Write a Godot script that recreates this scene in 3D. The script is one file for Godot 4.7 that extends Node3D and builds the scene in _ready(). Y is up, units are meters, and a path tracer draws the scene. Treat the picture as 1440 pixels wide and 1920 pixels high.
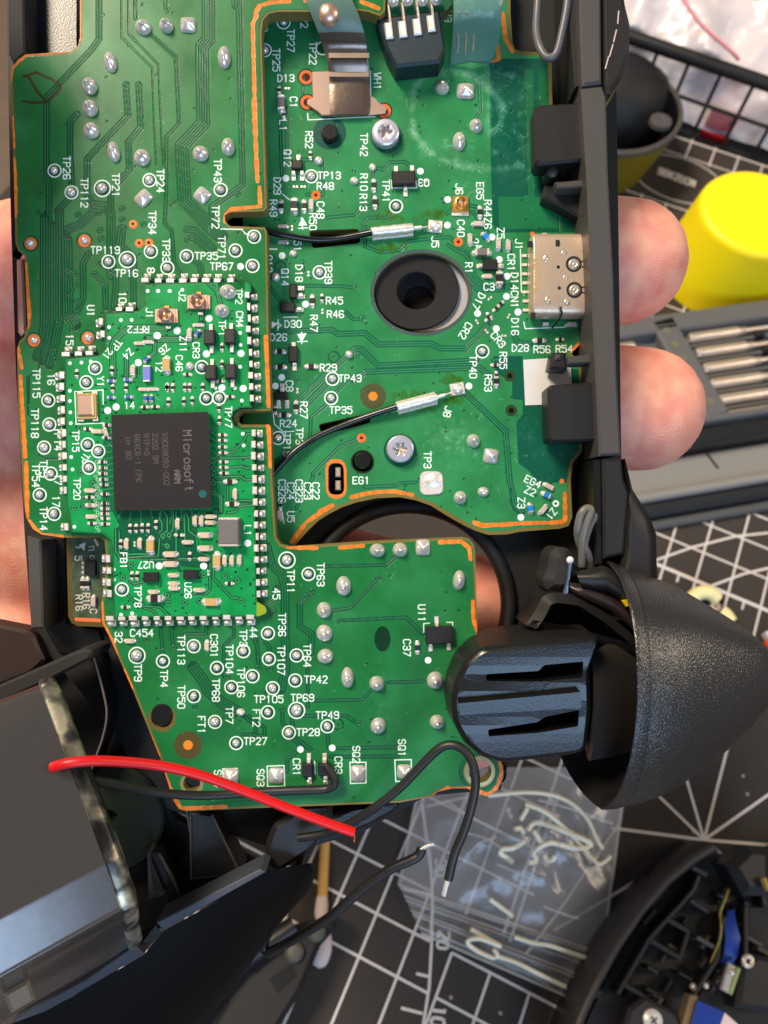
extends Node3D
# A hand-held game controller, opened up: two green boards in a black shell, over a cutting mat.
# Lengths in metres. Held things are laid out in the frame of the board (HELD): x right, y out of the board, z down the board.
const FOCAL := 1400.0
const REACH := 0.082
const CAM_UP := 0.2076
var CB := Basis()
var CP := Vector3(0, CAM_UP, 0)
var HELD := Transform3D()
var offs := {}
var used := {}
var rng := RandomNumberGenerator.new()
var MT := {}

# ---------- places measured on the things ----------
func P(x: float, y: float, h := 0.0) -> Vector3:      # a point h mm above the board plane
	var k := (REACH - h * 0.001) / FOCAL
	return Vector3((x - 720.0) * k, h * 0.001, (y - 960.0) * k)
func PV(v: Vector2, h := 0.0) -> Vector3:
	return P(v.x, v.y, h)
func M(x: float, y: float, h := 0.0) -> Vector3:      # a point h mm above the mat
	var d := CB * Vector3((x - 720.0) / FOCAL, -(y - 960.0) / FOCAL, -1.0)
	return CP + d * ((h * 0.001 - CP.y) / d.y)
const GO := Vector3(-0.0067334, -0.0864125, -0.1886502)
const GU := Vector3(0.0090794, -0.0039232, 0.0014743)
const GV := Vector3(-0.0041716, -0.0081216, 0.0040790)
func G(i: float, j: float, h := 0.0) -> Vector3:      # a point of the mat's own centimetre grid
	var p := CP + CB * (GO + GU * i + GV * j)
	return Vector3(p.x, h * 0.001, p.z)
const TILE := {"A": [0, 0, 2.769], "B": [460, 0, 2.769], "C": [920, 0, 2.769], "D": [0, 440, 2.769], "E": [460, 440, 2.769], "F": [920, 440, 2.769],
	"G": [0, 900, 2.769], "H": [460, 900, 2.769], "I": [920, 900, 2.769], "J": [0, 1400, 2.769], "K": [460, 1400, 2.769], "L": [920, 1400, 2.769],
	"M": [100, 500, 6.0], "N": [280, 500, 6.0], "O": [100, 720, 6.0], "P": [280, 720, 6.0], "Q": [100, 940, 6.0], "R": [280, 940, 6.0],
	"S": [840, 340, 5.538], "T": [840, 560, 5.538], "U": [840, 800, 5.538], "V": [480, 360, 5.538], "W": [480, 600, 5.538], "X": [480, 100, 5.538], "Z": [0, 0, 1.0]}
func Q(t: String, x: float, y: float) -> Vector2:
	var d: Array = TILE[t]
	return Vector2(d[0] + x / d[2], d[1] + y / d[2])
func pts(t: String) -> PackedVector2Array:            # "A x y x y ..." read from one measuring sheet
	var w := t.split(" ", false)
	var out := PackedVector2Array()
	var k := 1
	while k + 1 < w.size():
		out.append(Q(w[0], w[k].to_float(), w[k + 1].to_float()))
		k += 2
	return out

# ---------- mesh building ----------
class Surf:
	var v := PackedVector3Array()
	var n := PackedVector3Array()
	var u := PackedVector2Array()
class MB:
	var d := {}
	func sf(m) -> Surf:
		if not d.has(m):
			d[m] = Surf.new()
		return d[m]
	func tri(m, a: Vector3, b: Vector3, c: Vector3, na: Vector3, nb: Vector3, nc: Vector3, ua := Vector2.ZERO, ub := Vector2.ZERO, uc := Vector2.ZERO) -> void:
		var s := sf(m)
		if (b - a).cross(c - a).dot(na + nb + nc) > 0.0:
			s.v.append(a); s.v.append(c); s.v.append(b)
			s.n.append(na); s.n.append(nc); s.n.append(nb)
			s.u.append(ua); s.u.append(uc); s.u.append(ub)
		else:
			s.v.append(a); s.v.append(b); s.v.append(c)
			s.n.append(na); s.n.append(nb); s.n.append(nc)
			s.u.append(ua); s.u.append(ub); s.u.append(uc)
	func flat(m, a: Vector3, b: Vector3, c: Vector3, hint: Vector3, ua := Vector2.ZERO, ub := Vector2.ZERO, uc := Vector2.ZERO) -> void:
		var g := (b - a).cross(c - a)
		if g.length_squared() < 1e-24:
			return
		g = g.normalized()
		if g.dot(hint) < 0.0:
			g = -g
		tri(m, a, b, c, g, g, g, ua, ub, uc)
	func quad(m, a: Vector3, b: Vector3, c: Vector3, e: Vector3, hint: Vector3) -> void:
		flat(m, a, b, c, hint, Vector2(0, 0), Vector2(1, 0), Vector2(1, 1))
		flat(m, a, c, e, hint, Vector2(0, 0), Vector2(1, 1), Vector2(0, 1))
	# a skin over rings of equal size, smooth
	func loft(m, rings: Array, closed := true, caps := true, flip := false) -> void:
		var R := rings.size()
		var N: int = rings[0].size()
		var nor := []
		var sgn := 0.0
		for i in R:
			var row := PackedVector3Array()
			var cen := Vector3.ZERO
			for p in rings[i]:
				cen += p
			cen /= N
			for j in N:
				var j0 := posmod(j - 1, N) if closed else maxi(j - 1, 0)
				var j1 := posmod(j + 1, N) if closed else mini(j + 1, N - 1)
				var t1: Vector3 = rings[i][j1] - rings[i][j0]
				var t2: Vector3 = rings[mini(i + 1, R - 1)][j] - rings[maxi(i - 1, 0)][j]
				if t1.length() < 1e-9:
					t1 = rings[mini(i + 1, R - 1)][j1] - rings[mini(i + 1, R - 1)][j0] + rings[maxi(i - 1, 0)][j1] - rings[maxi(i - 1, 0)][j0]
				var g := t1.cross(t2)
				g = g.normalized() if g.length_squared() > 1e-30 else Vector3.UP
				sgn += g.dot((rings[i][j] - cen).normalized())
				row.append(g)
			nor.append(row)
		var f := 1.0 if sgn >= 0.0 else -1.0
		if flip:
			f = -f
		for i in R - 1:
			for j in (N if closed else N - 1):
				var k := (j + 1) % N
				var ua := Vector2(float(j) / N, float(i) / (R - 1))
				var ub := Vector2(float(j + 1) / N, float(i) / (R - 1))
				var uc := Vector2(float(j + 1) / N, float(i + 1) / (R - 1))
				var ud := Vector2(float(j) / N, float(i + 1) / (R - 1))
				tri(m, rings[i][j], rings[i][k], rings[i + 1][k], nor[i][j] * f, nor[i][k] * f, nor[i + 1][k] * f, ua, ub, uc)
				tri(m, rings[i][j], rings[i + 1][k], rings[i + 1][j], nor[i][j] * f, nor[i + 1][k] * f, nor[i + 1][j] * f, ua, uc, ud)
		if caps and closed and R > 1:
			for e in [[0, 1], [R - 1, R - 2]]:
				var c := Vector3.ZERO
				var o := Vector3.ZERO
				for j in N:
					c += rings[e[0]][j] / N
					o += rings[e[1]][j] / N
				for j in N:
					flat(m, c, rings[e[0]][j], rings[e[0]][(j + 1) % N], c - o)
	func tube(m, path: Array, r, seg := 8, caps := true) -> void:
		var rings := []
		var side := Vector3.ZERO
		for i in path.size():
			var t: Vector3 = (path[mini(i + 1, path.size() - 1)] - path[maxi(i - 1, 0)]).normalized()
			if side == Vector3.ZERO:
				side = t.cross(Vector3(0.13, 0.9, 0.41)).normalized()
			side = (side - t * side.dot(t)).normalized()
			var up := t.cross(side)
			var rr: float = r[i] if r is Array else r
			var row := PackedVector3Array()
			for j in seg:
				var a := TAU * j / seg
				row.append(path[i] + (side * cos(a) + up * sin(a)) * rr)
			rings.append(row)
		loft(m, rings, true, caps)
	# machined round part: hard edges between bands, smooth around. profile: Vector2(radius, height)
	func lathe(m, xf: Transform3D, prof: Array, seg := 24, squash := 1.0) -> void:
		for i in prof.size() - 1:
			var a: Vector2 = prof[i]
			var b: Vector2 = prof[i + 1]
			var t := b - a
			var nn := Vector2(t.y, -t.x).normalized()
			for j in seg:
				var c0 := Vector2.from_angle(TAU * j / seg)
				var c1 := Vector2.from_angle(TAU * (j + 1) / seg)
				var q := []
				for e in [[a, c0], [a, c1], [b, c1], [b, c0]]:
					q.append(xf * Vector3(e[0].x * e[1].x, e[0].y, e[0].x * e[1].y * squash))
				var n0 := (xf.basis * Vector3(nn.x * c0.x, nn.y, nn.x * c0.y)).normalized()
				var n1 := (xf.basis * Vector3(nn.x * c1.x, nn.y, nn.x * c1.y)).normalized()
				tri(m, q[0], q[1], q[2], n0, n1, n1)
				tri(m, q[0], q[2], q[3], n0, n1, n0)
	func dome(m, xf: Transform3D, prof: Array, seg := 16) -> void:
		var rings := []
		for p in prof:
			var row := PackedVector3Array()
			for j in seg:
				var c := Vector2.from_angle(TAU * j / seg)
				row.append(xf * Vector3(p.x * c.x, p.y, p.x * c.y))
			rings.append(row)
		loft(m, rings, true, false)
	# an upright slab of polygon outline poly (x, z), chamfered on top
	func prism(mt, ms, poly: PackedVector2Array, y1: float, y0: float, bev := 0.0, bottom := true) -> void:
		var N := poly.size()
		var top := MB.inset(poly, bev) if bev > 0.0 else poly
		var cen := Vector2.ZERO
		for p in poly:
			cen += p / N
		var ids := Geometry2D.triangulate_polygon(top)
		var k := 0
		while k + 2 < ids.size():
			flat(mt, MB.v3(top[ids[k]], y1), MB.v3(top[ids[k + 1]], y1), MB.v3(top[ids[k + 2]], y1), Vector3.UP)
			if bottom:
				flat(ms, MB.v3(poly[ids[k]], y0), MB.v3(poly[ids[k + 1]], y0), MB.v3(poly[ids[k + 2]], y0), Vector3.DOWN)
			k += 3
		var cw := Geometry2D.is_polygon_clockwise(poly)
		for i in N:
			var a := poly[i]
			var b := poly[(i + 1) % N]
			var e := b - a
			var o := Vector3(e.y, 0, -e.x) * (-1.0 if cw else 1.0)
			if bev > 0.0:
				quad(ms, MB.v3(a, y1 - bev), MB.v3(b, y1 - bev), MB.v3(top[(i + 1) % N], y1), MB.v3(top[i], y1), o + Vector3.UP * 0.01)
			quad(ms, MB.v3(a, y0), MB.v3(b, y0), MB.v3(b, y1 - bev), MB.v3(a, y1 - bev), o)
	func box(m, xf: Transform3D, s: Vector3, bev := 0.0) -> void:   # s: full size, base at y = 0
		var r := MB.new()
		r.prism(m, m, PackedVector2Array([Vector2(-s.x, -s.z) / 2, Vector2(s.x, -s.z) / 2, Vector2(s.x, s.z) / 2, Vector2(-s.x, s.z) / 2]), s.y, 0.0, bev)
		add(r, xf)
	func add(o: MB, xf: Transform3D) -> void:
		for m in o.d:
			var s := sf(m)
			var f: Surf = o.d[m]
			for i in f.v.size():
				s.v.append(xf * f.v[i])
				s.n.append((xf.basis * f.n[i]).normalized())
				s.u.append(f.u[i])
	static func v3(p: Vector2, y: float) -> Vector3:
		return Vector3(p.x, y, p.y)
	static func inset(poly: PackedVector2Array, dd: float) -> PackedVector2Array:
		var out := PackedVector2Array()
		var N := poly.size()
		var f := 1.0 if Geometry2D.is_polygon_clockwise(poly) else -1.0
		for i in N:
			var e0 := (poly[i] - poly[posmod(i - 1, N)]).normalized()
			var e1 := (poly[(i + 1) % N] - poly[i]).normalized()
			var n0 := Vector2(-e0.y, e0.x) * -f
			var n1 := Vector2(-e1.y, e1.x) * -f
			var b := (n0 + n1)
			b = b / maxf(b.length_squared() / 2.0, 0.4)
			out.append(poly[i] + b * dd)
		return out
	func mesh(off := Vector3.ZERO) -> ArrayMesh:
		var am := ArrayMesh.new()
		for m in d:
			var s: Surf = d[m]
			if s.v.size() == 0:
				continue
			if off != Vector3.ZERO:
				for i in s.v.size():
					s.v[i] -= off
			var a := []
			a.resize(Mesh.ARRAY_MAX)
			a[Mesh.ARRAY_VERTEX] = s.v
			a[Mesh.ARRAY_NORMAL] = s.n
			a[Mesh.ARRAY_TEX_UV] = s.u
			am.add_surface_from_arrays(Mesh.PRIMITIVE_TRIANGLES, a)
			am.surface_set_material(am.get_surface_count() - 1, m)
		return am

# ---------- things and parts ----------
func numbered(called: String) -> String:
	var k: int = used.get(called, 0)
	used[called] = k + 1
	return called if k == 0 else "%s_%03d" % [called, k]
func thing(called: String, label: String, category: String, base := Vector3.ZERO, held := true, group := "") -> Node3D:
	var o := Node3D.new()
	o.name = numbered(called)
	o.transform = HELD * Transform3D(Basis(), base) if held else Transform3D(Basis(), base)
	add_child(o)
	offs[o] = base
	o.set_meta("label", label)
	o.set_meta("category", category)
	if group:
		o.set_meta("group", group)
	return o
func obj(called: String, mb: MB, parent: Node3D, root: Node3D = null) -> MeshInstance3D:
	var o := MeshInstance3D.new()
	o.name = called
	var r := root if root else parent
	o.mesh = mb.mesh(offs.get(r, Vector3.ZERO))
	parent.add_child(o, true)
	return o
func put(called: String, mesh: Mesh, xf: Transform3D, parent: Node3D, root: Node3D) -> MeshInstance3D:
	var o := MeshInstance3D.new()
	o.name = called
	o.mesh = mesh
	o.transform = Transform3D(xf.basis, xf.origin - offs.get(root, Vector3.ZERO))
	parent.add_child(o, true)
	return o
func mat(c: Color, rough := 0.5, metal := 0.0, bump: Texture2D = null, bscale := 1.0, bsize := 40.0) -> StandardMaterial3D:
	var m := StandardMaterial3D.new()
	m.albedo_color = c
	m.roughness = rough
	m.metallic = metal
	if bump:
		m.normal_enabled = true
		m.normal_texture = bump
		m.normal_scale = bscale
		m.uv1_triplanar = true
		m.uv1_scale = Vector3.ONE * bsize
	return m
func noise_tex(freq: float, seed_: int, normal: bool, strength := 4.0, oct := 4) -> NoiseTexture2D:
	var n := FastNoiseLite.new()
	n.seed = seed_
	n.frequency = freq
	n.fractal_octaves = oct
	var t := NoiseTexture2D.new()
	t.width = 512
	t.height = 512
	t.seamless = true
	t.noise = n
	t.as_normal_map = normal
	t.bump_strength = strength
	return t
func flatpoly(a: PackedVector2Array, h: float) -> PackedVector2Array:   # sheet outline to metres at height h
	var out := PackedVector2Array()
	for p in a:
		var q := PV(p, h)
		out.append(Vector2(q.x, q.z))
	return out
func ellipse(c: Vector2, rx: float, ry: float, n := 40) -> PackedVector2Array:
	var out := PackedVector2Array()
	for i in n:
		out.append(c + Vector2(cos(TAU * i / n) * rx, sin(TAU * i / n) * ry))
	return out
func resample(a: PackedVector2Array, step: float) -> PackedVector2Array:
	var out := PackedVector2Array()
	for i in a.size():
		var p := a[i]
		var q := a[(i + 1) % a.size()]
		var n := maxi(1, int(ceil(p.distance_to(q) / step)))
		for k in n:
			out.append(p.lerp(q, float(k) / n))
	return out
func smooth(a: Array, n := 6) -> Array:                # Catmull-Rom through 3D points
	var out := []
	for i in a.size() - 1:
		var p0: Vector3 = a[maxi(i - 1, 0)]
		var p3: Vector3 = a[mini(i + 2, a.size() - 1)]
		for k in n:
			out.append(a[i].cubic_interpolate(a[i + 1], p0, p3, float(k) / n))
	out.append(a[-1])
	return out
func round_poly(a: PackedVector2Array, r: float) -> PackedVector2Array:  # rounds the corners of an outline
	var out := PackedVector2Array()
	var N := a.size()
	for i in N:
		var p := a[i]
		var d0 := a[posmod(i - 1, N)] - p
		var d1 := a[(i + 1) % N] - p
		var rr := minf(r, minf(d0.length(), d1.length()) * 0.45)
		if absf(d0.normalized().cross(d1.normalized())) < 0.15:
			out.append(p)
			continue
		var s := p + d0.normalized() * rr
		var e := p + d1.normalized() * rr
		for k in 5:
			var t := k / 4.0
			out.append(s.lerp(p, t).lerp(p.lerp(e, t), t))
	return out
# a plate with holes: outline and holes in sheet units
func plate(mb: MB, mt, ms, outer: PackedVector2Array, holes: Array, h1: float, h0: float, pic = null) -> void:
	var o := resample(outer, 9.0)
	var all := PackedVector2Array(o)
	var hs := []
	for hh in holes:
		var r := resample(hh, 5.0)
		hs.append(r)
		all.append_array(r)
	var lo := o[0]
	var hi := o[0]
	for p in o:
		lo = lo.min(p)
		hi = hi.max(p)
	var step := 40.0
	var y := lo.y + 20.0
	while y < hi.y:
		var x := lo.x + 20.0
		while x < hi.x:
			all.append(Vector2(x + sin(y) * 3.0, y + cos(x) * 3.0))
			x += step
		y += step
	var ids := Geometry2D.triangulate_delaunay(all)
	var k := 0
	while k + 2 < ids.size():
		var a := all[ids[k]]
		var b := all[ids[k + 1]]
		var c := all[ids[k + 2]]
		k += 3
		var g := (a + b + c) / 3.0
		if not Geometry2D.is_point_in_polygon(g, o):
			continue
		var inh := false
		for r in hs:
			if Geometry2D.is_point_in_polygon(g, r):
				inh = true
		if inh:
			continue
		if pic:
			mb.flat(mt, PV(a, h1), PV(b, h1), PV(c, h1), Vector3.UP, pic.uv(a), pic.uv(b), pic.uv(c))
		else:
			mb.flat(mt, PV(a, h1), PV(b, h1), PV(c, h1), Vector3.UP, a / 400.0, b / 400.0, c / 400.0)
		var dn := Vector3(0, (h0 - h1) * 0.001, 0)
		mb.flat(ms, PV(a, h1) + dn, PV(b, h1) + dn, PV(c, h1) + dn, Vector3.DOWN)
	for r in [o] + hs:
		var cw := Geometry2D.is_polygon_clockwise(r)
		var f := 1.0 if cw else -1.0
		if r != o:
			f = -f
		for i in r.size():
			var a := PV(r[i], h1)
			var b := PV(r[(i + 1) % r.size()], h1)
			var e := b - a
			var dn := Vector3(0, (h0 - h1) * 0.001, 0)
			mb.quad(ms, a, b, b + dn, a + dn, Vector3(-e.z, 0, e.x) * f)

# ---------- painted surfaces: flat print and copper pattern ----------
class Pic:
	var im: Image
	var hm: Image
	var o: Vector2
	var s: float
	var w: int
	var h: int
	func _init(x: float, y: float, ww: float, hh: float, sc: float, c: Color) -> void:
		o = Vector2(x, y)
		s = sc
		w = int(ww * sc)
		h = int(hh * sc)
		im = Image.create(w, h, false, Image.FORMAT_RGBA8)
		im.fill(c)
		hm = Image.create(w, h, false, Image.FORMAT_RGBA8)
		hm.fill(Color(0.6, 0.6, 0.6))
	func uv(p: Vector2) -> Vector2:
		return Vector2((p.x - o.x) * s / w, (p.y - o.y) * s / h)
	func dab(x: int, y: int, a: float, c: Color, hv: float) -> void:
		var q := im.get_pixel(x, y)
		im.set_pixel(x, y, Color(q.r + (c.r - q.r) * a, q.g + (c.g - q.g) * a, q.b + (c.b - q.b) * a, 1.0))
		if hv >= 0.0:
			var g := hm.get_pixel(x, y).r
			g += (hv - g) * a
			hm.set_pixel(x, y, Color(g, g, g, 1.0))
	func line(p0: Vector2, q0: Vector2, hw0: float, c: Color, hv := -1.0) -> void:
		var p := (p0 - o) * s
		var q := (q0 - o) * s
		var hw := hw0 * s
		var e := q - p
		var L2 := maxf(e.length_squared(), 1e-6)
		var alongx := absf(e.x) >= absf(e.y)
		var L := sqrt(L2)
		var ext := (hw + 1.0) * L / maxf(absf(e.x) if alongx else absf(e.y), 1e-3) if L > 0.5 else hw + 1.0
		var a0: float = (minf(p.x, q.x) if alongx else minf(p.y, q.y)) - hw - 1.0
		var a1: float = (maxf(p.x, q.x) if alongx else maxf(p.y, q.y)) + hw + 1.0
		for a in range(int(floor(a0)), int(ceil(a1)) + 1):
			if a < 0 or a >= (w if alongx else h):
				continue
			var t := 0.0
			if L > 0.5:
				t = clampf((a - p.x) / e.x if alongx else (a - p.y) / e.y, 0.0, 1.0)
			var mid: float = p.y + e.y * t if alongx else p.x + e.x * t
			for b in range(int(floor(mid - ext)), int(ceil(mid + ext)) + 1):
				if b < 0 or b >= (h if alongx else w):
					continue
				var v := Vector2(a, b) if alongx else Vector2(b, a)
				var tt := clampf((v - p).dot(e) / L2, 0.0, 1.0)
				var al := clampf(hw - v.distance_to(p + e * tt) + 0.5, 0.0, 1.0) * c.a
				if al > 0.004:
					dab(int(v.x), int(v.y), al, c, hv)
	func poly(a: PackedVector2Array, hw: float, c: Color, hv := -1.0) -> void:
		for i in a.size() - 1:
			line(a[i], a[i + 1], hw, c, hv)
	func ring(c0: Vector2, r0: float, hw0: float, c: Color, hv := -1.0) -> void:   # hw0 = r0: a disc
		var m := (c0 - o) * s
		var r := r0 * s
		var hw := hw0 * s
		var e := int(ceil(r + hw + 1.0))
		for y in range(maxi(0, int(m.y) - e), mini(h, int(m.y) + e + 1)):
			for x in range(maxi(0, int(m.x) - e), mini(w, int(m.x) + e + 1)):
				var al := clampf(hw - absf(Vector2(x, y).distance_to(m) - r) + 0.5, 0.0, 1.0) * c.a
				if al > 0.004:
					dab(x, y, al, c, hv)
	func disc(c0: Vector2, r: float, c: Color, hv := -1.0) -> void:
		ring(c0, r / 2.0, r / 2.0, c, hv)
	func fill(a: PackedVector2Array, c: Color, hv := -1.0) -> void:
		var b := PackedVector2Array()
		for p in a:
			b.append((p - o) * s)
		var y0 := h
		var y1 := 0
		for p in b:
			y0 = mini(y0, int(floor(p.y)))
			y1 = maxi(y1, int(ceil(p.y)))
		for y in range(maxi(y0, 0), mini(y1, h)):
			var xs := []
			for i in b.size():
				var p := b[i]
				var q := b[(i + 1) % b.size()]
				if (p.y <= y + 0.5) != (q.y <= y + 0.5):
					xs.append(p.x + (q.x - p.x) * (y + 0.5 - p.y) / (q.y - p.y))
			xs.sort()
			var k := 0
			while k + 1 < xs.size():
				for x in range(maxi(0, int(round(xs[k]))), mini(w, int(round(xs[k + 1])))):
					dab(x, y, c.a, c, hv)
				k += 2
	func mottle(freq: float, seed_: int, amount: float) -> void:   # uneven tone of the lacquer
		var n := FastNoiseLite.new()
		n.seed = seed_
		n.frequency = freq
		n.fractal_octaves = 4
		var g := n.get_image(w / 4, h / 4)
		g.convert(Image.FORMAT_L8)
		var b := g.get_data()
		var out := PackedByteArray()
		out.resize(b.size() * 4)
		for i in b.size():
			var v := b[i] / 255.0 - 0.5
			var l := 255 if v > 0.0 else 0
			out[i * 4] = int(l * 0.55)
			out[i * 4 + 1] = int(l * 0.85)
			out[i * 4 + 2] = int(l * 0.7)
			out[i * 4 + 3] = int(clampf(absf(v) * 2.0 * amount, 0.0, 1.0) * 255)
		var o2 := Image.create_from_data(w / 4, h / 4, false, Image.FORMAT_RGBA8, out)
		o2.resize(w, h, Image.INTERPOLATE_CUBIC)
		im.blend_rect(o2, Rect2i(0, 0, w, h), Vector2i.ZERO)
	func material(rough: float, bump := 2.0, sheen: Texture2D = null) -> StandardMaterial3D:
		var m := StandardMaterial3D.new()
		m.albedo_texture = ImageTexture.create_from_image(im)
		m.roughness = rough
		m.metallic_specular = 0.36
		if sheen:
			m.roughness_texture = sheen
			m.roughness_texture_channel = BaseMaterial3D.TEXTURE_CHANNEL_RED
		if bump > 0.0:
			hm.bump_map_to_normal_map(bump)
			m.normal_enabled = true
			m.normal_texture = ImageTexture.create_from_image(hm)
			m.normal_scale = 1.0
		return m
const GLYPH := {"A": "06 02 20 42 46|04 44", "B": "06 00 30 41 42 33 03|33 44 45 36 06", "C": "41 30 10 01 05 16 36 45", "D": "00 06 26 44 42 20 00", "E": "40 00 06 46|03 33", "F": "40 00 06|03 33",
	"G": "41 30 10 01 05 16 36 45 43 23", "H": "00 06|40 46|03 43", "I": "20 26", "J": "40 45 36 16 05", "K": "00 06|40 03 46", "L": "00 06 46", "M": "06 00 23 40 46", "N": "06 00 46 40",
	"O": "10 01 05 16 36 45 41 30 10", "P": "06 00 30 41 42 33 03", "Q": "10 01 05 16 36 45 41 30 10|24 46", "R": "06 00 30 41 42 33 03|23 46", "S": "41 30 10 01 02 13 33 44 45 36 16 05",
	"T": "00 40|20 26", "U": "00 05 16 36 45 40", "V": "00 26 40", "W": "00 16 23 36 40", "X": "00 46|40 06", "Y": "00 23 40|23 26", "Z": "00 40 06 46",
	"0": "10 01 05 16 36 45 41 30 10", "1": "11 20 26", "2": "01 10 30 41 42 06 46", "3": "01 10 30 41 42 33 13|33 44 45 36 16 05", "4": "36 30 04 44", "5": "40 00 02 32 43 45 36 16 05",
	"6": "41 30 10 01 05 16 36 45 44 33 13 04", "7": "00 40 16", "8": "10 01 02 13 33 42 41 30 10|13 04 05 16 36 45 44 33", "9": "42 33 13 02 01 10 30 41 45 36 16 05", "+": "21 25|03 43", "-": "13 33",
	"i": "22 26|20 21", "c": "43 32 12 03 05 16 36 45", "r": "02 06|04 13 32", "o": "12 03 05 16 36 45 43 32 12", "s": "43 32 12 03 34 45 36 16 05", "f": "30 20 11 16|02 32", "t": "20 25 36|12 32"}
static func strokes(text: String, c: Vector2, ang: float, size: float) -> Array:   # lines of a drawn lettering, size = capital height
	var out := []
	var ax := Vector2.from_angle(deg_to_rad(ang))
	var ay := Vector2(-ax.y, ax.x)
	var u := size / 6.0
	var adv := u * 5.25
	for i in text.length():
		var g: String = GLYPH.get(text[i], "")
		var x0 := (i - (text.length() - 1) / 2.0) * adv - u * 1.85
		for st in g.split("|", false):
			var l := PackedVector2Array()
			for w in st.split(" ", false):
				l.append(c + ax * (x0 + w.substr(0, 1).to_float() * u * 0.93) + ay * (w.substr(1, 1).to_float() - 3.0) * u)
			out.append(l)
	return out
func lettering(pic: Pic, data: String, col: Color, size := 13.0, hw := 1.08) -> void:   # "A text x y angle;"
	for e in data.split(";", false):
		var w := e.strip_edges().split(" ", false)
		if w.size() < 4:
			continue
		var a := w[4].to_float() if w.size() > 4 else 90.0
		for l in strokes(w[1], Q(w[0], w[2].to_float(), w[3].to_float()), a, size):
			pic.poly(l, hw, col, 0.75)
func offset_line(a: PackedVector2Array, d: float) -> PackedVector2Array:
	var out := PackedVector2Array()
	for i in a.size():
		var e0 := (a[i] - a[maxi(i - 1, 0)]).normalized() if i > 0 else (a[1] - a[0]).normalized()
		var e1 := (a[mini(i + 1, a.size() - 1)] - a[i]).normalized() if i < a.size() - 1 else e0
		var b := Vector2(-e0.y, e0.x) + Vector2(-e1.y, e1.x)
		out.append(a[i] + b / maxf(b.length_squared() / 2.0, 0.5) * d)
	return out
func traces(pic: Pic, data: String, gap: Color, lit: Color, pitch := 4.7) -> void:   # "n A x y x y ...;" n copper lines side by side, 0: one parting line, v: a via, r: a pad ring
	for e in data.split(";", false):
		var s := e.strip_edges()
		if s.length() < 5:
			continue
		var kind := s.substr(0, s.find(" "))
		var a := pts(s.substr(s.find(" ") + 1))
		if kind == "v":
			for p in a:
				pic.disc(p, 6.0, gap, 0.25)
				pic.ring(p, 3.4, 1.3, lit, 0.7)
				pic.disc(p, 1.6, gap * 0.6, 0.1)
			continue
		if kind == "r":
			for p in a:
				pic.ring(p, 10.0, 1.5, gap, 0.25)
				pic.disc(p, 2.0, gap * 0.6, 0.1)
			continue
		var n := kind.to_int()
		if n == 0:
			pic.poly(a, 1.5, gap, 0.25)
			continue
		pic.poly(a, n * pitch / 2.0 + 1.3, gap, 0.25)
		for i in n:
			pic.poly(offset_line(a, (i - (n - 1) / 2.0) * pitch), 1.25, lit, 0.7)

# ---------- the whole ----------
func _ready() -> void:
	rng.seed = 7
	var yw := Vector3(0.0402920, 0.431845, 0.9010474).normalized()
	var xw := (Vector3(1, 0, 0) - yw * yw.x).normalized()
	var zw := xw.cross(yw)
	CB = Basis(xw, yw, zw).transposed()
	HELD = Transform3D(Basis(CB.x, CB.z, -CB.y), CP - CB.z * REACH)
	var cam := Camera3D.new()
	cam.name = "camera"
	cam.transform = Transform3D(CB, CP)
	var at := CameraAttributesPhysical.new()
	at.frustum_focal_length = 35.0 / (2.0 * 960.0 / FOCAL)
	at.frustum_focus_distance = 0.083
	at.exposure_aperture = 40.0
	at.frustum_near = 0.01
	at.frustum_far = 8.0
	cam.attributes = at
	cam.fov = rad_to_deg(2.0 * atan(960.0 / FOCAL))
	cam.near = 0.01
	cam.far = 8.0
	add_child(cam)
	var env := Environment.new()
	env.background_mode = Environment.BG_COLOR
	env.background_color = Color(0.42, 0.425, 0.435)
	env.tonemap_mode = Environment.TONE_MAPPER_LINEAR
	env.tonemap_exposure = 1.2
	env.sdfgi_enabled = true
	env.ssao_enabled = true
	env.ssil_enabled = true
	var we := WorldEnvironment.new()
	we.name = "room_air"
	we.environment = env
	add_child(we)
	# a warm room lamp up and away to the left, a cool window behind the worker
	lamp("ceiling_lamp", HELD * Vector3(-0.54, 0.80, -0.76), Color(1.0, 0.93, 0.83), 2.0, Vector2(0.44, 0.34))
	lamp("window_light", HELD * Vector3(0.18, 0.72, 0.56), Color(0.68, 0.83, 1.0), 0.44, Vector2(0.62, 0.40))
	lamp("desk_lamp", HELD * Vector3(0.72, 0.44, -0.22), Color(1.0, 0.92, 0.82), 0.19, Vector2(0.26, 0.20))
	materials()
	build_table()
	build_main_board()
	build_module()
	build_lower_board()
	build_small_board()
	build_shell()
	build_trigger()
	build_motor()
	build_wires()
	build_hand()
	build_background()
func lamp(called: String, where: Vector3, c: Color, e: float, size: Vector2) -> void:
	var l := AreaLight3D.new()
	l.name = called
	l.light_color = c
	l.light_energy = e
	l.area_size = size
	l.area_range = 4.0
	l.area_attenuation = 2.0
	l.shadow_enabled = true
	l.transform = Transform3D(Basis.looking_at(HELD.origin - where, Vector3(0, 1, 0.01)), where)
	add_child(l)
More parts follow.
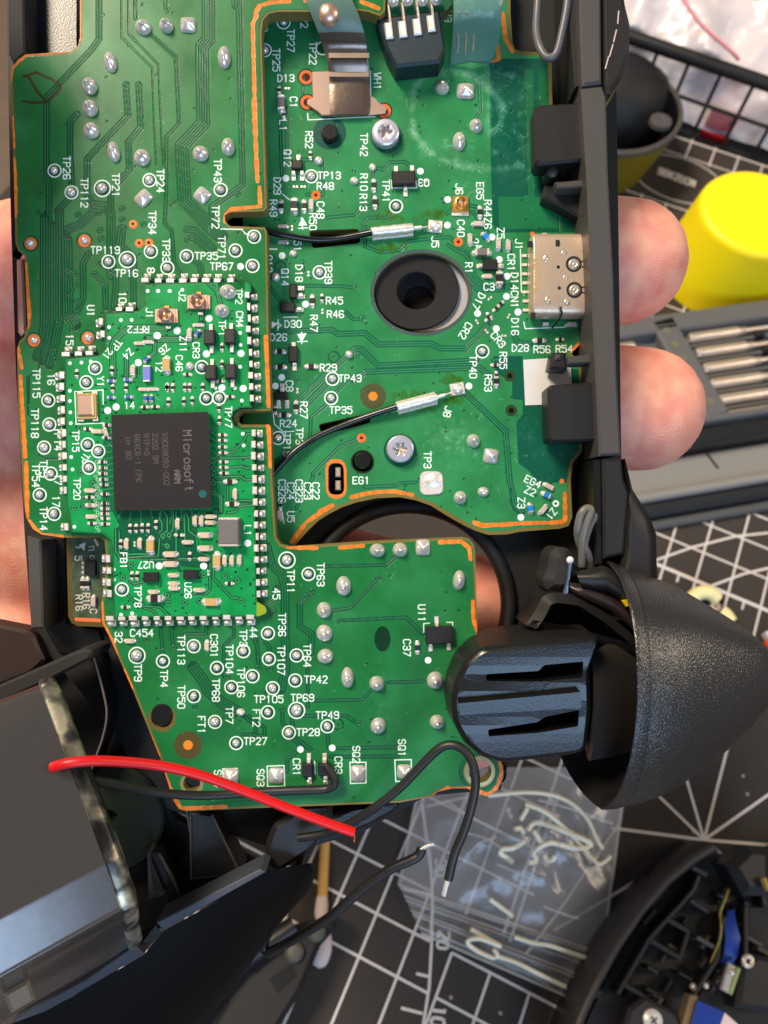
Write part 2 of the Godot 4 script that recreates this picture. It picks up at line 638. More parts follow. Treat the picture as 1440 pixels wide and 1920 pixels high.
func materials() -> void:
	var leather := noise_tex(0.05, 3, true, 6.0, 3)
	var fine := noise_tex(0.12, 5, true, 3.0, 3)
	MT.black = mat(Color(0.105, 0.10, 0.10), 0.45, 0.0, leather, 0.13, 150.0)
	MT.gloss = mat(Color(0.075, 0.075, 0.08), 0.28, 0.0, fine, 0.12, 60.0)
	MT.rail = mat(Color(0.265, 0.252, 0.245), 0.5, 0.0, leather, 0.2, 170.0)
	MT.dark = mat(Color(0.04, 0.04, 0.043), 0.65)
	MT.rubber = mat(Color(0.13, 0.125, 0.125), 0.75, 0.0, fine, 0.5, 120.0)
	MT.collar = mat(Color(0.66, 0.64, 0.66), 0.5)
	MT.solder = mat(Color(0.88, 0.86, 0.845), 0.25, 0.55, fine, 0.25, 160.0)
	MT.tin = mat(Color(0.93, 0.90, 0.86), 0.36, 0.6, fine, 0.5, 220.0)
	MT.steel = mat(Color(0.84, 0.78, 0.72), 0.34, 0.7, fine, 0.3, 90.0)
	MT.zinc = mat(Color(0.80, 0.80, 0.86), 0.32, 0.6)
	MT.gold = mat(Color(0.95, 0.74, 0.42), 0.32, 0.9)
	MT.copper = mat(Color(0.86, 0.47, 0.20), 0.4, 0.3)
	MT.rose = mat(Color(0.86, 0.71, 0.63), 0.36, 0.85)
	MT.chipbody = mat(Color(0.145, 0.13, 0.135), 0.55, 0.0, fine, 0.4, 200.0)
	MT.resist = mat(Color(0.10, 0.09, 0.09), 0.45)
	MT.ceramic = mat(Color(0.80, 0.71, 0.61), 0.5)
	MT.ochre = mat(Color(0.76, 0.62, 0.38), 0.5)
	MT.pale = mat(Color(0.78, 0.70, 0.66), 0.5)
	MT.grey = mat(Color(0.42, 0.39, 0.38), 0.55, 0.0, fine, 0.5, 200.0)
	MT.blue = mat(Color(0.20, 0.36, 0.72), 0.4)
	MT.sky = mat(Color(0.08, 0.50, 0.85), 0.4)
	MT.violet = mat(Color(0.45, 0.47, 0.80), 0.45)
	MT.fr4 = mat(Color(0.47, 0.42, 0.22), 0.6, 0.0, fine, 0.6, 60.0)
	MT.white = mat(Color(0.85, 0.84, 0.83), 0.55)

# small soldered parts: (body, ends) of unit kinds, length and width in sheet units
const KIND := {"s": ["resistor", "resist", 12.5, 6.5, 3.0, 0.30], "r": ["resistor", "resist", 19.0, 9.0, 4.0, 0.27], "k": ["capacitor", "ceramic", 15.5, 8.5, 5.0, 0.22], "w": ["capacitor", "pale", 18.0, 9.0, 6.0, 0.2],
	"W": ["capacitor", "pale", 16.0, 7.0, 3.0, 0.12], "K": ["capacitor", "ceramic", 21.0, 11.0, 6.5, 0.15], "C": ["capacitor", "ochre", 25.0, 14.0, 8.0, 0.14], "g": ["ferrite_bead", "grey", 27.0, 13.0, 9.0, 0.18],
	"b": ["filter", "blue", 12.0, 7.0, 5.0, 0.2], "a": ["filter", "sky", 15.0, 10.0, 7.0, 0.2], "v": ["filter", "violet", 28.0, 14.0, 8.0, 0.02], "D": ["diode", "resist", 24.0, 13.0, 9.0, 0.24], "p": ["bare_pad", "", 10.0, 4.0, 0.5, 0.42],
	"q": ["regulator", "resist", 27.0, 18.0, 9.0, 0.0], "o": ["solder_spot", "", 8.0, 8.0, 4.0, 0.0]}
var kind_mesh := {}
func small_mesh(k: String) -> ArrayMesh:
	if kind_mesh.has(k):
		return kind_mesh[k]
	var d: Array = KIND[k]
	var u := REACH / FOCAL
	var mb := MB.new()
	var l: float = d[2] * u
	var w: float = d[3] * u
	var h: float = d[4] * u
	var e: float = d[5] * l
	if k == "o":
		mb.dome(MT.tin, Transform3D(), [Vector2(l * 0.5, 0), Vector2(l * 0.47, h * 0.45), Vector2(l * 0.3, h * 0.85), Vector2(0.0001 * u, h)], 10)
	else:
		if d[1] != "":
			mb.box(MT[d[1]], Transform3D(Basis(), Vector3(0, 0.2 * u, 0)), Vector3(l - 2.0 * e, h, w * 0.96), u * 0.5)
		if e > 0.0:
			for s in [-1.0, 1.0]:
				mb.box(MT.tin, Transform3D(Basis(), Vector3(s * (l - e) / 2.0, 0, 0)), Vector3(e, h * 1.05 + 0.3 * u, w), u * minf(1.4, h / u * 0.4))
				if d[1] != "" and k != "v":
					mb.dome(MT.tin, Transform3D(Basis(), Vector3(s * (l * 0.5), 0, 0)), [Vector2(w * 0.5, 0), Vector2(w * 0.34, h * 0.35), Vector2(w * 0.16, h * 0.6), Vector2(0.01 * u, h * 0.68)], 8)
	kind_mesh[k] = mb.mesh()
	return kind_mesh[k]
func populate(data: String, parent: Node3D, root: Node3D, h: float) -> void:   # "A kind x y angle;"
	for e in data.split(";", false):
		var w := e.strip_edges().split(" ", false)
		if w.size() < 4:
			continue
		var q := Q(w[0], w[2].to_float(), w[3].to_float())
		var a := deg_to_rad(w[4].to_float()) if w.size() > 4 else 0.0
		var sc := 1.0 - h * 0.001 / REACH
		put(KIND[w[1]][0], small_mesh(w[1]), Transform3D(Basis(Vector3.UP, -a).scaled(Vector3.ONE * sc), PV(q, h)), parent, root)
var solder_mesh := {}
func solder(data: String, parent: Node3D, root: Node3D, h: float) -> void:   # "A kind x y;" d: round joint, v: tall oval joint, q: square joint, t: test point, T: large test point
	var u := REACH / FOCAL
	if solder_mesh.is_empty():
		for k in ["d", "v", "q", "t", "T", "c", "e"]:
			var mb := MB.new()
			match k:
				"d":
					mb.dome(MT.solder, Transform3D(), [Vector2(14.5, 0) * u, Vector2(13.6, 4) * u, Vector2(11.2, 8.5) * u, Vector2(7.5, 12) * u, Vector2(4.5, 14) * u, Vector2(3.6, 18) * u, Vector2(2.2, 19.5) * u, Vector2(0.02, 20) * u], 18)
				"v":
					mb.dome(MT.solder, Transform3D(Basis.from_scale(Vector3(0.86, 1, 1.35))), [Vector2(14.5, 0) * u, Vector2(13.6, 4) * u, Vector2(11.2, 9) * u, Vector2(7, 12.5) * u, Vector2(5, 13.6) * u, Vector2(3.8, 16) * u, Vector2(2, 17.2) * u, Vector2(0.02, 17.5) * u], 18)
				"q":
					var rings := []
					for p in [[15.0, 0.0, 4.0], [14.2, 3.0, 3.4], [11.0, 6.5, 2.4], [6.0, 9.0, 2.0], [3.4, 12.0, 2.0], [0.02, 13.0, 2.0]]:
						var row := PackedVector3Array()
						for j in 20:
							var c := Vector2.from_angle(TAU * (j + 0.5) / 20)
							var f := pow(pow(absf(c.x), p[2] * 1.5) + pow(absf(c.y), p[2] * 1.5), -1.0 / (p[2] * 1.5))
							row.append(Vector3(c.x * f * p[0], p[1], c.y * f * p[0]) * u)
						rings.append(row)
					mb.loft(MT.solder, rings, true, false)
				"t", "T":
					var f := 1.0 if k == "t" else 1.35
					mb.dome(MT.solder, Transform3D(), [Vector2(7.6, 0) * u * f, Vector2(7.0, 2.6) * u * f, Vector2(4.8, 5.2) * u * f, Vector2(2.4, 6.3) * u * f, Vector2(0.02, 6.6) * u * f], 14)
				"c":   # castellated edge: a flat pad and a lump that climbs the edge
					mb.box(MT.tin, Transform3D(Basis(), Vector3(4.5, 0, 0) * u), Vector3(11, 1.5, 13) * u, 0.5 * u)
					mb.dome(MT.tin, Transform3D(Basis.from_scale(Vector3(0.8, 1, 1.0)), Vector3(3.5, 1.4, 1) * u), [Vector2(6.6, 0) * u, Vector2(6.0, 5) * u, Vector2(4.2, 9.5) * u, Vector2(2, 11) * u, Vector2(0.02, 11.5) * u], 12)
					mb.box(MT.tin, Transform3D(Basis(), Vector3(-6.0, 9, 0) * u), Vector3(8, 6.6, 13) * u, 1.2 * u)
				"e":
					mb.dome(MT.tin, Transform3D(), [Vector2(8, 0) * u, Vector2(7, 4.5) * u, Vector2(4, 7.5) * u, Vector2(0.02, 8.6) * u], 12)
			solder_mesh[k] = mb.mesh()
	for e in data.split(";", false):
		var w := e.strip_edges().split(" ", false)
		if w.size() < 4:
			continue
		var q := Q(w[0], w[2].to_float(), w[3].to_float())
		var a := deg_to_rad(w[4].to_float()) if w.size() > 4 else rng.randf_range(-0.5, 0.5) * (0.0 if w[1] in ["v", "q"] else 1.0)
		var f := rng.randf_range(0.94, 1.06)
		var called := "test_point" if w[1] in ["t", "T"] else "solder_pad" if w[1] == "c" else "solder_joint"
		put(called, solder_mesh[w[1]], Transform3D(Basis(Vector3.UP, -a) * Basis.from_scale(Vector3(f * rng.randf_range(0.9, 1.1), f * rng.randf_range(0.85, 1.15), f * rng.randf_range(0.9, 1.1))), PV(q, h)), parent, root)
func rings_print(pic: Pic, data: String, base: Color) -> void:   # "A x y x y ..." white rings round the test points
	for e in data.split(";", false):
		for p in pts(e.strip_edges()):
			pic.disc(p, 9.6, base, 0.3)
			pic.ring(p, 12.0, 1.25, Color(0.93, 0.95, 0.93), 0.8)
func dots(pic: Pic, data: String, r: float, c: Color) -> void:
	for e in data.split(";", false):
		for p in pts(e.strip_edges()):
			pic.disc(p, r, c, 0.75)
func speckle(pic: Pic, n: int, gap: Color, seed_: int) -> void:   # stitching vias under the lacquer
	var r := RandomNumberGenerator.new()
	r.seed = seed_
	for i in n:
		var p := pic.o + Vector2(r.randf() * pic.w, r.randf() * pic.h) / pic.s
		pic.disc(p, r.randf_range(1.8, 2.6), Color(gap.r * 0.8, gap.g * 0.8, gap.b * 0.8, 0.85), 0.2)
func rimmed(pic: Pic, edge: PackedVector2Array, hw: float, copper: String) -> void:   # bare rim of the board and its copper strips
	pic.poly(edge, hw, Color(0.45, 0.40, 0.21), 0.3)
	var r := RandomNumberGenerator.new()
	r.seed = 91
	for e in copper.split(";", false):
		var a := pts(e.strip_edges())
		for i in a.size() - 1:
			var n := maxi(1, int(a[i].distance_to(a[i + 1]) / 5.0))
			for k in n:
				var w := r.randf_range(3.0, 4.5)
				var t := r.randf_range(-0.09, 0.05)
				if r.randf() < 0.012:
					continue
				pic.line(a[i].lerp(a[i + 1], float(k) / n), a[i].lerp(a[i + 1], float(k + 1) / n), w, Color(0.90 + t, 0.50 + t * 0.8, 0.19 + t * 0.3), 0.5)
func grime(pic: Pic, seed_: int, n: int) -> void:        # dust, lint and a little dried flux
	var r := RandomNumberGenerator.new()
	r.seed = seed_
	for i in n:
		var p := pic.o + Vector2(r.randf() * pic.w, r.randf() * pic.h) / pic.s
		pic.disc(p, r.randf_range(0.6, 1.3), Color(0.62, 0.72, 0.62, r.randf_range(0.25, 0.7)), 0.8)
	for i in n / 12:
		var p := pic.o + Vector2(r.randf() * pic.w, r.randf() * pic.h) / pic.s
		var a := r.randf() * TAU
		for k in r.randi_range(3, 7):
			var q := p + Vector2.from_angle(a) * 3.0
			pic.line(p, q, 0.55, Color(0.70, 0.76, 0.68, 0.4), 0.8)
			p = q
			a += r.randf_range(-0.5, 0.5)
	for i in n / 10:
		var p := pic.o + Vector2(r.randf() * pic.w, r.randf() * pic.h) / pic.s
		for k in 14:
			pic.disc(p + Vector2(r.randfn(0, 10), r.randfn(0, 8)), r.randf_range(1, 6), Color(0.50, 0.62, 0.50, 0.045), 0.7)
func sheen() -> NoiseTexture2D:
	var t := noise_tex(0.012, 95, false, 1.0, 5)
	var g := Gradient.new()
	g.colors = PackedColorArray([Color(0.62, 0.62, 0.62), Color(1, 1, 1)])
	g.offsets = PackedFloat32Array([0.3, 0.7])
	t.color_ramp = g
	return t
func transistor(at: Vector2, l: float, w: float, ang: float, h: float, legs: Array, parent: Node3D, root: Node3D, called := "transistor", thick := 13.0) -> void:   # legs: sheet offsets in the turned frame
	var u := (REACH - h * 0.001) / FOCAL
	var b := Transform3D(Basis(Vector3.UP, -deg_to_rad(ang)), PV(at, h))
	var n := Node3D.new()
	n.name = called
	n.transform = Transform3D(b.basis, b.origin - offs[root])
	parent.add_child(n, true)
	offs[n] = Vector3.ZERO
	var mb := MB.new()
	mb.box(MT.resist, Transform3D(Basis(), Vector3(0, 1.5 * u, 0)), Vector3(l, thick, w) * u, 2.0 * u)
	obj("body", mb, n)
	for g in legs:
		var m := MB.new()
		var d: float = g[2] if g.size() > 2 else 0.0
		m.box(MT.tin, Transform3D(Basis(Vector3.UP, d), Vector3(g[0], 0, g[1]) * u), Vector3(8, 2.5, 15) * u, 0.8 * u)
		m.box(MT.tin, Transform3D(Basis(Vector3.UP, d), Vector3(g[0], 2.0, g[1] * 0.72) * u), Vector3(7, 5, 8) * u, 1.2 * u)
		obj("lead", m, n)

# ---------- the desk and the cutting mat ----------
func build_table() -> void:
	var desk := MB.new()
	desk.box(mat(Color(0.36, 0.30, 0.25), 0.5, 0.0, noise_tex(0.02, 9, true, 3.0), 0.4, 4.0), Transform3D(Basis(), Vector3(0, -0.0332, -0.1)), Vector3(1.6, 0.03, 1.3), 0.003)
	var o := obj("desk", desk, self)
	o.set_meta("kind", "structure")
	var t := thing("cutting_mat", "large black self healing cutting mat printed with a white grid", "cutting mat", Vector3.ZERO, false)
	var mb := MB.new()
	var poly := PackedVector2Array()
	for c in [[-22, -31.2], [23, -31.2], [23, 16], [-22, 16]]:
		var p := G(c[0], c[1])
		poly.append(Vector2(p.x, p.z))
	var mm := mat(Color(0.255, 0.235, 0.222), 0.62, 0.0, noise_tex(0.3, 4, true, 5.0), 0.5, 45.0)
	mm.metallic_specular = 0.2
	mb.prism(mm, mat(Color(0.2, 0.19, 0.185), 0.6), poly, 0.0, -0.003, 0.0006)
	obj("sheet", mb, t)
	var ln := MB.new()
	var wm := mat(Color(0.82, 0.79, 0.77), 0.6)
	var k := [0]
	var strip := func(a: Vector3, b: Vector3, w: float) -> void:
		k[0] += 1
		var y: float = 0.00012 + 0.000004 * (k[0] % 60)
		a.y = y
		b.y = y
		var s := (b - a).cross(Vector3.UP).normalized() * w * 0.5
		ln.quad(wm, a + s, b + s, b - s, a - s, Vector3.UP)
	var seg := func(i0: float, j0: float, i1: float, j1: float, w := 0.00062) -> void:
		strip.call(G(i0, j0), G(i1, j1), w)
	for i in range(-20, 4):
		seg.call(i, 3.0 if i == 0 or i == 3 else (12.0 if i < 3 else 12.0), i, 12)
		seg.call(i, -8 if i < 3 else 1, i, 12 if i > 0 else (3 if i == 0 else 12))
	for j in range(-8, 13):
		seg.call(-20, j, 0.0 if j == 3 else clampf(1.95 + (j + 0.25) * 0.38, 1.2, 4.0), j)
	for i in range(3, 20):
		seg.call(i, 1, i, 12)
	for j in range(1, 13):
		seg.call(3, j, 20, j)
	for i in range(1, 5):
		seg.call(i, -6.5, i, 0.1)
	for j in [-4, -3, -2, -1]:
		seg.call(0.5, j, 4.4, j)
	seg.call(4.2, -3.5, 4.2, 0.2)
	for i in range(-4, 21):
		seg.call(i, -15.6 if i < 11 else -24.0, i, -10.0)
	for j in range(-16, -10):
		seg.call(-4, j, 20, j, 0.0011 if j == -11 else 0.00062)
	for i in range(-4, 14):
		seg.call(i + 0.5, -11.0, i + 0.5, -10.7)
	for i in range(-20, 21):
		if i >= 0 and i <= 2:
			seg.call(i, -30.2, i, -28.9)
			seg.call(i, -26.1, i, -16.0)
		else:
			seg.call(i, -30.2, i, -16.0)
	for j in range(-30, -15):
		if j < -26 and j > -29:
			seg.call(-20, j, -0.9, j)
			seg.call(3.0, j, 20, j)
		else:
			seg.call(-20, j, 20, j, 0.0009 if j == -30 else 0.0006)
	# protractor rays, its arcs and the slanting rule
	for r in [[-2.3, 0.75], [-1.32, -0.52], [-0.72, -1.14], [0.02, -2.2], [1.3, -1.8], [1.55, -0.58], [-2.75, 3.4], [0.8, 0.22], [0.04, 0.4]]:
		var e := Vector2(r[0], r[1])
		if e.length() > 1.2:
			e = e.normalized() * (5.0 if e.y < 0.0 else 4.6)
		if r[0] == -2.3:
			e = Vector2(-2.3, 0.75)
		seg.call(8.0, -4.05, 8.0 + e.x, -4.05 + e.y, 0.0007)
	var arc := [[3.4, -9.2], [4.1, -10.35], [4.77, -11.15], [5.63, -12.01], [6.8, -12.99], [7.69, -13.54], [8.8, -14.0], [10.0, -14.3]]
	var arcb := [[5.5, -9.6], [6.0, -10.4], [6.51, -11.06], [7.31, -11.86], [7.94, -12.36], [9.0, -12.9]]
	for a in [arc, arcb]:
		for n in a.size() - 1:
			seg.call(a[n][0], a[n][1], a[n + 1][0], a[n + 1][1], 0.0007)
	var rule := [[0.8, -2.2], [1.26, -1.35], [1.95, -0.25], [2.45, 0.93], [2.78, 1.87], [2.98, 2.75], [3.2, 3.9]]
	for n in rule.size() - 1:
		seg.call(rule[n][0], rule[n][1], rule[n + 1][0], rule[n + 1][1], 0.00066)
	seg.call(2.0, 1.02, 2.45, 0.93)
	seg.call(2.39, 1.75, 2.7, 1.68)
	seg.call(2.34, 2.53, 2.85, 2.42)
	# the maker's oval field with its lettering
	for n in 40:
		var a0 := TAU * n / 40
		var a1 := TAU * (n + 1) / 40
		seg.call(1.05 + 1.85 * cos(a0), -27.6 + 1.25 * sin(a0), 1.05 + 1.85 * cos(a1), -27.6 + 1.25 * sin(a1), 0.0005)
	for w in [["20", Vector2(831, 1762), 96.0, 21.0, 0.0007], ["10", Vector2(822, 1906), 98.0, 24.0, 0.0007], ["30", Vector2(826, 1627), 94.0, 20.0, 0.0006], ["90X2OCM", Vector2(1268, 333), 20.0, 12.0, 0.0012]]:
		for l in strokes(w[0], w[1], w[2], w[3]):
			for n in l.size() - 1:
				strip.call(M(l[n].x, l[n].y), M(l[n + 1].x, l[n + 1].y), w[4])
	obj("printed_grid", ln, t)
	var spots := MB.new()
	for p in [[1393, 1455], [1401, 1489], [938, 1899], [1240, 1640], [845, 1870], [1300, 1560]]:
		spots.dome(mat(Color(0.6, 0.58, 0.55), 0.8), Transform3D(Basis(), M(p[0], p[1]) + Vector3(0, 0.00005, 0)), [Vector2(0.0005, 0), Vector2(0.0004, 0.0002), Vector2(0.00001, 0.0003)], 8)
	obj("dust_speck", spots, t)

# ---------- the upper (main) board ----------
func build_main_board() -> void:
	var t := thing("main_circuit_board", "large green upper circuit board with orange edges covering the left half and bottom", "circuit board", P(360, 800))
	var pic := Pic.new(0, -60, 960, 1600, 1.25, Color(0.11, 0.43, 0.218))
	var gap := Color(0.03, 0.28, 0.165)
	var lit := Color(0.12, 0.435, 0.25)
	var white := Color(0.93, 0.95, 0.93)
	pic.mottle(0.02, 3, 0.16)
	speckle(pic, 260, gap, 11)
	var edge := pts("Z 150 -60 150 70 146 86 130 97 48 102 34 112 22 127 20 142 24 250 29 455 34 470 46 480 52 610 46 630 36 640 32 655 34 765 45 945 50 972 62 992 78 1002 118 1008 188 1008 196 1014 200 1060 190 1130 192 1168 208 1200 249 1294 300 1420 325 1500 334 1516 350 1521 460 1516 749 1505 808 1494 822 1484 850 1478 876 1478 895 1488 912 1493 932 1482 944 1458 944 1436 930 1416 900 1402 893 1380 895 1182 891 1034 888 1020 880 1010 868 1007 684 1015 542 1025 526 1020 518 1008 516 990 510 898 508 800 504 796 452 796 444 788 444 780 452 772 508 770 503 610 500 432 496 426 432 424 422 416 421 404 430 398 494 396 500 390 490 60 493 38 503 26 520 22 590 22 660 18 690 22 712 30 722 20 724 -60")
	# traces
	traces(pic, "2 A 515 -160 515 205 470 265 240 505 240 920 252 960 252 1440;0 A 630 -160 632 195 790 352 800 640 812 860;0 A 664 -160 668 175 822 335 838 700 850 860;1 A 860 -160 862 40 872 60;1 A 700 -160 705 95;1 A 790 185 915 300 930 640 866 710 862 1050 855 1160 892 1200 905 1370 950 1440;5 A 1085 -160 1085 205 1052 240 1056 640 945 760 958 1040 1080 1165 1150 1230;2 A 1238 -160 1262 960 1100 1075 1100 1120;2 A 1205 -160 1222 30;2 A 655 450 666 600 452 825 452 1010 480 1060;2 A 722 450 732 660 666 740 672 880 620 940;2 A 400 595 362 630 362 800 372 960;2 A 365 1025 295 1095;3 A 500 1090 410 1170 345 1195 330 1300 330 1440;3 A 480 1065 540 1070 575 1110 580 1440;2 A 575 990 575 1100;3 A 632 1190 622 1280 690 1340 690 1440;2 A 970 1195 1012 1195 1110 1290;2 A 978 1245 1000 1232 1080 1300;2 A 1005 1350 1040 1380 1050 1440;v A 655 440 720 440 200 1098 405 1115 515 1105 635 1085 635 1140 642 1185 520 1195 525 1240 895 1055 745 1165 970 1190 975 1245 1235 1010", gap, lit)
	traces(pic, "3 D 228 -90 228 470 215 560 190 640;3 D 268 -50 268 460 250 570 222 660;3 D 308 -120 308 440 285 560 255 680;4 D 345 30 350 420 390 470;2 D 460 100 430 150 432 330 400 400;2 D 492 208 545 265 548 380;2 D 525 150 600 215 600 290 590 385;2 D 690 170 695 370;1 D 345 180 385 205;1 D 360 310 390 265;1 D 560 190 570 215;v D 385 205 390 268 398 346 398 408 490 205 570 215 300 465 372 490 285 650;0 D 290 590 210 600 210 650 200 700 140 740 145 940 190 970;0 D 200 1110 205 1150 240 1165 330 1165;0 D 150 880 150 740", gap, lit)
	traces(pic, "1 G 830 760 845 890;1 G 885 760 900 870;1 G 1330 820 1342 975;1 G 1215 775 1212 810 1162 860 1162 1020;1 G 960 800 1070 800 1070 740;1 G 1375 840 1400 870 1400 900;4 G 1000 970 1050 1035 1085 1100 1160 1165 1230 1200;1 G 1255 1215 1325 1275 1330 1330;1 G 1290 1225 1372 1285 1374 1330 1260 1320;1 G 1008 1130 1012 1170;v G 845 890 900 870 1340 978 1175 1020 1012 1175 760 830 1400 978 1420 680", gap, lit)
	traces(pic, "1 H 410 448 735 440 795 385;1 H 440 680 545 665 690 510;1 H 490 730 832 712 925 800;1 H 350 1145 605 1140 660 1085;1 H 740 1050 935 1045;2 H 345 582 282 640 282 760 345 800 340 900;1 H 322 980 324 1180;1 H 300 1225 520 1222 588 1265;1 H 190 1190 192 1262 225 1290;1 H 240 1240 252 1335 340 1400;1 H 230 1325 300 1395;1 H 425 1300 430 1390;3 H 112 345 135 440 190 490 205 560 208 980 185 1090;2 H 20 690 90 650 150 620 160 560;1 H 40 820 62 860 66 970;v H 690 508 490 730 318 605 348 575 585 1262 192 1190 66 975 125 980 140 690;r H 480 1268;1 K 480 8 790 2;1 K 440 52 790 50;1 K 285 10 215 65 215 130", gap, lit)
	# lacquer and marks
	pic.fill(ellipse(Q("H", 712, 825), 15, 24, 20), Color(0.02, 0.10, 0.06, 0.7))
	for a in ["A 122 395 190 375 300 428 314 455 300 480 240 530 190 470 150 400 122 395", "A 118 525 170 532 225 530"]:
		pic.poly(pts(a), 2.6, Color(0.24, 0.16, 0.09, 0.75))
	for p in [["K", 1175, 150, 34], ["K", 1225, 110, 0]]:
		if p[3] > 0:
			pic.disc(Q("K", 1205, 130), 36, Color(0.05, 0.33, 0.19))
	pic.disc(Q("G", 975, 1375), 26, Color(0.30, 0.27, 0.15))
	pic.disc(Q("G", 975, 1375), 9, Color(0.90, 0.50, 0.16))
	pic.disc(Q("G", 840, 1235), 26, Color(0.40, 0.34, 0.18))
	pic.disc(Q("J", 995, 190), 22, Color(0.50, 0.47, 0.33))
	pic.disc(Q("K", 1215, 130), 30, Color(0.55, 0.50, 0.30))
	# copper rim, through holes
	var rim := PackedVector2Array(edge)
	rimmed(pic, rim, 4.2, "A 412 -100 412 205 345 262 130 283 60 350 50 420;A 58 610 68 760;A 70 820 75 900 80 1010 78 1120;D 130 150 150 400 145 480;D 92 590 112 690;D 105 720 130 1150;D 135 1180 140 1440;G 140 60 140 190;G 150 215 210 285 320 292;G 525 640 530 740 580 830 600 900;G 640 990 682 1080;G 690 1130 740 1250;G 770 1320 820 1430;J 800 40 830 90;J 845 130 900 260 940 320 1060 316 1170 310;A 1315 520 1335 940;A 1330 80 1310 120 1325 700;A 1322 70 1345 30 1400 12 1500 5;A 1345 970 1350 1070 1200 1085 1172 1110 1168 1150;E 105 530 120 890;E 118 985 125 1080 130 1200;E 150 1300 158 1400;H 220 348 370 352;H 490 350 610 340;H 1010 322 1120 318 1160 350 1168 410;H 1180 630 1182 720 1200 780;K 980 255 1050 212;K 1060 222 1180 216 1260 252 1310 205 1330 130 1320 80;B 310 2 330 -10;B 600 8 640 22 690 42", )
	for e in ["A 158 1263", "A 437 1250", "D 175 548", "D 455 537"]:
		pic.disc(pts(e)[0], 13.5, Color(0.90, 0.47, 0.20))
		pic.ring(pts(e)[0], 13.5, 1.5, gap, 0.2)
	for e in ["A 690 1163", "A 722 1262", "A 772 1260"]:
		pic.disc(pts(e)[0], 8.2, Color(0.95, 0.45, 0.18))
		pic.disc(pts(e)[0], 3.0, Color(0.10, 0.03, 0.03))
	# white print
	rings_print(pic, "A 282 885 370 998 775 935 1145 985 782 1305 562 1358 868 1390 968 1330 1222 1300 1310 1380 1318 1228;D 250 860 255 985 228 1105 262 1240 205 1350;G 280 175 845 940 1005 862 1262 888 1125 975 1310 1018 1200 1075 1005 1122 1390 795 1395 928 1415 1080 1390 1205 1115 1255 1225 1365;H 327 487 265 910 258 1040 425 1278 225 1310", gap)
	for e in ["A 530 978", "A 660 1347", "G 710 910", "H 215 415", "H 265 1195"]:
		pic.disc(pts(e)[0], 12.5, gap, 0.3)
		pic.ring(pts(e)[0], 15.0, 1.3, white, 0.8)
	lettering(pic, "A TP26 345 870;A TP112 437 1000;A TP21 600 960;A TP24 832 938;A TP43 1130 885;A TP72 1118 1125;A TP34 790 1155;A TP33 862 1300;A TP71 1150 1285;A TP119 545 1298 0;A TP16 655 1418 0;A TP35 1070 1328 0;A TP67 1150 1382 0;A 8 782 1403;D U1 470 395;D 10 635 325;D 15 360 545;D 16 265 750;D TP115 188 770;D TP118 180 978;D TP54 185 1250;G TP14 225 200;G 17 290 110;D TP14 300 1060;D 17 300 1270;G TP5 225 -60;G 32 615 815;G C454 735 793 0;G TP9 715 1000;G TP4 850 1030;G TP113 940 880;G C301 1110 860;G TP104 1190 930;G TP3 1262 820;G 44 1315 790;G TP68 1120 1090;G TP106 1250 1050;G TP50 940 1125;G TP7 1190 1220;G FT1 1045 1270;G FT2 1330 1235;G TP27 1325 1355 0;H 45 160 590;H TP11 235 525;H TP63 390 490;H TP36 190 750;H TP107 185 935;H TP64 320 910;H TP42 365 1035 0;H TP105 120 1137 0;H TP69 295 1130 0;H TP49 425 1220 0;H TP28 325 1308 0;H U11 915 690;H C37 838 870;K SQ3 78 160;K CR1 265 105;K CR3 482 95;K SQ2 575 40;K SQ1 812 5;J SQ4 1130 165", white)
	dots(pic, "A 1248 1383;H 285 1398 450 1390 948 935", 6.4, white)
	for e in ["K 112 100 200 97 203 205 115 207 112 100", "K 542 80 625 80 625 187 545 190 542 80", "K 775 68 860 66 862 175 780 180 775 68", "J 1155 115 1230 112 1232 200 1160 203 1155 115", "H 925 790 925 745 955 742", "H 1045 738 1075 738 1075 760", "A 1145 1188 1255 1190 1270 1210 1295 1222", "K 358 75 362 140"]:
		pic.poly(pts(e), 1.1, white, 0.75)
	var mb := MB.new()
	grime(pic, 51, 260)
	for e in [["H", 683, 1055], ["H", 690, 1275], ["H", 1108, 540], ["H", 985, 1045], ["H", 690, 1160], ["K", 160, 150], ["K", 585, 138], ["K", 825, 128], ["H", 685, 365], ["A", 467, 450], ["A", 470, 565], ["A", 475, 680], ["A", 738, 820]]:
		for k in 30:
			pic.disc(Q(e[0], e[1], e[2]) + Vector2(rng.randfn(0, 17), rng.randfn(0, 16)), rng.randf_range(0.8, 4.5), Color(0.42, 0.56, 0.45, 0.10), 0.75)
	var bm := pic.material(0.40, 2.2, sheen())
	plate(mb, bm, MT.fr4, edge, [ellipse(Q("G", 840, 1232), 20, 20, 24), ellipse(Q("J", 995, 190), 16, 16, 20), ellipse(Q("K", 1218, 128), 21, 21, 24)], 0.0, -1.6, pic)
	obj("board", mb, t)
	solder("A d 745 145;A d 865 138;A q 978 132;A v 575 325 -8;A d 467 450;A d 470 565;A d 475 680;A v 592 790 -6;A d 738 820;A v 1165 300;A v 1185 765;A d 1042 800;A q 745 1030 45;A q 1050 1015 40;A t 282 885;A t 370 998;A T 530 978;A t 775 935;A t 1145 985;A t 782 1305;A t 562 1358;A T 660 1347;A t 868 1390;A t 968 1330;A t 1222 1300;A t 1310 1380;A t 1318 1228;A t 158 1263;A t 440 1250;D t 178 548;D t 460 535;D t 250 860;D t 255 985;D t 228 1105;D t 262 1240;D t 205 1350", t, t, 0.0)
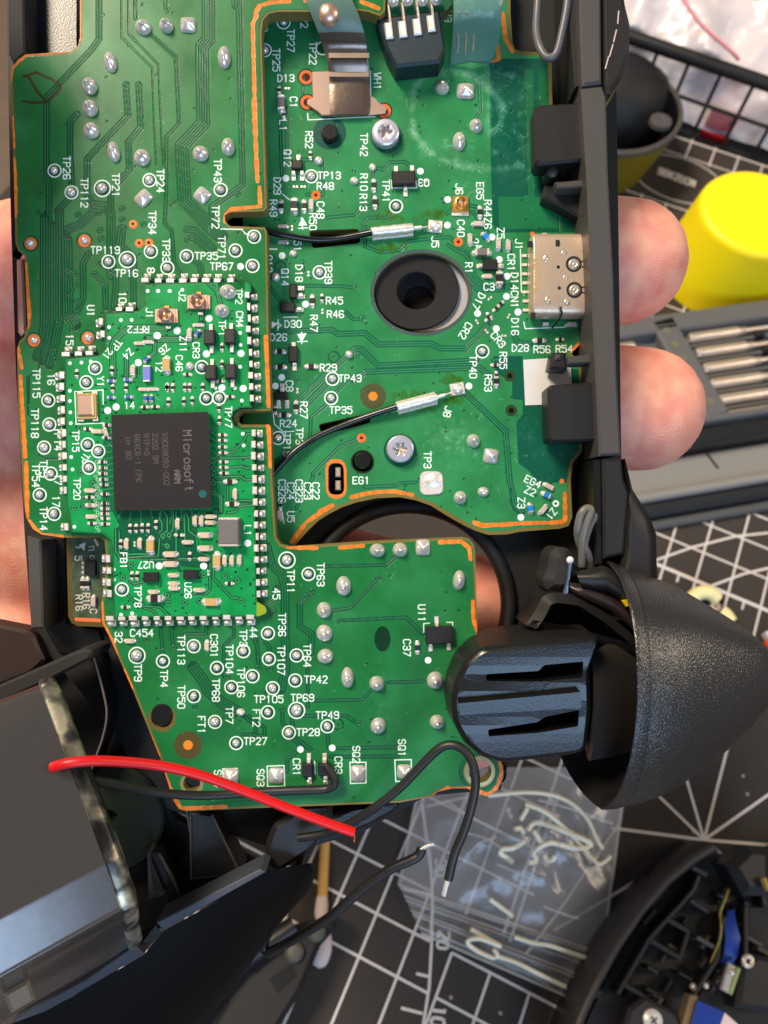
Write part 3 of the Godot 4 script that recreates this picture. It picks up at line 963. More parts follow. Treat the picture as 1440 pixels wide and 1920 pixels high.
	solder("G t 280 175;G T 710 910;G t 845 940;G t 1005 862;G t 1262 888;G t 1125 975;G t 1310 1018;G t 1200 1075;G t 1005 1122;G t 1390 795;G t 1395 928;G t 1415 1080;G t 1390 1205;G t 1115 1255;G t 1225 1365;G e 1250 1205;H T 215 415;H t 327 487;H t 265 910;H t 258 1040;H T 265 1195;H t 425 1278;H t 225 1310;H d 685 365;H d 803 362;H q 922 350;H v 510 550;H d 408 675;H d 410 795;H d 415 915;H v 1108 520 8;H v 530 1025;H d 683 1055;H d 985 1040;H d 690 1275;H d 995 1255;K q 160 150;K q 585 138;K q 825 128;J q 1200 152", t, t, 0.0)
	populate("G k 675 835 0;G k 1075 860 90;H r 893 870 90;K o 330 180;K o 415 180", t, t, 0.0)
	transistor(Q("H", 1005, 800), 51, 32, -3, 0.0, [[-3, -26], [-17, 24], [17, 24]], t, t)
	transistor(Q("K", 325, 115), 20, 25, 0, 0.0, [[2, -22], [4, 21]], t, t, "diode", 9.0)
	transistor(Q("K", 412, 112), 23, 22, 0, 0.0, [[0, -21], [2, 21]], t, t, "diode", 9.0)
	for e in ["A 690 1163", "A 722 1262", "A 772 1260"]:
		var vb := MB.new()
		vb.lathe(MT.copper, Transform3D(Basis(), PV(pts(e)[0])), [Vector2(0.0004, 0.0), Vector2(0.00036, 0.00005), Vector2(0.0002, 0.00005), Vector2(0.00018, -0.0002)], 18)
		obj("plated_hole", vb, t)
	var col := MB.new()
	for r in [0.00125, 0.0012]:
		col.lathe(mat(Color(0.62, 0.58, 0.42), 0.4, 0.6), Transform3D(Basis(), PV(Q("K", 1218, 128), 0.05)), [Vector2(0.00165, 0), Vector2(0.00125, 0.00003), Vector2(0.00124, -0.0016)], 32)
		break
	obj("hole_rim", col, t)
	var clip := MB.new()
	clip.prism(MT.rose, MT.rose, flatpoly(pts("Z 30 486 42 484 46 560 48 622 38 630 32 622"), -0.6), -0.0006, -0.0026, 0.0002)
	obj("metal_edge_clip", clip, t)

# ---------- the radio module on the main board ----------
func build_module() -> void:
	var root: Node3D = get_node("main_circuit_board")
	var t := Node3D.new()
	t.name = "wireless_module"
	root.add_child(t)
	t.set_meta("label", "bright green module crowded with a large black chip")
	offs[t] = offs[root]
	var h := 0.8
	var pic := Pic.new(100, 505, 420, 670, 2.8, Color(0.05, 0.55, 0.275))
	var gap := Color(0.01, 0.25, 0.165)
	var lit := Color(0.20, 0.56, 0.34)
	var white := Color(0.95, 0.97, 0.95)
	pic.mottle(0.02, 8, 0.14)
	speckle(pic, 420, gap, 5)
	pic.fill(pts("P 690 300 720 420 780 480 780 960 860 1060 840 1440 690 1440"), Color(0.02, 0.36, 0.21, 0.6))
	pic.fill(pts("Q 660 100 1430 100 1430 660 840 650 700 620 690 330 740 270"), Color(0.015, 0.31, 0.20, 0.9))
	pic.fill(pts("R 0 100 720 100 720 280 540 300 540 560 700 620 700 760 0 700"), Color(0.015, 0.31, 0.20, 0.9))
	pic.fill(pts("O 560 560 660 560 680 1000 690 1440 560 1440"), Color(0.02, 0.33, 0.2, 0.7))
	# signal lines: radio feeds and the fan-out from the chip
	traces(pic, "3 M 1290 690 860 690 770 745 690 830 665 900 672 1240;2 M 820 1010 820 1240;3 M 1440 815 1180 820 1050 810;2 M 1140 860 1140 960 1030 1060;2 N 595 520 580 640;3 N 100 820 440 820 590 760 595 640;2 N 630 150 760 270 810 450;1 N 780 170 790 220 860 250;1 M 960 1080 960 1200;2 P 690 930 760 950 760 1040 880 1050;1 P 690 860 780 800 800 790;1 P 690 900 770 835 1080 830 1160 815;1 P 870 770 940 770 1060 640 1100 560 1160 560;1 P 690 960 770 840;1 P 870 945 1040 925 1080 945 1160 945;1 P 780 1040 1030 1040 1080 1080 1160 1078;1 P 700 1070 770 1110 850 1105;1 P 880 1110 880 1340;1 P 1000 1310 1180 1310;1 P 1000 1350 1180 1350;2 P 700 1200 800 1270 805 1440;2 R 745 100 745 200;1 R 880 130 960 120 1010 60 1180 40", gap, lit, 3.6)
	traces(pic, "1 R 120 110 110 190 140 240 140 330 100 360 100 600;1 R 160 110 200 170 200 330 160 360;1 R 270 110 265 320 220 370;1 R 300 110 300 560;1 R 390 130 400 440;1 R 410 130 440 200 440 330 530 400 540 560 690 620;1 R 480 110 480 190;1 R 560 110 540 180;1 R 620 110 615 240;1 R 740 620 715 860 920 1080 1000 1090 1030 1110;1 R 680 700 680 1000 640 1040 490 1040;1 R 0 660 560 640;1 R 0 1180 110 1180 230 1290;1 Q 700 320 700 560 750 640 1180 610 1200 330;1 Q 740 340 740 580 800 600 1150 590;1 Q 810 1020 890 1110 1000 1190 1130 1240 1170 1300;1 Q 990 1130 1020 1180 1200 1190 1310 1300;1 Q 860 900 900 930 1020 905;1 Q 830 700 870 780 880 820;v R 140 390 220 390 200 500 845 840 990 890 1035 1115 210 1055 400 1140 210 1145 560 1120 610 830;v Q 780 860 1280 1060 1290 1150 870 710 1230 390 1300 380;v O 295 495 480 880 305 1000 480 1060 440 1120 495 1170 500 1240 340 1290 340 1365 505 1350 230 1395;v P 710 520 710 860 725 1000 715 1120", gap, lit, 3.5)
	for k in 9:
		var x := 226.0 + k * 19.0
		pic.poly(PackedVector2Array([Vector2(x, 955), Vector2(x, 962 + (k % 3) * 4), Vector2(x - 6 + k % 4 * 3, 972 + (k % 3) * 5)]), 0.8, lit)
	for k in 12:
		var y := 800.0 + k * 11.5
		pic.poly(PackedVector2Array([Vector2(194, y + 3), Vector2(212, y)]), 0.8, lit)
		pic.poly(PackedVector2Array([Vector2(392, y), Vector2(400, y), Vector2(405, y + 5)]), 0.8, lit)
	for k in 10:
		var x := 222.0 + k * 17.0
		pic.poly(PackedVector2Array([Vector2(x + 4, 762), Vector2(x, 776)]), 0.8, lit)
	for k in 26:
		var y := 700.0 + k * 8.6
		pic.ring(Vector2(188 - fmod(k * 7.0, 11.0), 860 + k * 5.6), 2.6, 0.6, Color(0.6, 0.8, 0.66))
	# the module's bare rim shade and its white print
	rings_print(pic, "M 470 1140 370 1300;O 385 680 505 755 400 940;P 640 160 785 155;N 590 1130;Q 770 990", gap)
	lettering(pic, "M RFF2 955 705 180;M J1 1080 520;N J2 370 330;M TP 715 880 125;M 21 610 980 125;M Z4 840 980 135;M Z6 1245 930 140;N Z11 380 870;N CR3 525 940;N C46 335 1085;N TP2 1005 330;N CM4 1015 590;N TP1 820 690;M Y1 530 1290;O 14 855 240 0;O TP15 250 640;O TP 350 835 125;O TP20 265 1180;P TP77 890 370;Q FB1 790 665;Q U27 1040 715 180;R U26 435 1000;Q TP78 950 1070;R L1 1105 325;M 12 1190 1120", white, 12.0, 1.0)
	dots(pic, "M 955 1078 1165 775 1390 718;N 310 720 90 775 670 580 1030 975 815 1360 1055 1370;O 610 298 705 258;R 1105 470 610 725;Q 1190 725;N 640 980", 6.6, white)
	dots(pic, "M 185 1085 315 1078 760 600 880 598 1060 272 1180 272 1305 272 625 680 628 800 420 1065;N 95 272 230 272 370 260 1020 745 1025 880 1020 1125;O 185 75 185 190 190 318 195 440 200 820 215 960;P 1040 185 1050 560 1060 690 740 45 960 45;Q 235 285 760 1275 885 1260 680 765 680 880", 3.4, white)
	for e in ["O 240 85 255 450 570 438", "O 240 85 558 66 560 225"]:
		pic.poly(pts(e), 1.0, white)
	var edge := pts("Z 273 532 459 526 468 530 472 545 464 552 470 758 476 762 448 766 437 774 434 786 440 798 452 804 476 802 498 1112 482 1118 484 1136 500 1142 492 1154 482 1158 213 1158 211 1030 205 1012 190 1001 134 998 121 672 186 666 197 656 197 588 262 582 273 570")
	edge = pts("Z 273 532 459 526 470 531 472 548 463 552 470 758 474 764 450 765 438 772 434 785 440 798 454 804 476 803 481 1116 482 1128 502 1140 498 1150 484 1156 213 1158 211 1032 206 1012 192 1001 134 998 125 940 121 672 184 666 197 654 197 588 260 582 272 570")
	pic.poly(edge, 3.0, Color(0.10, 0.36, 0.20, 0.8), 0.4)
	pic.fill(pts("R 1210 1090 1260 1100 1330 1250 1240 1300 1205 1290"), Color(0.55, 0.62, 0.15))
	var mb := MB.new()
	grime(pic, 53, 120)
	plate(mb, pic.material(0.36, 2.0), mat(Color(0.07, 0.22, 0.10), 0.6), edge, [], h, 0.02, pic)
	obj("module_board", mb, t)
	# solder along the edges
	var s := ""
	for k in 10:
		s += "Z c %f %f 0;" % [472.0 + k * 0.9, 557.0 + k * 21.3]
	for k in 15:
		s += "Z c %f %f 0;" % [483.0 + k * 0.65, 813.0 + k * 21.4]
	for k in 13:
		s += "Z c %f %f 90;" % [211.0 + k * 21.7, 1164.0 - k * 0.2]
	for x in [277, 300, 322, 346, 367, 389, 410, 435]:
		s += "Z c %d 524 -90;" % x
	for k in 11:
		s += "Z c %f %f 180;" % [115.5 + k * 0.75, 706.0 + k * 21.4]
	s += "Z c 125 988 180;Z c 227 578 -90;Z c 248 578 -90;Z c 190 607 180;Z c 191 629 180;Z c 129 661 -90;Z c 152 660 -90;Z c 173 659 -90;Z c 202 1047 180;Z c 203 1069 180;Z c 203 1091 180;Z c 204 1112 180;"
	solder(s, t, root, 0.0)
	solder("M t 470 1140;M t 370 1300;O t 385 680;O t 505 755;O t 400 940;P t 640 160;P t 785 155;N t 590 1130;Q t 770 990;N t 455 1120;N d 885 285;N d 820 500", t, root, h)
	populate("M W 970 865 0;M W 1065 850 0;M b 1055 1045 -50;M v 1062 1210 90;M C 1280 1110 90;M w 900 1175 90;M b 655 1290 0;M b 840 1275 0;M s 670 1370 90;M s 820 1365 90;M s 660 1170 90;M s 265 1205 90;M W 1020 1382 0;M W 1122 1380 0;N b 545 750 -55;N W 550 660 0;N w 455 765 90;O b 655 155 0;O b 850 148 0;O b 1040 165 90;O b 1105 165 90;O s 1030 262 0;O s 1145 258 0;O s 1298 205 90;O s 1280 40 90;O s 1345 45 90;O s 390 508 0;O k 490 535 0;O k 598 545 70;O s 600 605 0;O s 605 465 0", t, root, h)
	populate("O s 555 880 0;O s 560 945 0;O s 560 1010 0;O s 565 1075 0;O s 570 1135 0;O k 410 1200 0;O s 410 1275 0;O s 580 1240 0;O k 420 1365 0;O s 580 1345 0;O s 582 1402 0;P s 215 205 90;P s 265 42 90;P s 205 40 90;P s 400 40 90;P s 455 40 90;P s 602 40 90;P s 390 200 90;P s 485 190 90;P s 910 145 0;P s 785 270 90;P s 790 412 90;P s 825 575 0;P s 825 637 0;P s 825 710 0;P s 830 775 0;P s 835 877 0;P s 835 940 0;P s 840 1005 0;P r 910 1100 0;P k 965 1240 90;P r 932 1350 0;N s 430 1215 0;N s 820 910 90;N s 820 1100 90;N s 800 1290 0", t, root, h)
	populate("Q k 425 45 0;Q s 580 25 0;Q s 580 85 0;Q k 425 172 0;Q s 580 140 0;Q s 435 248 0;Q s 585 195 0;Q s 585 255 0;Q s 865 305 90;Q s 932 305 90;Q s 1000 300 90;Q s 1068 300 90;Q s 1155 262 90;Q s 760 480 90;Q k 825 480 90;Q p 915 480 90;Q k 975 475 90;Q C 1100 500 90;Q K 1320 595 0;Q K 1320 705 0;Q k 1355 830 0;Q k 1355 925 0;Q k 1360 978 0;Q s 885 840 90;Q s 945 840 90;Q k 1130 1017 0;Q D 1150 1092 0;Q s 812 1190 0;Q s 1410 380 0;Q k 1400 252 90", t, root, h)
	populate("R s 345 380 0;R k 430 460 0;R s 455 620 90;R k 515 217 90;R k 587 217 90;R k 690 172 0;R k 690 240 0;R K 630 380 0;R K 630 528 0;R k 612 650 0;R C 765 672 90;R k 850 667 90;R k 930 667 90;R k 1015 662 90;R s 902 925 0;R p 665 805 90;R k 560 997 0;R C 700 1130 0;R q 475 820 0;Q q 1110 848 0", t, root, h)
	# the large black chip with its faint lettering
	var cp := Pic.new(0, 0, 256, 256, 2.0, Color(0.142, 0.128, 0.132))
	cp.mottle(0.5, 21, 0.05)
	var cc := Color(0.33, 0.30, 0.30)
	for l in strokes("Microsoft", Vector2(198, 128), 90, 21) + strokes("ARM", Vector2(168, 170), 90, 14):
		cp.poly(l, 1.5, Color(0.40, 0.37, 0.37))
	for l in strokes("X90D8093-002", Vector2(139, 122), 90, 13.5) + strokes("2202 9M", Vector2(113, 92), 90, 13.5) + strokes("RTF+G", Vector2(90, 82), 90, 13.5) + strokes("B6XC6-1 CPK", Vector2(66, 118), 90, 13.5) + strokes("U+ 80", Vector2(42, 90), 90, 13.5):
		cp.poly(l, 0.95, cc)
	cp.ring(Vector2(24, 24), 6, 5, Color(0.15, 0.14, 0.14))
	cp.disc(Vector2(233, 218), 10.5, Color(0.09, 0.36, 0.36))
	var chip := MB.new()
	var cm := cp.material(0.5, 0.0)
	var qd := [Vector2(208.5, 778), Vector2(391, 772), Vector2(397, 952), Vector2(215, 958)]
	var top := []
	var low := []
	for q in qd:
		top.append(PV(q, h + 1.0))
		low.append(PV(q, h + 0.25))
	chip.flat(cm, top[0], top[1], top[2], Vector3.UP, Vector2(0, 0), Vector2(1, 0), Vector2(1, 1))
	chip.flat(cm, top[0], top[2], top[3], Vector3.UP, Vector2(0, 0), Vector2(1, 1), Vector2(0, 1))
	var mid: Vector3 = (top[0] + top[2]) / 2.0
	for k in 4:
		chip.quad(MT.chipbody, low[k], low[(k + 1) % 4], top[(k + 1) % 4], top[k], (low[k] + low[(k + 1) % 4]) / 2.0 - mid)
	obj("large_chip", chip, t, root)
	# diodes, choke, crystal and the two coaxial sockets
	for e in [Q("N", 690, 808), Q("N", 918, 798), Q("N", 704, 1200), Q("N", 926, 1190)]:
		var u := (REACH - h * 0.001) / FOCAL
		var m := MB.new()
		var xf := Transform3D(Basis(), PV(e, h))
		m.box(MT.chipbody, xf, Vector3(20, 14, 27.5) * u, 2.4 * u)
		m.box(MT.tin, xf.translated_local(Vector3(1, 0, -20) * u), Vector3(7, 4, 13) * u, u)
		m.box(MT.tin, xf.translated_local(Vector3(2, 0, 21) * u), Vector3(7, 4, 15) * u, u)
		obj("diode", m, t, root)
	var u2 := (REACH - h * 0.001) / FOCAL
	var lm := MB.new()
	var lx := Transform3D(Basis(), PV(Q("R", 915, 340), h))
	lm.box(MT.grey, lx, Vector3(38, 22, 47) * u2, 2.0 * u2)
	lm.box(MT.tin, lx.translated_local(Vector3(0, 0, -24) * u2), Vector3(37, 22.5, 5) * u2, 1.5 * u2)
	lm.box(MT.tin, lx.translated_local(Vector3(0, 0, 25) * u2), Vector3(36, 22.5, 4) * u2, 1.5 * u2)
	obj("choke", lm, t, root)
	var ym := MB.new()
	var yx := Transform3D(Basis(Vector3.UP, 0.03), PV(Q("O", 392, 255), h))
	ym.box(MT.ochre, yx, Vector3(36, 8, 48) * u2, 1.0 * u2)
	ym.box(MT.rose, yx.translated_local(Vector3(-1, 7.5, -1.5) * u2), Vector3(30, 5, 40) * u2, 2.5 * u2)
	for c in [[-13, -25], [14, -25], [-13, 24], [14, 24]]:
		ym.box(MT.tin, yx.translated_local(Vector3(c[0], 0, c[1]) * u2), Vector3(10, 5, 8) * u2, u2)
	obj("crystal_can", ym, t, root)
	for e in [Q("M", 1278, 560), Q("N", 560, 405)]:
		var m := MB.new()
		var xf := Transform3D(Basis(), PV(e, h))
		m.box(MT.rose, xf, Vector3(34, 7, 27) * u2, 1.5 * u2)
		for sx in [-18.0, 18.0]:
			m.box(MT.rose, xf.translated_local(Vector3(sx, 0, 0) * u2), Vector3(7, 5, 26) * u2, 1.0 * u2)
		m.box(MT.gold, xf.translated_local(Vector3(0, 0, -17) * u2), Vector3(9, 4, 6) * u2, 1.0 * u2)
		m.box(MT.tin, xf.translated_local(Vector3(3, 0, 21) * u2), Vector3(9, 4, 6) * u2, 1.0 * u2)
		m.lathe(MT.rose, xf, [Vector2(13, 7) * u2, Vector2(12.6, 17) * u2, Vector2(11.4, 18) * u2, Vector2(10.4, 17) * u2, Vector2(10.2, 8) * u2, Vector2(0, 8) * u2], 28)
		m.lathe(MT.gold, xf, [Vector2(3.4, 8) * u2, Vector2(3.0, 14) * u2, Vector2(0, 15) * u2], 12)
		obj("coaxial_socket", m, t, root)

# ---------- the lower board, behind and to the right ----------
const LH := -3.6
func build_lower_board() -> void:
	var t := thing("lower_circuit_board", "lower green circuit board at the right with the oval black hole and metal charging port", "circuit board", P(790, 500, LH))
	var pic := Pic.new(455, -70, 660, 1120, 1.75, Color(0.175, 0.50, 0.292))
	var gap := Color(0.06, 0.33, 0.225)
	var lit := Color(0.18, 0.50, 0.325)
	var teal := Color(0.045, 0.33, 0.25)
	var white := Color(0.93, 0.95, 0.94)
	pic.mottle(0.02, 31, 0.12)
	pic.fill(pts("Z 918 110 1110 110 1110 436 932 436 924 420 920 300"), teal)
	pic.fill(pts("Z 934 369 1048 369 1048 428 936 430"), Color(0.11, 0.43, 0.26))
	pic.fill(pts("Z 984 130 1000 130 1002 369 990 369"), Color(0.11, 0.41, 0.26))
	pic.fill(pts("Z 1010 130 1034 130 1034 300 1010 300"), Color(0.08, 0.38, 0.22))
	pic.fill(pts("Z 925 668 980 668 980 692 1092 692 1092 850 1072 870 1068 905 1040 905 1012 908 992 884 972 868 968 792 980 776 980 750 960 748 960 716 930 700"), teal)
	pic.fill(pts("Z 455 -70 600 -70 590 130 500 130"), Color(0.08, 0.39, 0.23, 0.5))
	speckle(pic, 330, gap, 17)
	traces(pic, "1 E 240 265 500 268 572 275;1 E 520 400 560 440 605 435;2 E 120 505 450 495 480 515 620 510 690 570 960 565 1010 590 1140 590 1262 470;1 E 440 850 545 740;2 E 265 870 530 625 570 590 600 592 690 680 1200 652;2 E 300 900 440 760;2 E 560 755 625 712 1215 690 1280 745;1 E 335 1065 340 950 440 865;2 E 1140 820 1350 1020 1372 1280 1400 1400 1440 1440;1 E 600 1055 490 1100 350 1240 350 1262 262 1420;1 E 620 1310 790 1302 800 1290 890 1285;1 E 625 -40 620 60 700 92 800 82 850 32 1060 12 1150 100 1195 215 1240 268 1370 265;1 E 300 140 300 190;1 E 120 260 160 320 190 360;v E 572 275 608 435 590 625 270 755 300 150;r E 460 635 180 165", gap, lit, 4.4)
	traces(pic, "1 B 425 1130 570 1115 600 1082 690 1062;1 B 620 1250 612 1160 640 1130 740 1130 770 1080;1 B 670 870 720 880 750 842 830 840 870 875;1 B 665 880 665 1090;1 B 178 620 188 930;1 B 216 560 216 800;1 B 1215 420 1222 575 1192 625;1 B 272 830 400 830 405 1012 320 1010;1 B 300 450 300 480;1 B 1050 1110 1090 1070;1 B 1155 1065 1215 1075;1 B 1180 1100 1260 1210;1 B 125 1440 170 1400;0 U 740 900 680 860 650 780 650 640;2 T 690 380 720 460 860 470;0 S 560 1130 660 1110", gap, lit, 4.4)
	traces(pic, "1 S 0 660 90 720 160 745 220 820;2 S 200 940 250 1040 310 1120 540 1120 640 1090;1 T 560 620 460 640;1 S 1160 300 1165 570", gap, lit, 4.4)
	# residue that solvent has left on the lacquer
	var r := RandomNumberGenerator.new()
	r.seed = 4
	for c in [[B_loop(), 1.0]]:
		var loop: PackedVector2Array = c[0]
		for k in 700:
			var i := r.randi() % (loop.size() - 1)
			var p := loop[i].lerp(loop[i + 1], r.randf()) + Vector2(r.randfn(0, 3.5), r.randfn(0, 3.5))
			pic.disc(p, r.randf_range(1.5, 8.0), Color(0.60, 0.76, 0.66, 0.055))
			if k % 6 == 0:
				pic.line(p, p + Vector2(r.randfn(0, 4), r.randfn(0, 4)), r.randf_range(0.5, 1.0), Color(0.66, 0.80, 0.70, 0.3))
	for c in [[Vector2(850, 822), 30, 20, 160], [Vector2(1000, 250), 40, 60, 200], [Vector2(905, 140), 30, 15, 120], [Vector2(850, 290), 40, 20, 140], [Vector2(1000, 830), 30, 30, 40], [Vector2(910, 880), 30, 60, 40]]:
		for k in c[3]:
			var p: Vector2 = c[0] + Vector2(r.randfn(0, c[1]), r.randfn(0, c[2]))
			pic.disc(p, r.randf_range(1.5, 9.0), Color(0.60, 0.76, 0.66, 0.04))
			if k % 5 == 0:
				pic.line(p, p + Vector2(r.randfn(0, 5), r.randfn(0, 4)), r.randf_range(0.5, 1.1), Color(0.66, 0.80, 0.70, 0.3))
	for c in [Q("B", 740, 1120), Q("B", 760, 1290), Q("B", 985, 1110), Q("E", 840, 840), Q("E", 910, 890), Q("E", 1080, 750), Q("E", 1090, 850)]:
		for k in 26:
			var p: Vector2 = c + Vector2(r.randfn(0, 14), r.randfn(0, 5))
			pic.disc(p, r.randf_range(2, 7), Color(0.20, 0.33, 0.03, 0.22), 0.8)
	# bare rim and copper
	var edge := pts("Z 455 -70 958 -70 957 20 961 80 966 92 976 96 1012 98 1028 104 1034 118 1036 195 1040 330 1098 400 1104 628 1072 662 1092 690 1092 846 1074 868 1070 900 1073 970 1066 986 1050 991 1012 994 975 997 950 1002 916 1003 894 996 870 985 840 968 808 948 780 938 749 932 706 934 668 942 641 951 616 964 597 976 578 994 556 1018 540 1040 455 1040")
	rimmed(pic, edge, 7.0, "B 1335 70 1350 200 1385 265;B 1308 235 1315 305 1285 318;E 550 1362 618 1345;E 625 1343 700 1334 780 1332;E 790 1335 865 1350;E 385 1436 452 1405;H 320 215 450 130;H 240 320 310 225;H 1190 222 1235 236 1308 232;U 270 990 340 1020 515 1018;U 550 1018 745 1002;U 775 1002 1015 995;U 1045 998 1190 985 1215 960 1210 690;T 1305 520 1440 410")
	for e in ["S 875 545", "U 1180 565"]:
		pic.disc(pts(e)[0], 4.6, Color(0.9, 0.47, 0.25))
	pic.disc(Q("E", 662, 838), 24, Color(0.30, 0.31, 0.19))
	pic.disc(Q("E", 662, 838), 8.4, Color(0.95, 0.52, 0.17))
	pic.disc(Q("B", 437, 690), 31, Color(0.07, 0.30, 0.25))
	pic.disc(Q("E", 608, 1178), 22, Color(0.14, 0.17, 0.11))
	pic.disc(Q("B", 733, 712), 30, Color(0.05, 0.30, 0.22))
	pic.disc(Q("E", 803, 1120), 31, Color(0.04, 0.33, 0.22))
	pic.fill(ellipse(Vector2(790, 549), 96, 82, 48), Color(0.26, 0.34, 0.32))
	for e in ["T 640 800", "T 655 1160"]:
		pic.disc(pts(e)[0], 11, Color(0.17, 0.27, 0.15))
		pic.disc(pts(e)[0], 5, Color(0.05, 0.06, 0.03))
	for e in ["B 365 1012", "B 1105 1255", "E 602 1055"]:
		pic.disc(pts(e)[0], 8.4, Color(0.95, 0.42, 0.17))
		pic.disc(pts(e)[0], 3.0, Color(0.2, 0.05, 0.03))
	for e in ["B 315 400", "B 322 530", "B 718 575"]:
		pic.disc(pts(e)[0], 16, Color(0.05, 0.22, 0.15))
		pic.disc(pts(e)[0], 13.5, Color(0.85, 0.42, 0.22))
		pic.disc(pts(e)[0], 7.5, Color(0.25, 0.12, 0.07))
	pic.fill(pts("E 470 1165 495 1168 515 1185 525 1215 525 1330 515 1355 490 1370 462 1372 435 1360 420 1335 415 1215 425 1185 445 1168"), Color(0.88, 0.48, 0.20))
	# print
	rings_print(pic, "B 198 115 100 260 342 915 782 1070;E 385 195 452 748 445 848 1230 605 170 1055;B 400 250", gap)
	lettering(pic, "B 30 95 135;B TP27 235 210;B TP25 160 310;B TP2 305 100;B TP22 350 275;B D13 210 405 0;B C1 250 530;B L1 195 650;B WH1 685 420;B R52 330 725;B TP42 615 750;B Q12 218 820;B TP13 435 910 0;B R48 415 965 0;B D29 165 965;B R49 145 1080;B C48 390 1090;B R50 350 1150;B R10 615 945;B R13 612 1050;B TP41 730 990;B Q3 925 948 180;B J6 1110 980;B EG5 1218 990;B R44Z6 1258 1112;B C40 1118 1185;B J5 985 1255;B 24 1200 1268 60;B Z5 1325 1210;B R1 1160 1390;B 51 270 1275;B U3 1052 85", white, 12.8)
	lettering(pic, "E Q14 205 220;E D18 278 200;E TP39 430 195;E R45 462 342 0;E R46 467 412 0;E R47 355 460;E D30 247 463 0;E D26 172 532 0;E R29 430 690 0;E TP43 543 745 0;E TP35 495 910 0;E C8 228 785;E R27 303 910;E R24 223 980 0;E TP3 280 1045;E TP19 215 1090;E EG1 600 1275 0;E TP3 945 1168;E C326 190 1330;E C24 235 1330;E C323 278 1330;E C23 322 1330;E C22 365 1330;E J8 1050 918 105;E D17 1210 345 118;E CR2 1142 498 120;E CR3 1312 545 50;E TP40 1182 685;E R53 1260 770;E R55 1338 652;E C3 1265 270 0;H U5 235 190;S CR1 655 840;S D14CN1 690 1130;T D16 695 290;T D28 750 510 0;T R56 975 525 0;T R54 1205 520 0;S J1 735 650;U EG4 880 570 25;U Z2 852 668 25;U Z3 760 790;U Z1 1072 905 130;E Q13 120 150", white, 12.8)
	dots(pic, "B 1050 1035 1048 1168 908 888 1280 1230;E 190 108 312 360 1205 408 1302 487 1355 320 1415 400 188 740 155 785 1160 785 1318 128 1358 215 1415 402;B 210 925;U 755 940", 6.4, white)
	pic.ring(Q("U", 1118, 797), 4.5, 1.8, white)
	for e in ["X 535 622 540 690 1232 655", "X 1145 -30 1165 168 1185 190 1190 438 1282 522", "X 655 205 745 190", "S 750 705 760 1140 790 1180", "T 785 240 800 310 1215 295", "B 290 1130 297 1190", "B 275 1185 322 1182", "E 292 505 292 565", "E 270 555 322 553", "E 170 440 168 495", "E 165 455 185 470 165 485", "E 198 428 270 426", "B 758 935 760 975 890 975 885 940", "W 175 960 190 1080 280 1160 390 1155", "W 305 1150 305 1190", "V 275 20 345 80", "V 120 590 215 592", "H 190 165 200 225"]:
		pic.poly(pts(e), 1.0, white, 0.75)
	for e in ["B 297 1128 275 1172 322 1170", "E 292 560 268 515 318 512", "E 136 450 168 462 136 488"]:
		pic.fill(pts(e), white)
	var mb := MB.new()
	var slots := [round_poly(pts("B 330 1195 590 1188 600 1262 345 1290"), 8.0), round_poly(pts("E 375 985 640 928 655 975 400 1042"), 8.0), round_poly(pts("E 430 1185 510 1185 514 1350 430 1350"), 13.0)]
	grime(pic, 52, 260)
	plate(mb, pic.material(0.40, 2.0, sheen()), MT.fr4, edge, [ellipse(Vector2(790, 549), 89, 75, 56), ellipse(Q("E", 608, 1178), 19, 19, 24)] + slots, LH, LH - 1.5, pic)
	obj("board", mb, t)
	solder("B d 1020 458;B q 1143 475;B d 1197 655;B v 1110 735;E d 1183 1070;E q 1275 1150 10;E d 1115 1365;E T 1235 1335;B t 198 115;B t 100 260;B t 342 915;B t 782 1070;E t 385 195;E t 452 748;E t 445 848;E t 1230 605;E t 170 1055;B e 660 870;V e 205 885;W e 965 360;X e 650 1118;V e 385 640;B e 565 940", t, t, LH)
	populate("X p 325 365 0;X s 240 385 90;X g 265 530 90;X s 290 640 90;X s 565 1060 90;X p 410 1385 0;X p 490 1385 0;X r 1222 1375 90;V r 1235 110 90;V D 400 150 90;V r 260 150 90;V r 500 150 90;V w 575 140 90;V p 545 850 90;V r 585 1135 90;V s 685 1105 90;V p 690 1240 90;V W 280 362 0;V W 282 525 0;V p 375 375 90;W r 575 485 0;W r 290 990 0;W r 415 905 90;W p 430 735 90;W r 245 330 0;W r 250 490 0;S r 330 325 90;S w 310 447 0;S a 390 582 50;S w 225 610 90;S g 350 748 0;S k 410 990 0;S D 530 1015 90;S w 520 660 90;S w 622 672 90;S p 435 1215 -40", t, t, LH)
	populate("S s 545 1275 -40;S s 500 1320 -40;S s 430 1400 50;S p 630 1400 120;T r 950 437 0;T s 1165 425 0;T p 580 385 0;T p 575 470 0;T s 420 205 -40;T p 300 240 60;T p 400 340 50;T s 500 800 90;T s 490 690 0;T r 500 860 90;U w 1045 622 28;U a 1020 710 25;U a 852 850 80;U w 985 862 130;T w 1280 272 0;H w 180 180 90;H s 182 130 90;E s 155 910 90", t, t, LH)
	transistor(Q("B", 820, 938), 43, 25, -2, LH, [[-13, -20], [17, -20], [3, 23]], t, t)
	transistor(Q("X", 430, 1175), 20, 17, 0, LH, [[2, -14], [-7, 20], [9, 20]], t, t, "transistor", 9.0)
	transistor(Q("V", 390, 1045), 14, 26, 0, LH, [[13, -8, 1.57], [14, 8, 1.57]], t, t, "transistor", 9.0)
	transistor(Q("V", 330, 1210), 28, 18, 0, LH, [[22, 3, 1.57]], t, t, "transistor", 9.0)
	transistor(Q("W", 390, 365), 17, 30, 0, LH, [[0, -17], [2, 22]], t, t, "diode", 9.0)
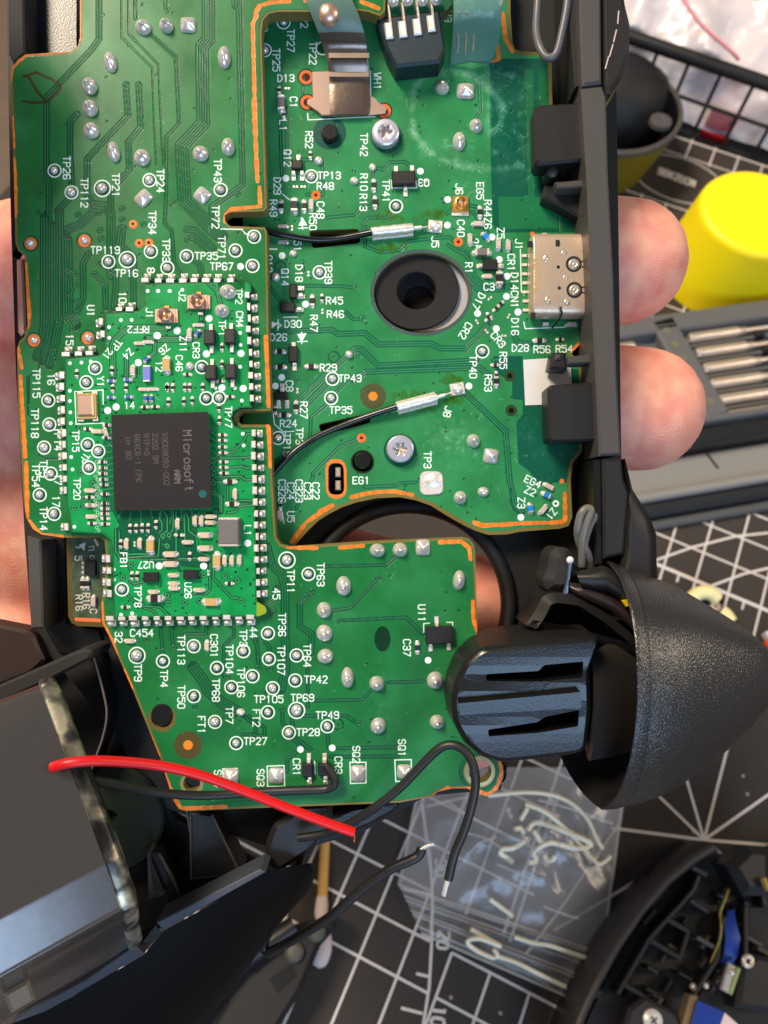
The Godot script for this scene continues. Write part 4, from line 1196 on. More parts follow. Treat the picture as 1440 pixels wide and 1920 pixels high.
	transistor(Q("W", 262, 795), 24, 13, 0, LH, [[2, -17], [-5, 15], [11, 15]], t, t, "transistor", 9.0)
	transistor(Q("S", 430, 882), 27, 20, 0, LH, [[-17, 0, 1.57], [19, 0, 1.57]], t, t, "transistor", 10.0)
	var u := (REACH - LH * 0.001) / FOCAL
	# big test pad, the pins in the slot, the gold coaxial socket, the antenna pads
	var bp := MB.new()
	bp.prism(MT.tin, MT.tin, flatpoly(round_poly(pts("E 905 1228 1025 1228 1030 1350 905 1356"), 14.0), LH), (LH + 0.22) * 0.001, LH * 0.001, 0.00012)
	bp.dome(MT.tin, Transform3D(Basis.from_scale(Vector3(1, 1, 0.8)), PV(Q("E", 975, 1275), LH + 0.2)), [Vector2(17, 0) * u, Vector2(12, 2.2) * u, Vector2(6, 3.4) * u, Vector2(0.02, 3.8) * u], 14)
	obj("large_test_pad", bp, t)
	for y in [1235, 1303]:
		var pin := MB.new()
		pin.box(MT.steel, Transform3D(Basis(), PV(Q("E", 484, y), LH - 1.2)), Vector3(10, 16, 18) * u, 2 * u)
		obj("slot_pin", pin, t)
	var sock := MB.new()
	var sx := Transform3D(Basis(), PV(Q("B", 1115, 1065), LH))
	sock.box(MT.gold, sx, Vector3(30, 6, 30) * u, u)
	sock.box(MT.tin, sx.translated_local(Vector3(0, 0, 17) * u), Vector3(32, 3, 8) * u, u)
	sock.lathe(MT.gold, sx, [Vector2(11, 6) * u, Vector2(10.6, 15) * u, Vector2(8.8, 15.6) * u, Vector2(8.4, 8) * u, Vector2(0, 8) * u], 24)
	sock.dome(MT.steel, sx, [Vector2(5, 8) * u, Vector2(4, 13) * u, Vector2(0.02, 15) * u], 12)
	obj("coaxial_socket", sock, t)
	for e in [[Q("B", 985, 1178), 6.0], [Q("E", 1100, 802), -10.0]]:
		var pm := MB.new()
		var px := Transform3D(Basis(Vector3.UP, deg_to_rad(-e[1])), PV(e[0], LH))
		pm.box(MT.tin, px, Vector3(27, 4, 23) * u, 1.5 * u)
		pm.dome(MT.tin, px, [Vector2(11, 4) * u, Vector2(8.5, 8) * u, Vector2(3, 10.5) * u, Vector2(0.02, 11) * u], 12)
		obj("antenna_pad", pm, t)
	build_port(t)
	# screws, and the things laid over this board
	for e in [["silver six-lobe screw beside the sprung metal tab", Q("B", 728, 708)], ["silver six-lobe screw just left of the big shiny test pad", Q("E", 803, 1115)]]:
		var s := thing("screw", e[0], "screw", PV(e[1], LH), true, "screws that hold the lower board")
		var m := MB.new()
		var xf := Transform3D(Basis(), PV(e[1], LH))
		m.lathe(MT.zinc, xf, [Vector2(24.0, 0) * u, Vector2(25.5, 2) * u, Vector2(25.5, 14) * u, Vector2(24.6, 16.6) * u, Vector2(22.5, 18.0) * u, Vector2(15.5, 18.6) * u], 40)
		var star := []
		var low := []
		for k in 48:
			var a := TAU * k / 48
			var rr := 11.2 + 2.9 * cos(a * 6.0)
			star.append(xf * (Vector3(cos(a) * rr, 18.2, sin(a) * rr) * u))
			low.append(xf * (Vector3(cos(a) * rr * 0.93, 8.0, sin(a) * rr * 0.93) * u))
		for k in 48:
			var k1 := (k + 1) % 48
			var o0: Vector3 = xf * (Vector3(cos(TAU * k / 48) * 15.5, 18.6, sin(TAU * k / 48) * 15.5) * u)
			var o1: Vector3 = xf * (Vector3(cos(TAU * k1 / 48) * 15.5, 18.6, sin(TAU * k1 / 48) * 15.5) * u)
			m.quad(MT.zinc, star[k], star[k1], o1, o0, Vector3.UP)
			m.quad(MT.steel, star[k], star[k1], low[k1], low[k], xf.origin - star[k] + Vector3.UP * 0.001)
			m.flat(MT.steel, low[k], low[k1], xf * (Vector3(0, 6.5, 0) * u), Vector3.UP)
		obj("head", m, s)
	build_spring()
	build_cables()
	var lb := thing("paper_label", "small white square sticker half under the black frame clip", "label", P(1010, 718, LH))
	var pl := MB.new()
	pl.prism(MT.white, MT.white, flatpoly(pts("T 780 636 1262 606 1285 880 1050 1100 800 1108"), LH), (LH + 0.09) * 0.001, (LH + 0.01) * 0.001)
	obj("paper", pl, lb)
	pl = null
func B_loop() -> PackedVector2Array:
	return pts("B 1100 370 980 380 900 420 868 480 862 620 870 690 920 750 990 810 1080 850 1180 870 1330 880 1440 860 1440 400 1270 370 1255 480 1270 700 1330 640 1340 540 1270 470 1180 390 1100 370")
func build_port(t: Node3D) -> void:
	var u := (REACH - LH * 0.001) / FOCAL
	var p := Node3D.new()
	p.name = "charging_port"
	t.add_child(p)
	p.set_meta("label", "silver metal charging port shell")
	var m := MB.new()
	# shell: a rounded sleeve lying along x, its mouth to the right
	var a := PV(Vector2(990, 452), LH)
	var b := PV(Vector2(1106, 602), LH)
	var w := b.z - a.z
	var hgt := 3.0 * 0.001
	var rings := []
	for x in [a.x - 0.00015, a.x, a.x + 0.0002, b.x]:
		var row := PackedVector3Array()
		var sh := 0.0 if x > a.x else (0.00012 if x == a.x else 0.0006)
		for k in 40:
			var an := TAU * k / 40
			var c := Vector2(cos(an), sin(an))
			var f := pow(pow(absf(c.x), 5.0) + pow(absf(c.y), 5.0), -0.2)
			row.append(Vector3(x, a.y + hgt / 2.0 + c.y * f * (hgt / 2.0 - sh), (a.z + b.z) / 2.0 + c.x * f * (w / 2.0 - sh)))
		rings.append(row)
	m.loft(mat(Color(0.80, 0.70, 0.60), 0.38, 0.5, noise_tex(0.05, 77, true, 3.0), 0.25, 90.0), rings, true, true)
	obj("shell", m, p, t)
	# spring tongues, each in its keyhole cut, and small presses
	var topy := a.y + hgt
	for e in [Q("S", 1305, 860), Q("S", 1312, 1128)]:
		var q := PV(e, LH + 3.0)
		var k := MB.new()
		k.lathe(MT.dark, Transform3D(Basis(), Vector3(q.x, topy, q.z)), [Vector2(14.5, 0.2) * u, Vector2(14.0, 0.5) * u, Vector2(10.5, 0.5) * u, Vector2(10.4, 0.2) * u], 28)
		k.box(MT.dark, Transform3D(Basis(), Vector3(q.x + 15.5 * u, topy, q.z - 5 * u)), Vector3(12, 0.5, 2.2) * u)
		k.box(MT.dark, Transform3D(Basis(), Vector3(q.x + 15.5 * u, topy, q.z + 5 * u)), Vector3(12, 0.5, 2.2) * u)
		obj("keyhole_cut", k, p, t)
		var s := MB.new()
		s.dome(MT.steel, Transform3D(Basis(), Vector3(q.x, topy, q.z)), [Vector2(9.5, 0.1) * u, Vector2(8, 1.8) * u, Vector2(6.5, 2.2) * u, Vector2(5, 1.2) * u, Vector2(3, 0.6) * u, Vector2(0.02, 2.0) * u], 20)
		obj("spring_dimple", s, p, t)
	var pm := MB.new()
	for e in [["S", 1145, 890], ["S", 1155, 1108]]:
		var q := PV(Q(e[0], e[1], e[2]), LH + 3.0)
		pm.lathe(MT.dark, Transform3D(Basis(), Vector3(q.x, topy, q.z)), [Vector2(3.2, 0.1) * u, Vector2(3.0, 0.4) * u, Vector2(0.01, 0.4) * u], 14)
	obj("pinhole", pm, p, t)
	for e in [["S", 1205, 742, 0.5], ["S", 1222, 1000, 0.5], ["S", 1235, 1250, 0.5], ["S", 1018, 800, 1.0], ["S", 1035, 1230, 1.0]]:
		var q := PV(Q(e[0], e[1], e[2]), LH + 3.0)
		var d := MB.new()
		d.dome(MT.steel, Transform3D(Basis.from_scale(Vector3(1, 1, 0.7 + e[3] * 0.6)), Vector3(q.x, topy, q.z)), [Vector2(5, 0.05) * u, Vector2(4, 1.0) * u, Vector2(2.5, 1.2) * u, Vector2(1.5, 0.6) * u, Vector2(0.02, 0.5) * u], 14)
		obj("pressed_dimple", d, p, t)
	var c := MB.new()
	for e in [[851, 652], [883, 1395]]:
		var q := PV(Q("S", e[0], e[1]), LH + 3.0)
		c.box(MT.dark, Transform3D(Basis(), Vector3(q.x, topy - 0.0001, q.z)), Vector3(9, 3.2, 11) * u, 0.5 * u)
	c.box(MT.dark, Transform3D(Basis(), Vector3(PV(Q("S", 1138, 660), LH + 3.0).x, topy - 0.0003, PV(Q("S", 1138, 640), LH + 3.0).z)), Vector3(7, 6.5, 10) * u, 0.5 * u)
	obj("corner_notch", c, p, t)
	# faint stamped letters: raised strokes down the shell
	var st := MB.new()
	for l in strokes("DEXINAL", Q("S", 925, 985), 90, 11.0):
		for n in l.size() - 1:
			var q0 := PV(l[n], LH + 3.0)
			var q1 := PV(l[n + 1], LH + 3.0)
			q0.y = topy + 0.00002
			q1.y = topy + 0.00002
			var sd := (q1 - q0).cross(Vector3.UP).normalized() * 0.00004
			st.quad(MT.ochre, q0 + sd, q1 + sd, q1 - sd, q0 - sd, Vector3.UP)
	obj("stamped_lettering", st, p, t)
	var seam := MB.new()
	var pth := []
	for e in [[1180, 1310], [1165, 1330], [1180, 1370], [1165, 1420], [1130, 1470]]:
		var q := PV(Q("S", e[0], e[1]), LH + 3.0)
		pth.append(Vector3(q.x, topy + 0.0001 - maxf(0.0, e[1] - 1390) * 0.00003, q.z))
	seam.tube(MT.dark, smooth(pth, 4), 1.8 * u, 6)
	obj("lock_seam", seam, p, t)
	var f := MB.new()
	f.box(MT.tin, Transform3D(Basis(), PV(Q("T", 1010, 268), LH)), Vector3(12, 6, 7) * u, u)
	f.box(MT.tin, Transform3D(Basis(), PV(Q("S", 998, 568), LH)), Vector3(10, 6, 8) * u, u)
	obj("mounting_foot", f, p, t)
	var pads := MB.new()
	for k in 7:
		var q := PV(Vector2(983.0 + k * 0.3, 480.0 + k * 17.0), LH)
		pads.box(MT.tin, Transform3D(Basis(), q), Vector3(10, 2.5, 6) * u, 0.6 * u)
	obj("terminal", pads, p, t)
func build_spring() -> void:
	var t := thing("contact_spring", "sprung steel tab folded down onto the lower board inside white printed outline", "contact", P(640, 180, LH))
	var m := MB.new()
	var foot := pts("B 345 375 640 365 650 500 700 540 735 560 728 590 640 600 480 598 395 600 375 580 320 545 320 520 350 510")
	m.prism(mat(Color(0.66, 0.56, 0.51), 0.4, 0.6), MT.rose, flatpoly(foot, LH + 0.3), (LH + 0.45) * 0.001, (LH + 0.2) * 0.001, 0.00006)
	obj("foot", m, t)
	var b := MB.new()
	var rows := [["B", 440, 640, 596, LH + 0.6], ["B", 437, 640, 520, LH + 0.85], ["B", 437, 638, 440, LH + 0.9], ["B", 436, 637, 395, LH + 1.0], ["B", 432, 636, 362, LH + 1.6], ["B", 422, 634, 300, LH + 2.1], ["B", 410, 632, 262, LH + 2.0], ["B", 398, 628, 225, LH + 2.6], ["B", 380, 618, 170, LH + 3.4], ["B", 345, 590, 80, LH + 4.4], ["B", 312, 555, 0, LH + 4.7], ["B", 270, 540, -120, LH + 4.8]]
	var rings := []
	for r in rows:
		var l := PV(Q("B", r[1], r[3]), r[4])
		var e := PV(Q("B", r[2], r[3]), r[4])
		var row := PackedVector3Array()
		for k in 7:
			row.append(l.lerp(e, k / 6.0) + Vector3(0, 0.00012 * sin(PI * k / 6.0), 0))
		for k in 7:
			row.append(e.lerp(l, k / 6.0) - Vector3(0, 0.00018, 0))
		rings.append(row)
	b.loft(mat(Color(0.50, 0.44, 0.40), 0.3, 0.85, noise_tex(0.03, 71, true, 4.0), 0.1, 60.0), rings.slice(0, 9), true, true)
	obj("leaf", b, t)
	var band := MB.new()
	for y in [388, 290]:
		band.box(mat(Color(0.62, 0.55, 0.50), 0.35, 0.8), Transform3D(Basis(), PV(Q("B", 538, y), LH + (1.35 if y == 388 else 2.3))), Vector3(0.0045, 0.0001, 0.00055))
	obj("fold_band", band, t)
	var tape := MB.new()
	tape.loft(MT.get_or_add("film", film()), rings.slice(7, 12), true, true)
	obj("tape", tape, t)
	var ball := MB.new()
	ball.dome(MT.rose, Transform3D(Basis(), PV(Q("B", 435, 80), LH + 3.9)), [Vector2(0.0013, 0), Vector2(0.0012, 0.0004), Vector2(0.0009, 0.0008), Vector2(0.0004, 0.001), Vector2(0.00001, 0.00104)], 20)
	obj("solder_ball", ball, t)
	# four-pin connector and the clear ribbon beside it
	var c := thing("pin_connector", "black four-pin connector with shiny silver pin tips at the top edge", "connector", P(770, 60, 0))
	var cm := MB.new()
	var poly := pts("B 680 90 1010 45 1040 250 1010 320 780 345 735 260")
	cm.prism(mat(Color(0.11, 0.175, 0.205), 0.4), mat(Color(0.09, 0.15, 0.18), 0.45), flatpoly(poly, -0.6), -0.0006, -0.0034, 0.0003)
	obj("housing", cm, c)
	for e in [[745, 160], [817, 152], [892, 140], [965, 122]]:
		var pin := MB.new()
		pin.box(MT.tin, Transform3D(Basis(Vector3.UP, 0.12), PV(Q("B", e[0], e[1] + 5), -0.6)), Vector3(0.00085, 0.00035, 0.0018), 0.00015)
		pin.box(MT.steel, Transform3D(Basis(Vector3.UP, 0.12), PV(Q("B", e[0] + 4, e[1] - 62), -0.9)), Vector3(0.0003, 0.0005, 0.0028), 0.00008)
		obj("pin", pin, c)
	for e in [[768, 8], [842, 4], [918, 4], [990, 0]]:
		var bl := MB.new()
		bl.dome(MT.solder, Transform3D(Basis(), PV(Q("B", e[0], e[1]), -0.3)), [Vector2(0.00062, 0), Vector2(0.0005, 0.0004), Vector2(0.0002, 0.0006), Vector2(0.00001, 0.00064)], 14)
		obj("solder_bead", bl, c)
	var strip := MB.new()
	var sp := pts("B 650 -200 1080 -200 1075 20 1040 60 700 88 690 40 640 -60")
	strip.prism(mat(Color(0.05, 0.34, 0.21), 0.35), MT.fr4, flatpoly(sp, -1.0), -0.001, -0.0024)
	obj("carrier_board", strip, c)
	var rb := thing("clear_ribbon", "bent greenish clear ribbon hanging over the top edge of the lower board", "ribbon", P(890, 50, 0))
	var rows2 := []
	for e in [[1085, 1400, -260, 1.6], [1080, 1370, -60, 1.8], [1082, 1335, 60, 1.6], [1080, 1325, 140, 0.6], [1075, 1320, 210, -1.0], [1068, 1300, 280, -2.5], [1062, 1275, 335, -3.3]]:
		var l := PV(Q("B", e[0], e[2]), e[3])
		var r2 := PV(Q("B", e[1], e[2] - 12), e[3])
		var row := PackedVector3Array()
		for k in 9:
			row.append(l.lerp(r2, k / 8.0) + Vector3(0, 0.0005 * sin(PI * k / 8.0) + 0.0001 * sin(k * 2.1), 0))
		for k in 9:
			row.append(r2.lerp(l, k / 8.0) + Vector3(0, -0.0003 + 0.0005 * sin(PI * k / 8.0), 0))
		rows2.append(row)
	var rm := MB.new()
	var fm := mat(Color(0.40, 0.58, 0.53, 0.78), 0.22, 0.0, noise_tex(0.02, 12, true, 6.0), 0.4, 150.0)
	fm.transparency = BaseMaterial3D.TRANSPARENCY_ALPHA
	fm.roughness = 0.28
	rm.loft(fm, rows2, true, true)
	obj("film", rm, rb)
	var cores := MB.new()
	for x in [1110, 1150, 1190]:
		cores.tube(MT.steel, [PV(Q("B", x, 60), 1.7), PV(Q("B", x - 4, 200), -0.75), PV(Q("B", x - 8, 270), -2.3)], 0.00018, 6)
	obj("core_wire", cores, rb)
func film() -> StandardMaterial3D:
	var f := mat(Color(0.40, 0.52, 0.48, 0.62), 0.3)
	f.transparency = BaseMaterial3D.TRANSPARENCY_ALPHA
	return f
func build_cables() -> void:
	var u := (REACH - LH * 0.001) / FOCAL
	var cab := mat(Color(0.075, 0.072, 0.075), 0.22)
	var specs := [
		["upper thin black coaxial cable soldered down beside the oval hole", "B", [[20, 1180, -2.6], [105, 1200, -2.6], [200, 1222, -2.7], [330, 1243, -3.2], [450, 1243, -3.3], [580, 1222, -3.0], [660, 1206, -2.7]], [652, 1208, 872, 1186], [950, 1177], 27.5],
		["lower thin black coaxial cable running up to its silver sleeve under the oval hole", "E", [[90, 1310, -2.8], [165, 1218, -2.8], [220, 1160, -2.8], [290, 1100, -2.9], [400, 1035, -3.2], [560, 970, -3.3], [680, 928, -3.0], [790, 893, -2.7]], [783, 900, 995, 845], [1070, 820], 27.5]]
	for s in specs:
		var l: Array = s[3]
		var t := thing("coaxial_cable", s[0], "cable", PV(Q(s[1], l[0], l[1]), LH), true, "antenna cables on the lower board")
		var path := []
		for e in s[2]:
			path.append(PV(Q(s[1], e[0], e[1]), e[2]))
		var m := MB.new()
		m.tube(cab, smooth(path, 6), 5.9 * u, 10)
		obj("jacket", m, t)
		var f := MB.new()
		var a := PV(Q(s[1], l[0], l[1]), LH + 0.55)
		var b := PV(Q(s[1], l[2], l[3]), LH + 0.5)
		var fp := []
		var fr := []
		for k in 12:
			fp.append(a.lerp(b, k / 11.0) + Vector3(0, 0.00004 * sin(k * 1.9), 0))
			fr.append((9.6 + 0.5 * sin(k * 2.3) + 0.4 * cos(k * 4.1)) * u * (0.8 if k == 0 or k == 11 else 1.0))
		f.tube(MT.tin, fp, fr, 12)
		f.box(MT.tin, Transform3D(Basis(Vector3.UP, -atan2(b.z - a.z, b.x - a.x)), (a + b) / 2.0 - Vector3(0, 0.00052, 0)), Vector3(a.distance_to(b) * 0.97, 5.0 * u, 24.0 * u), 1.6 * u)
		obj("solder_sleeve", f, t)
		var c := MB.new()
		var e2 := PV(Q(s[1], s[4][0], s[4][1]), LH + 0.5)
		c.tube(mat(Color(0.85, 0.87, 0.84), 0.4), [b, b.lerp(e2, 0.55)], 3.6 * u, 8)
		c.tube(MT.steel, [b.lerp(e2, 0.5), e2], 1.8 * u, 6)
		obj("core", c, t)

# ---------- the small board in the left notch ----------
func build_small_board() -> void:
	var h := -4.5
	var t := thing("small_circuit_board", "narrow dull grey-green strip board showing in the notch left of the module", "circuit board", P(160, 1085, h))
	var pic := Pic.new(110, 990, 110, 200, 3.0, Color(0.30, 0.35, 0.27))
	var white := Color(0.80, 0.78, 0.75)
	pic.mottle(0.05, 41, 0.2)
	var edge := pts("Z 124 995 205 990 205 1176 146 1174 134 1168 128 1156")
	pic.poly(pts("Z 124 995 128 1156 134 1168 146 1174 205 1176"), 9.0, Color(0.38, 0.32, 0.17))
	pic.poly(pts("Z 143 1161 186 1163"), 3.4, Color(0.93, 0.50, 0.32))
	pic.poly(pts("Z 178 1012 183 1022"), 2.2, Color(0.93, 0.72, 0.52))
	lettering(pic, "Q 5 280 640;Q R16 370 1120;Q R16 290 1140;Q C 450 1235", white, 12, 1.1)
	pic.fill(pts("Q 285 490 360 460 350 560"), white)
	pic.poly(pts("Q 255 515 300 520"), 1.4, white)
	for e in ["Q 400 510 455 505 455 545 395 550", "Q 415 610 455 610 460 645 415 650 415 610"]:
		pic.poly(pts(e), 0.8, white)
	var m := MB.new()
	plate(m, pic.material(0.4, 1.5), MT.fr4, edge, [], h, h - 1.4, pic)
	obj("board", m, t)
	populate("Q q 440 750 90;Q s 370 695 0;Q s 370 745 0;Q s 370 800 0;Q r 335 925 90;Q r 390 925 90;Q w 460 1125 90", t, t, h)

# ---------- the opened shell that carries the boards ----------
func slab(mb: MB, m, data: String, h1: float, h0: float, bev := 0.2, rad := 0.0, side = null) -> void:
	var a := pts(data)
	if rad > 0.0:
		a = round_poly(a, rad)
	mb.prism(m, side if side else m, flatpoly(a, h1), h1 * 0.001, h0 * 0.001, bev * 0.001)
func build_shell() -> void:
	var t := thing("controller_shell", "black plastic game controller back shell framing the two green boards", "controller", P(700, 900, -8))
	var base := MB.new()
	var outer := pts("Z 10 -120 1150 -120 1158 300 1165 860 1178 920 1225 1000 1228 1090 1130 1180 1000 1240 940 1390 940 1480 800 1492 680 1560 540 1600 420 1560 280 1500 220 1380 120 1260 60 1190 46 1000 30 700 20 400")
	plate(base, MT.dark, MT.dark, outer, [ellipse(Vector2(765, 1137), 178, 176, 60), ellipse(Vector2(786, 566), 30, 30, 24), round_poly(pts("Z 855 1400 950 1400 950 1470 855 1470"), 20)], -6.6, -8.4)
	obj("back_wall", base, t)
	var ring := MB.new()
	var rp := []
	for k in 61:
		var a := TAU * k / 60
		rp.append(PV(Vector2(765, 1137) + Vector2(cos(a) * 190, sin(a) * 188), -6.4))
	ring.tube(MT.dark, rp, 0.0009, 12, false)
	obj("stick_ring", ring, t)
	# the oval boss seen through the lower board: pale collar, black ring, dark bore
	var collar := MB.new()
	collar.lathe(MT.collar, Transform3D(Basis(), P(793, 551, -6.4)), [Vector2(0.0060, 0.0), Vector2(0.0058, 0.0018), Vector2(0.0040, 0.0016), Vector2(0.0038, 0.0)], 48, 0.84)
	obj("boss_collar", collar, t)
	var boss := MB.new()
	boss.lathe(mat(Color(0.085, 0.08, 0.08), 0.85), Transform3D(Basis(), P(780, 554, -6.3)), [Vector2(0.0050, 0.0), Vector2(0.0049, 0.0020), Vector2(0.0048, 0.0021), Vector2(0.0024, 0.0019), Vector2(0.0023, 0.0018), Vector2(0.0022, -0.004)], 48, 0.93)
	boss.lathe(mat(Color(0.10, 0.03, 0.028), 0.9), Transform3D(Basis(), P(786, 566, -7.5)), [Vector2(0.0022, 0.0), Vector2(0.0001, 0.0)], 24)
	obj("boss_ring", boss, t)
	for e in [[Q("B", 437, 683), 0.00098, LH + 0.9, LH - 3], [Q("E", 608, 1172), 0.00098, LH + 0.6, LH - 3], [Q("G", 838, 1222), 0.00125, 0.25, -7.0]]:
		var pg := MB.new()
		var lo := PV(e[0], e[2])
		var hgt: float = (e[2] - e[3]) * 0.001
		pg.lathe(MT.gloss, Transform3D(Basis(), lo - Vector3(0, hgt, 0)), [Vector2(e[1] * 1.05, 0), Vector2(e[1], hgt - 0.0003), Vector2(e[1] * 0.82, hgt), Vector2(0.00001, hgt)], 24)
		obj("locating_peg", pg, t)
	# the long frame rail at the right, its clips and cheek
	var rail := MB.new()
	slab(rail, MT.rail, "Z 1090 164 1129 160 1137 182 1141 330 1151 520 1157 700 1165 853 1124 855 1117 700 1108 520 1101 343", 2.2, -6.0, 0.25)
	slab(rail, MT.rail, "Z 1084 -120 1126 -120 1128 155 1092 160 1088 60", 2.4, -6.0, 0.25)
	obj("frame_rail", rail, t)
	var inner := MB.new()
	slab(inner, MT.black, "Z 1066 -120 1083 -120 1090 160 1078 165 1070 60", 1.0, -6.0, 0.1)
	slab(inner, MT.gloss, "Z 1092 350 1101 350 1117 700 1124 850 1116 850 1106 640", -0.2, -6.0, 0.1)
	obj("frame_lip", inner, t)
	var tab := MB.new()
	slab(tab, MT.black, "Z 1003 201 1012 196 1092 191 1099 300 1010 309 1005 300", 0.6, -2.2, 0.25)
	obj("frame_clip", tab, t)
	var tab2 := MB.new()
	slab(tab2, MT.black, "Z 1027 728 1032 722 1119 715 1124 826 1034 829 1029 822", 0.6, -2.6, 0.25)
	obj("frame_clip", tab2, t)
	var arm := MB.new()
	slab(arm, MT.rail, "Z 1041 341 1100 336 1103 351 1046 353", 0.2, -2.0, 0.15)
	arm.lathe(MT.black, Transform3D(Basis(), P(1028, 337, -2.6)), [Vector2(0.0008, 0), Vector2(0.0007, 0.0022), Vector2(0.0004, 0.0024), Vector2(0.00001, 0.0024)], 20)
	slab(arm, MT.black, "Z 1022 346 1100 350 1108 420 1060 392 1018 370", -1.6, -5.0, 0.2)
	obj("clip_arm", arm, t)
	var arm2 := MB.new()
	slab(arm2, MT.rail, "Z 1064 668 1118 664 1119 681 1066 682", 0.2, -2.0, 0.15)
	slab(arm2, MT.black, "Z 1036 661 1062 660 1064 694 1030 692", -0.8, -3.0, 0.3)
	slab(arm2, MT.rail, "Z 1041 664 1053 663 1053 674 1041 675", -0.5, -1.5, 0.2)
	obj("clip_arm", arm2, t)
	var top := MB.new()
	slab(top, MT.black, "Z 1128 -120 1166 -120 1174 0 1184 40 1183 100 1168 145 1138 190 1130 158", 1.6, -7.0, 0.6, 8)
	obj("bumper", top, t)
	var scr := MB.new()
	for e in [[1160, 20, 1158, 45], [1156, 55, 1150, 80], [1149, 84, 1143, 105], [1140, 110, 1136, 125]]:
		scr.box(MT.pale, Transform3D(Basis(Vector3.UP, -atan2(e[3] - e[1], e[2] - e[0])), P((e[0] + e[2]) / 2.0, (e[1] + e[3]) / 2.0, 1.61)), Vector3(0.0014, 0.00003, 0.00013))
	obj("scratch_mark", scr, t)
	var cheek := MB.new()
	slab(cheek, MT.black, "Z 1130 861 1165 859 1171 900 1180 925 1170 1040 1132 1048", 2.0, -6.0, 0.3)
	slab(cheek, MT.gloss, "Z 1113 862 1129 861 1131 1060 1116 1060", 1.6, -6.0, 0.2)
	obj("cheek", cheek, t)
	var flare := MB.new()
	var fr := []
	for e in [[1180, 918, 1172, 860, 1.7], [1178, 940, 1186, 918, 1.8], [1172, 1000, 1218, 968, 1.6], [1165, 1060, 1230, 1000, 1.4], [1150, 1110, 1232, 1080, 1.2], [1140, 1160, 1226, 1170, 0.6]]:
		var a := P(e[0], e[1], e[4])
		var b := P(e[2], e[3], e[4] - 0.8)
		fr.append(PackedVector3Array([a, a.lerp(b, 0.35) + Vector3(0, 0.0004, 0), a.lerp(b, 0.75) + Vector3(0, 0.0002, 0), b, b + Vector3(-0.0006, -0.005, 0), a + Vector3(0, -0.006, 0)]))
	flare.loft(MT.black, fr, true, true)
	obj("cheek_flare", flare, t)
	# the left wall and top corner
	var lw := MB.new()
	slab(lw, MT.rail, "Z 50 1004 76 1012 81 1178 57 1180", -2.4, -8.0, 0.2)
	slab(lw, MT.gloss, "Z 84 1010 122 1006 128 1168 186 1180 206 1240 110 1226 84 1180", -6.2, -8.0, 0.2)
	obj("left_wall", lw, t)
	var tl := MB.new()
	slab(tl, MT.rubber, "Z 14 -120 42 -120 46 100 24 118 16 100", -1.8, -8.0, 0.2)
	slab(tl, MT.gloss, "Z 47 -120 148 -120 148 104 48 106", -5.0, -8.0, 0.3)
	obj("top_corner", tl, t)
	# lower left: grip bowl with a beam, a curved rib and upright webs
	var beam := MB.new()
	slab(beam, MT.rubber, "Z -60 1310 0 1284 90 1244 140 1222 160 1216 174 1222 170 1236 100 1272 20 1310 -60 1346", 1.5, -4.0, 0.3, 8)
	obj("grip_beam", beam, t)
	var rib := MB.new()
	var rr := []
	for e in smooth([P(140, 1228, -1.2), P(168, 1226, -1.2), P(184, 1262, -1.4), P(197, 1312, -1.6), P(200, 1345, -1.8), P(192, 1385, -2.2), P(176, 1430, -2.6), P(166, 1462, -3)], 5):
		rr.append(PackedVector3Array([e, e + Vector3(0.00022, 0, 0.0001), e + Vector3(-0.0004, -0.005, 0.0004), e + Vector3(-0.0018, -0.0045, 0.0002)]))
	rib.loft(MT.gloss, rr, true, true)
	obj("grip_rib", rib, t)
	var edge := MB.new()
	edge.tube(MT.grey, smooth([P(150, 1222, -1), P(172, 1228, -1), P(184, 1262, -1.2), P(197, 1312, -1.4), P(200, 1345, -1.6), P(192, 1385, -2.0), P(176, 1430, -2.4), P(166, 1462, -2.8)], 5), 0.00012, 6)
	obj("rib_edge", edge, t)
	var bowl := MB.new()
	slab(bowl, MT.dark, "Z 60 1186 200 1250 330 1530 520 1640 300 1740 180 1860 -60 1900 -60 1300", -8.5, -9.5, 0.3)
	slab(bowl, mat(Color(0.19, 0.135, 0.125), 0.45), "Z -60 1160 50 1182 62 1190 72 1216 84 1240 60 1262 -60 1310", -5.0, -8.0, 0.4, 8)
	obj("grip_floor", bowl, t)
	var web := MB.new()
	slab(web, MT.black, "Z 355 1524 398 1528 452 1640 358 1650", -4.0, -8.0, 0.2)
	slab(web, MT.black, "Z 276 1600 298 1600 345 1700 320 1712", -4.0, -8.0, 0.2)
	slab(web, MT.rail, "Z 276 1598 279 1598 288 1668 310 1672 308 1678 278 1688", -3.4, -8.0, 0.05)
	for e in [[[398, 1528], [425, 1585], [452, 1640]], [[300, 1602], [324, 1645], [345, 1700]], [[357, 1526], [358, 1650]], [[322, 1500], [350, 1520], [356, 1560]]]:
		var we := []
		for q in e:
			we.append(P(q[0], q[1], -3.7))
		web.tube(MT.rail, we, 0.00012, 6)
	obj("grip_web", web, t)
	var rim := MB.new()
	slab(rim, mat(Color(0.24, 0.26, 0.30), 0.55), "Z 488 1630 498 1636 306 1745 292 1730", 1.8, -2.0, 0.12)
	slab(rim, MT.gloss, "Z 292 1732 306 1746 284 1770 262 1770", 1.0, -2.0, 0.12)
	slab(rim, mat(Color(0.24, 0.26, 0.30), 0.55), "Z 252 1772 270 1790 130 1872 84 1898 20 1920 60 1890 160 1836", 1.8, -2.0, 0.15)
	obj("grip_rim", rim, t)
	# the outer skin of the grip falls away below the rim
	var skin := MB.new()
	var sr := []
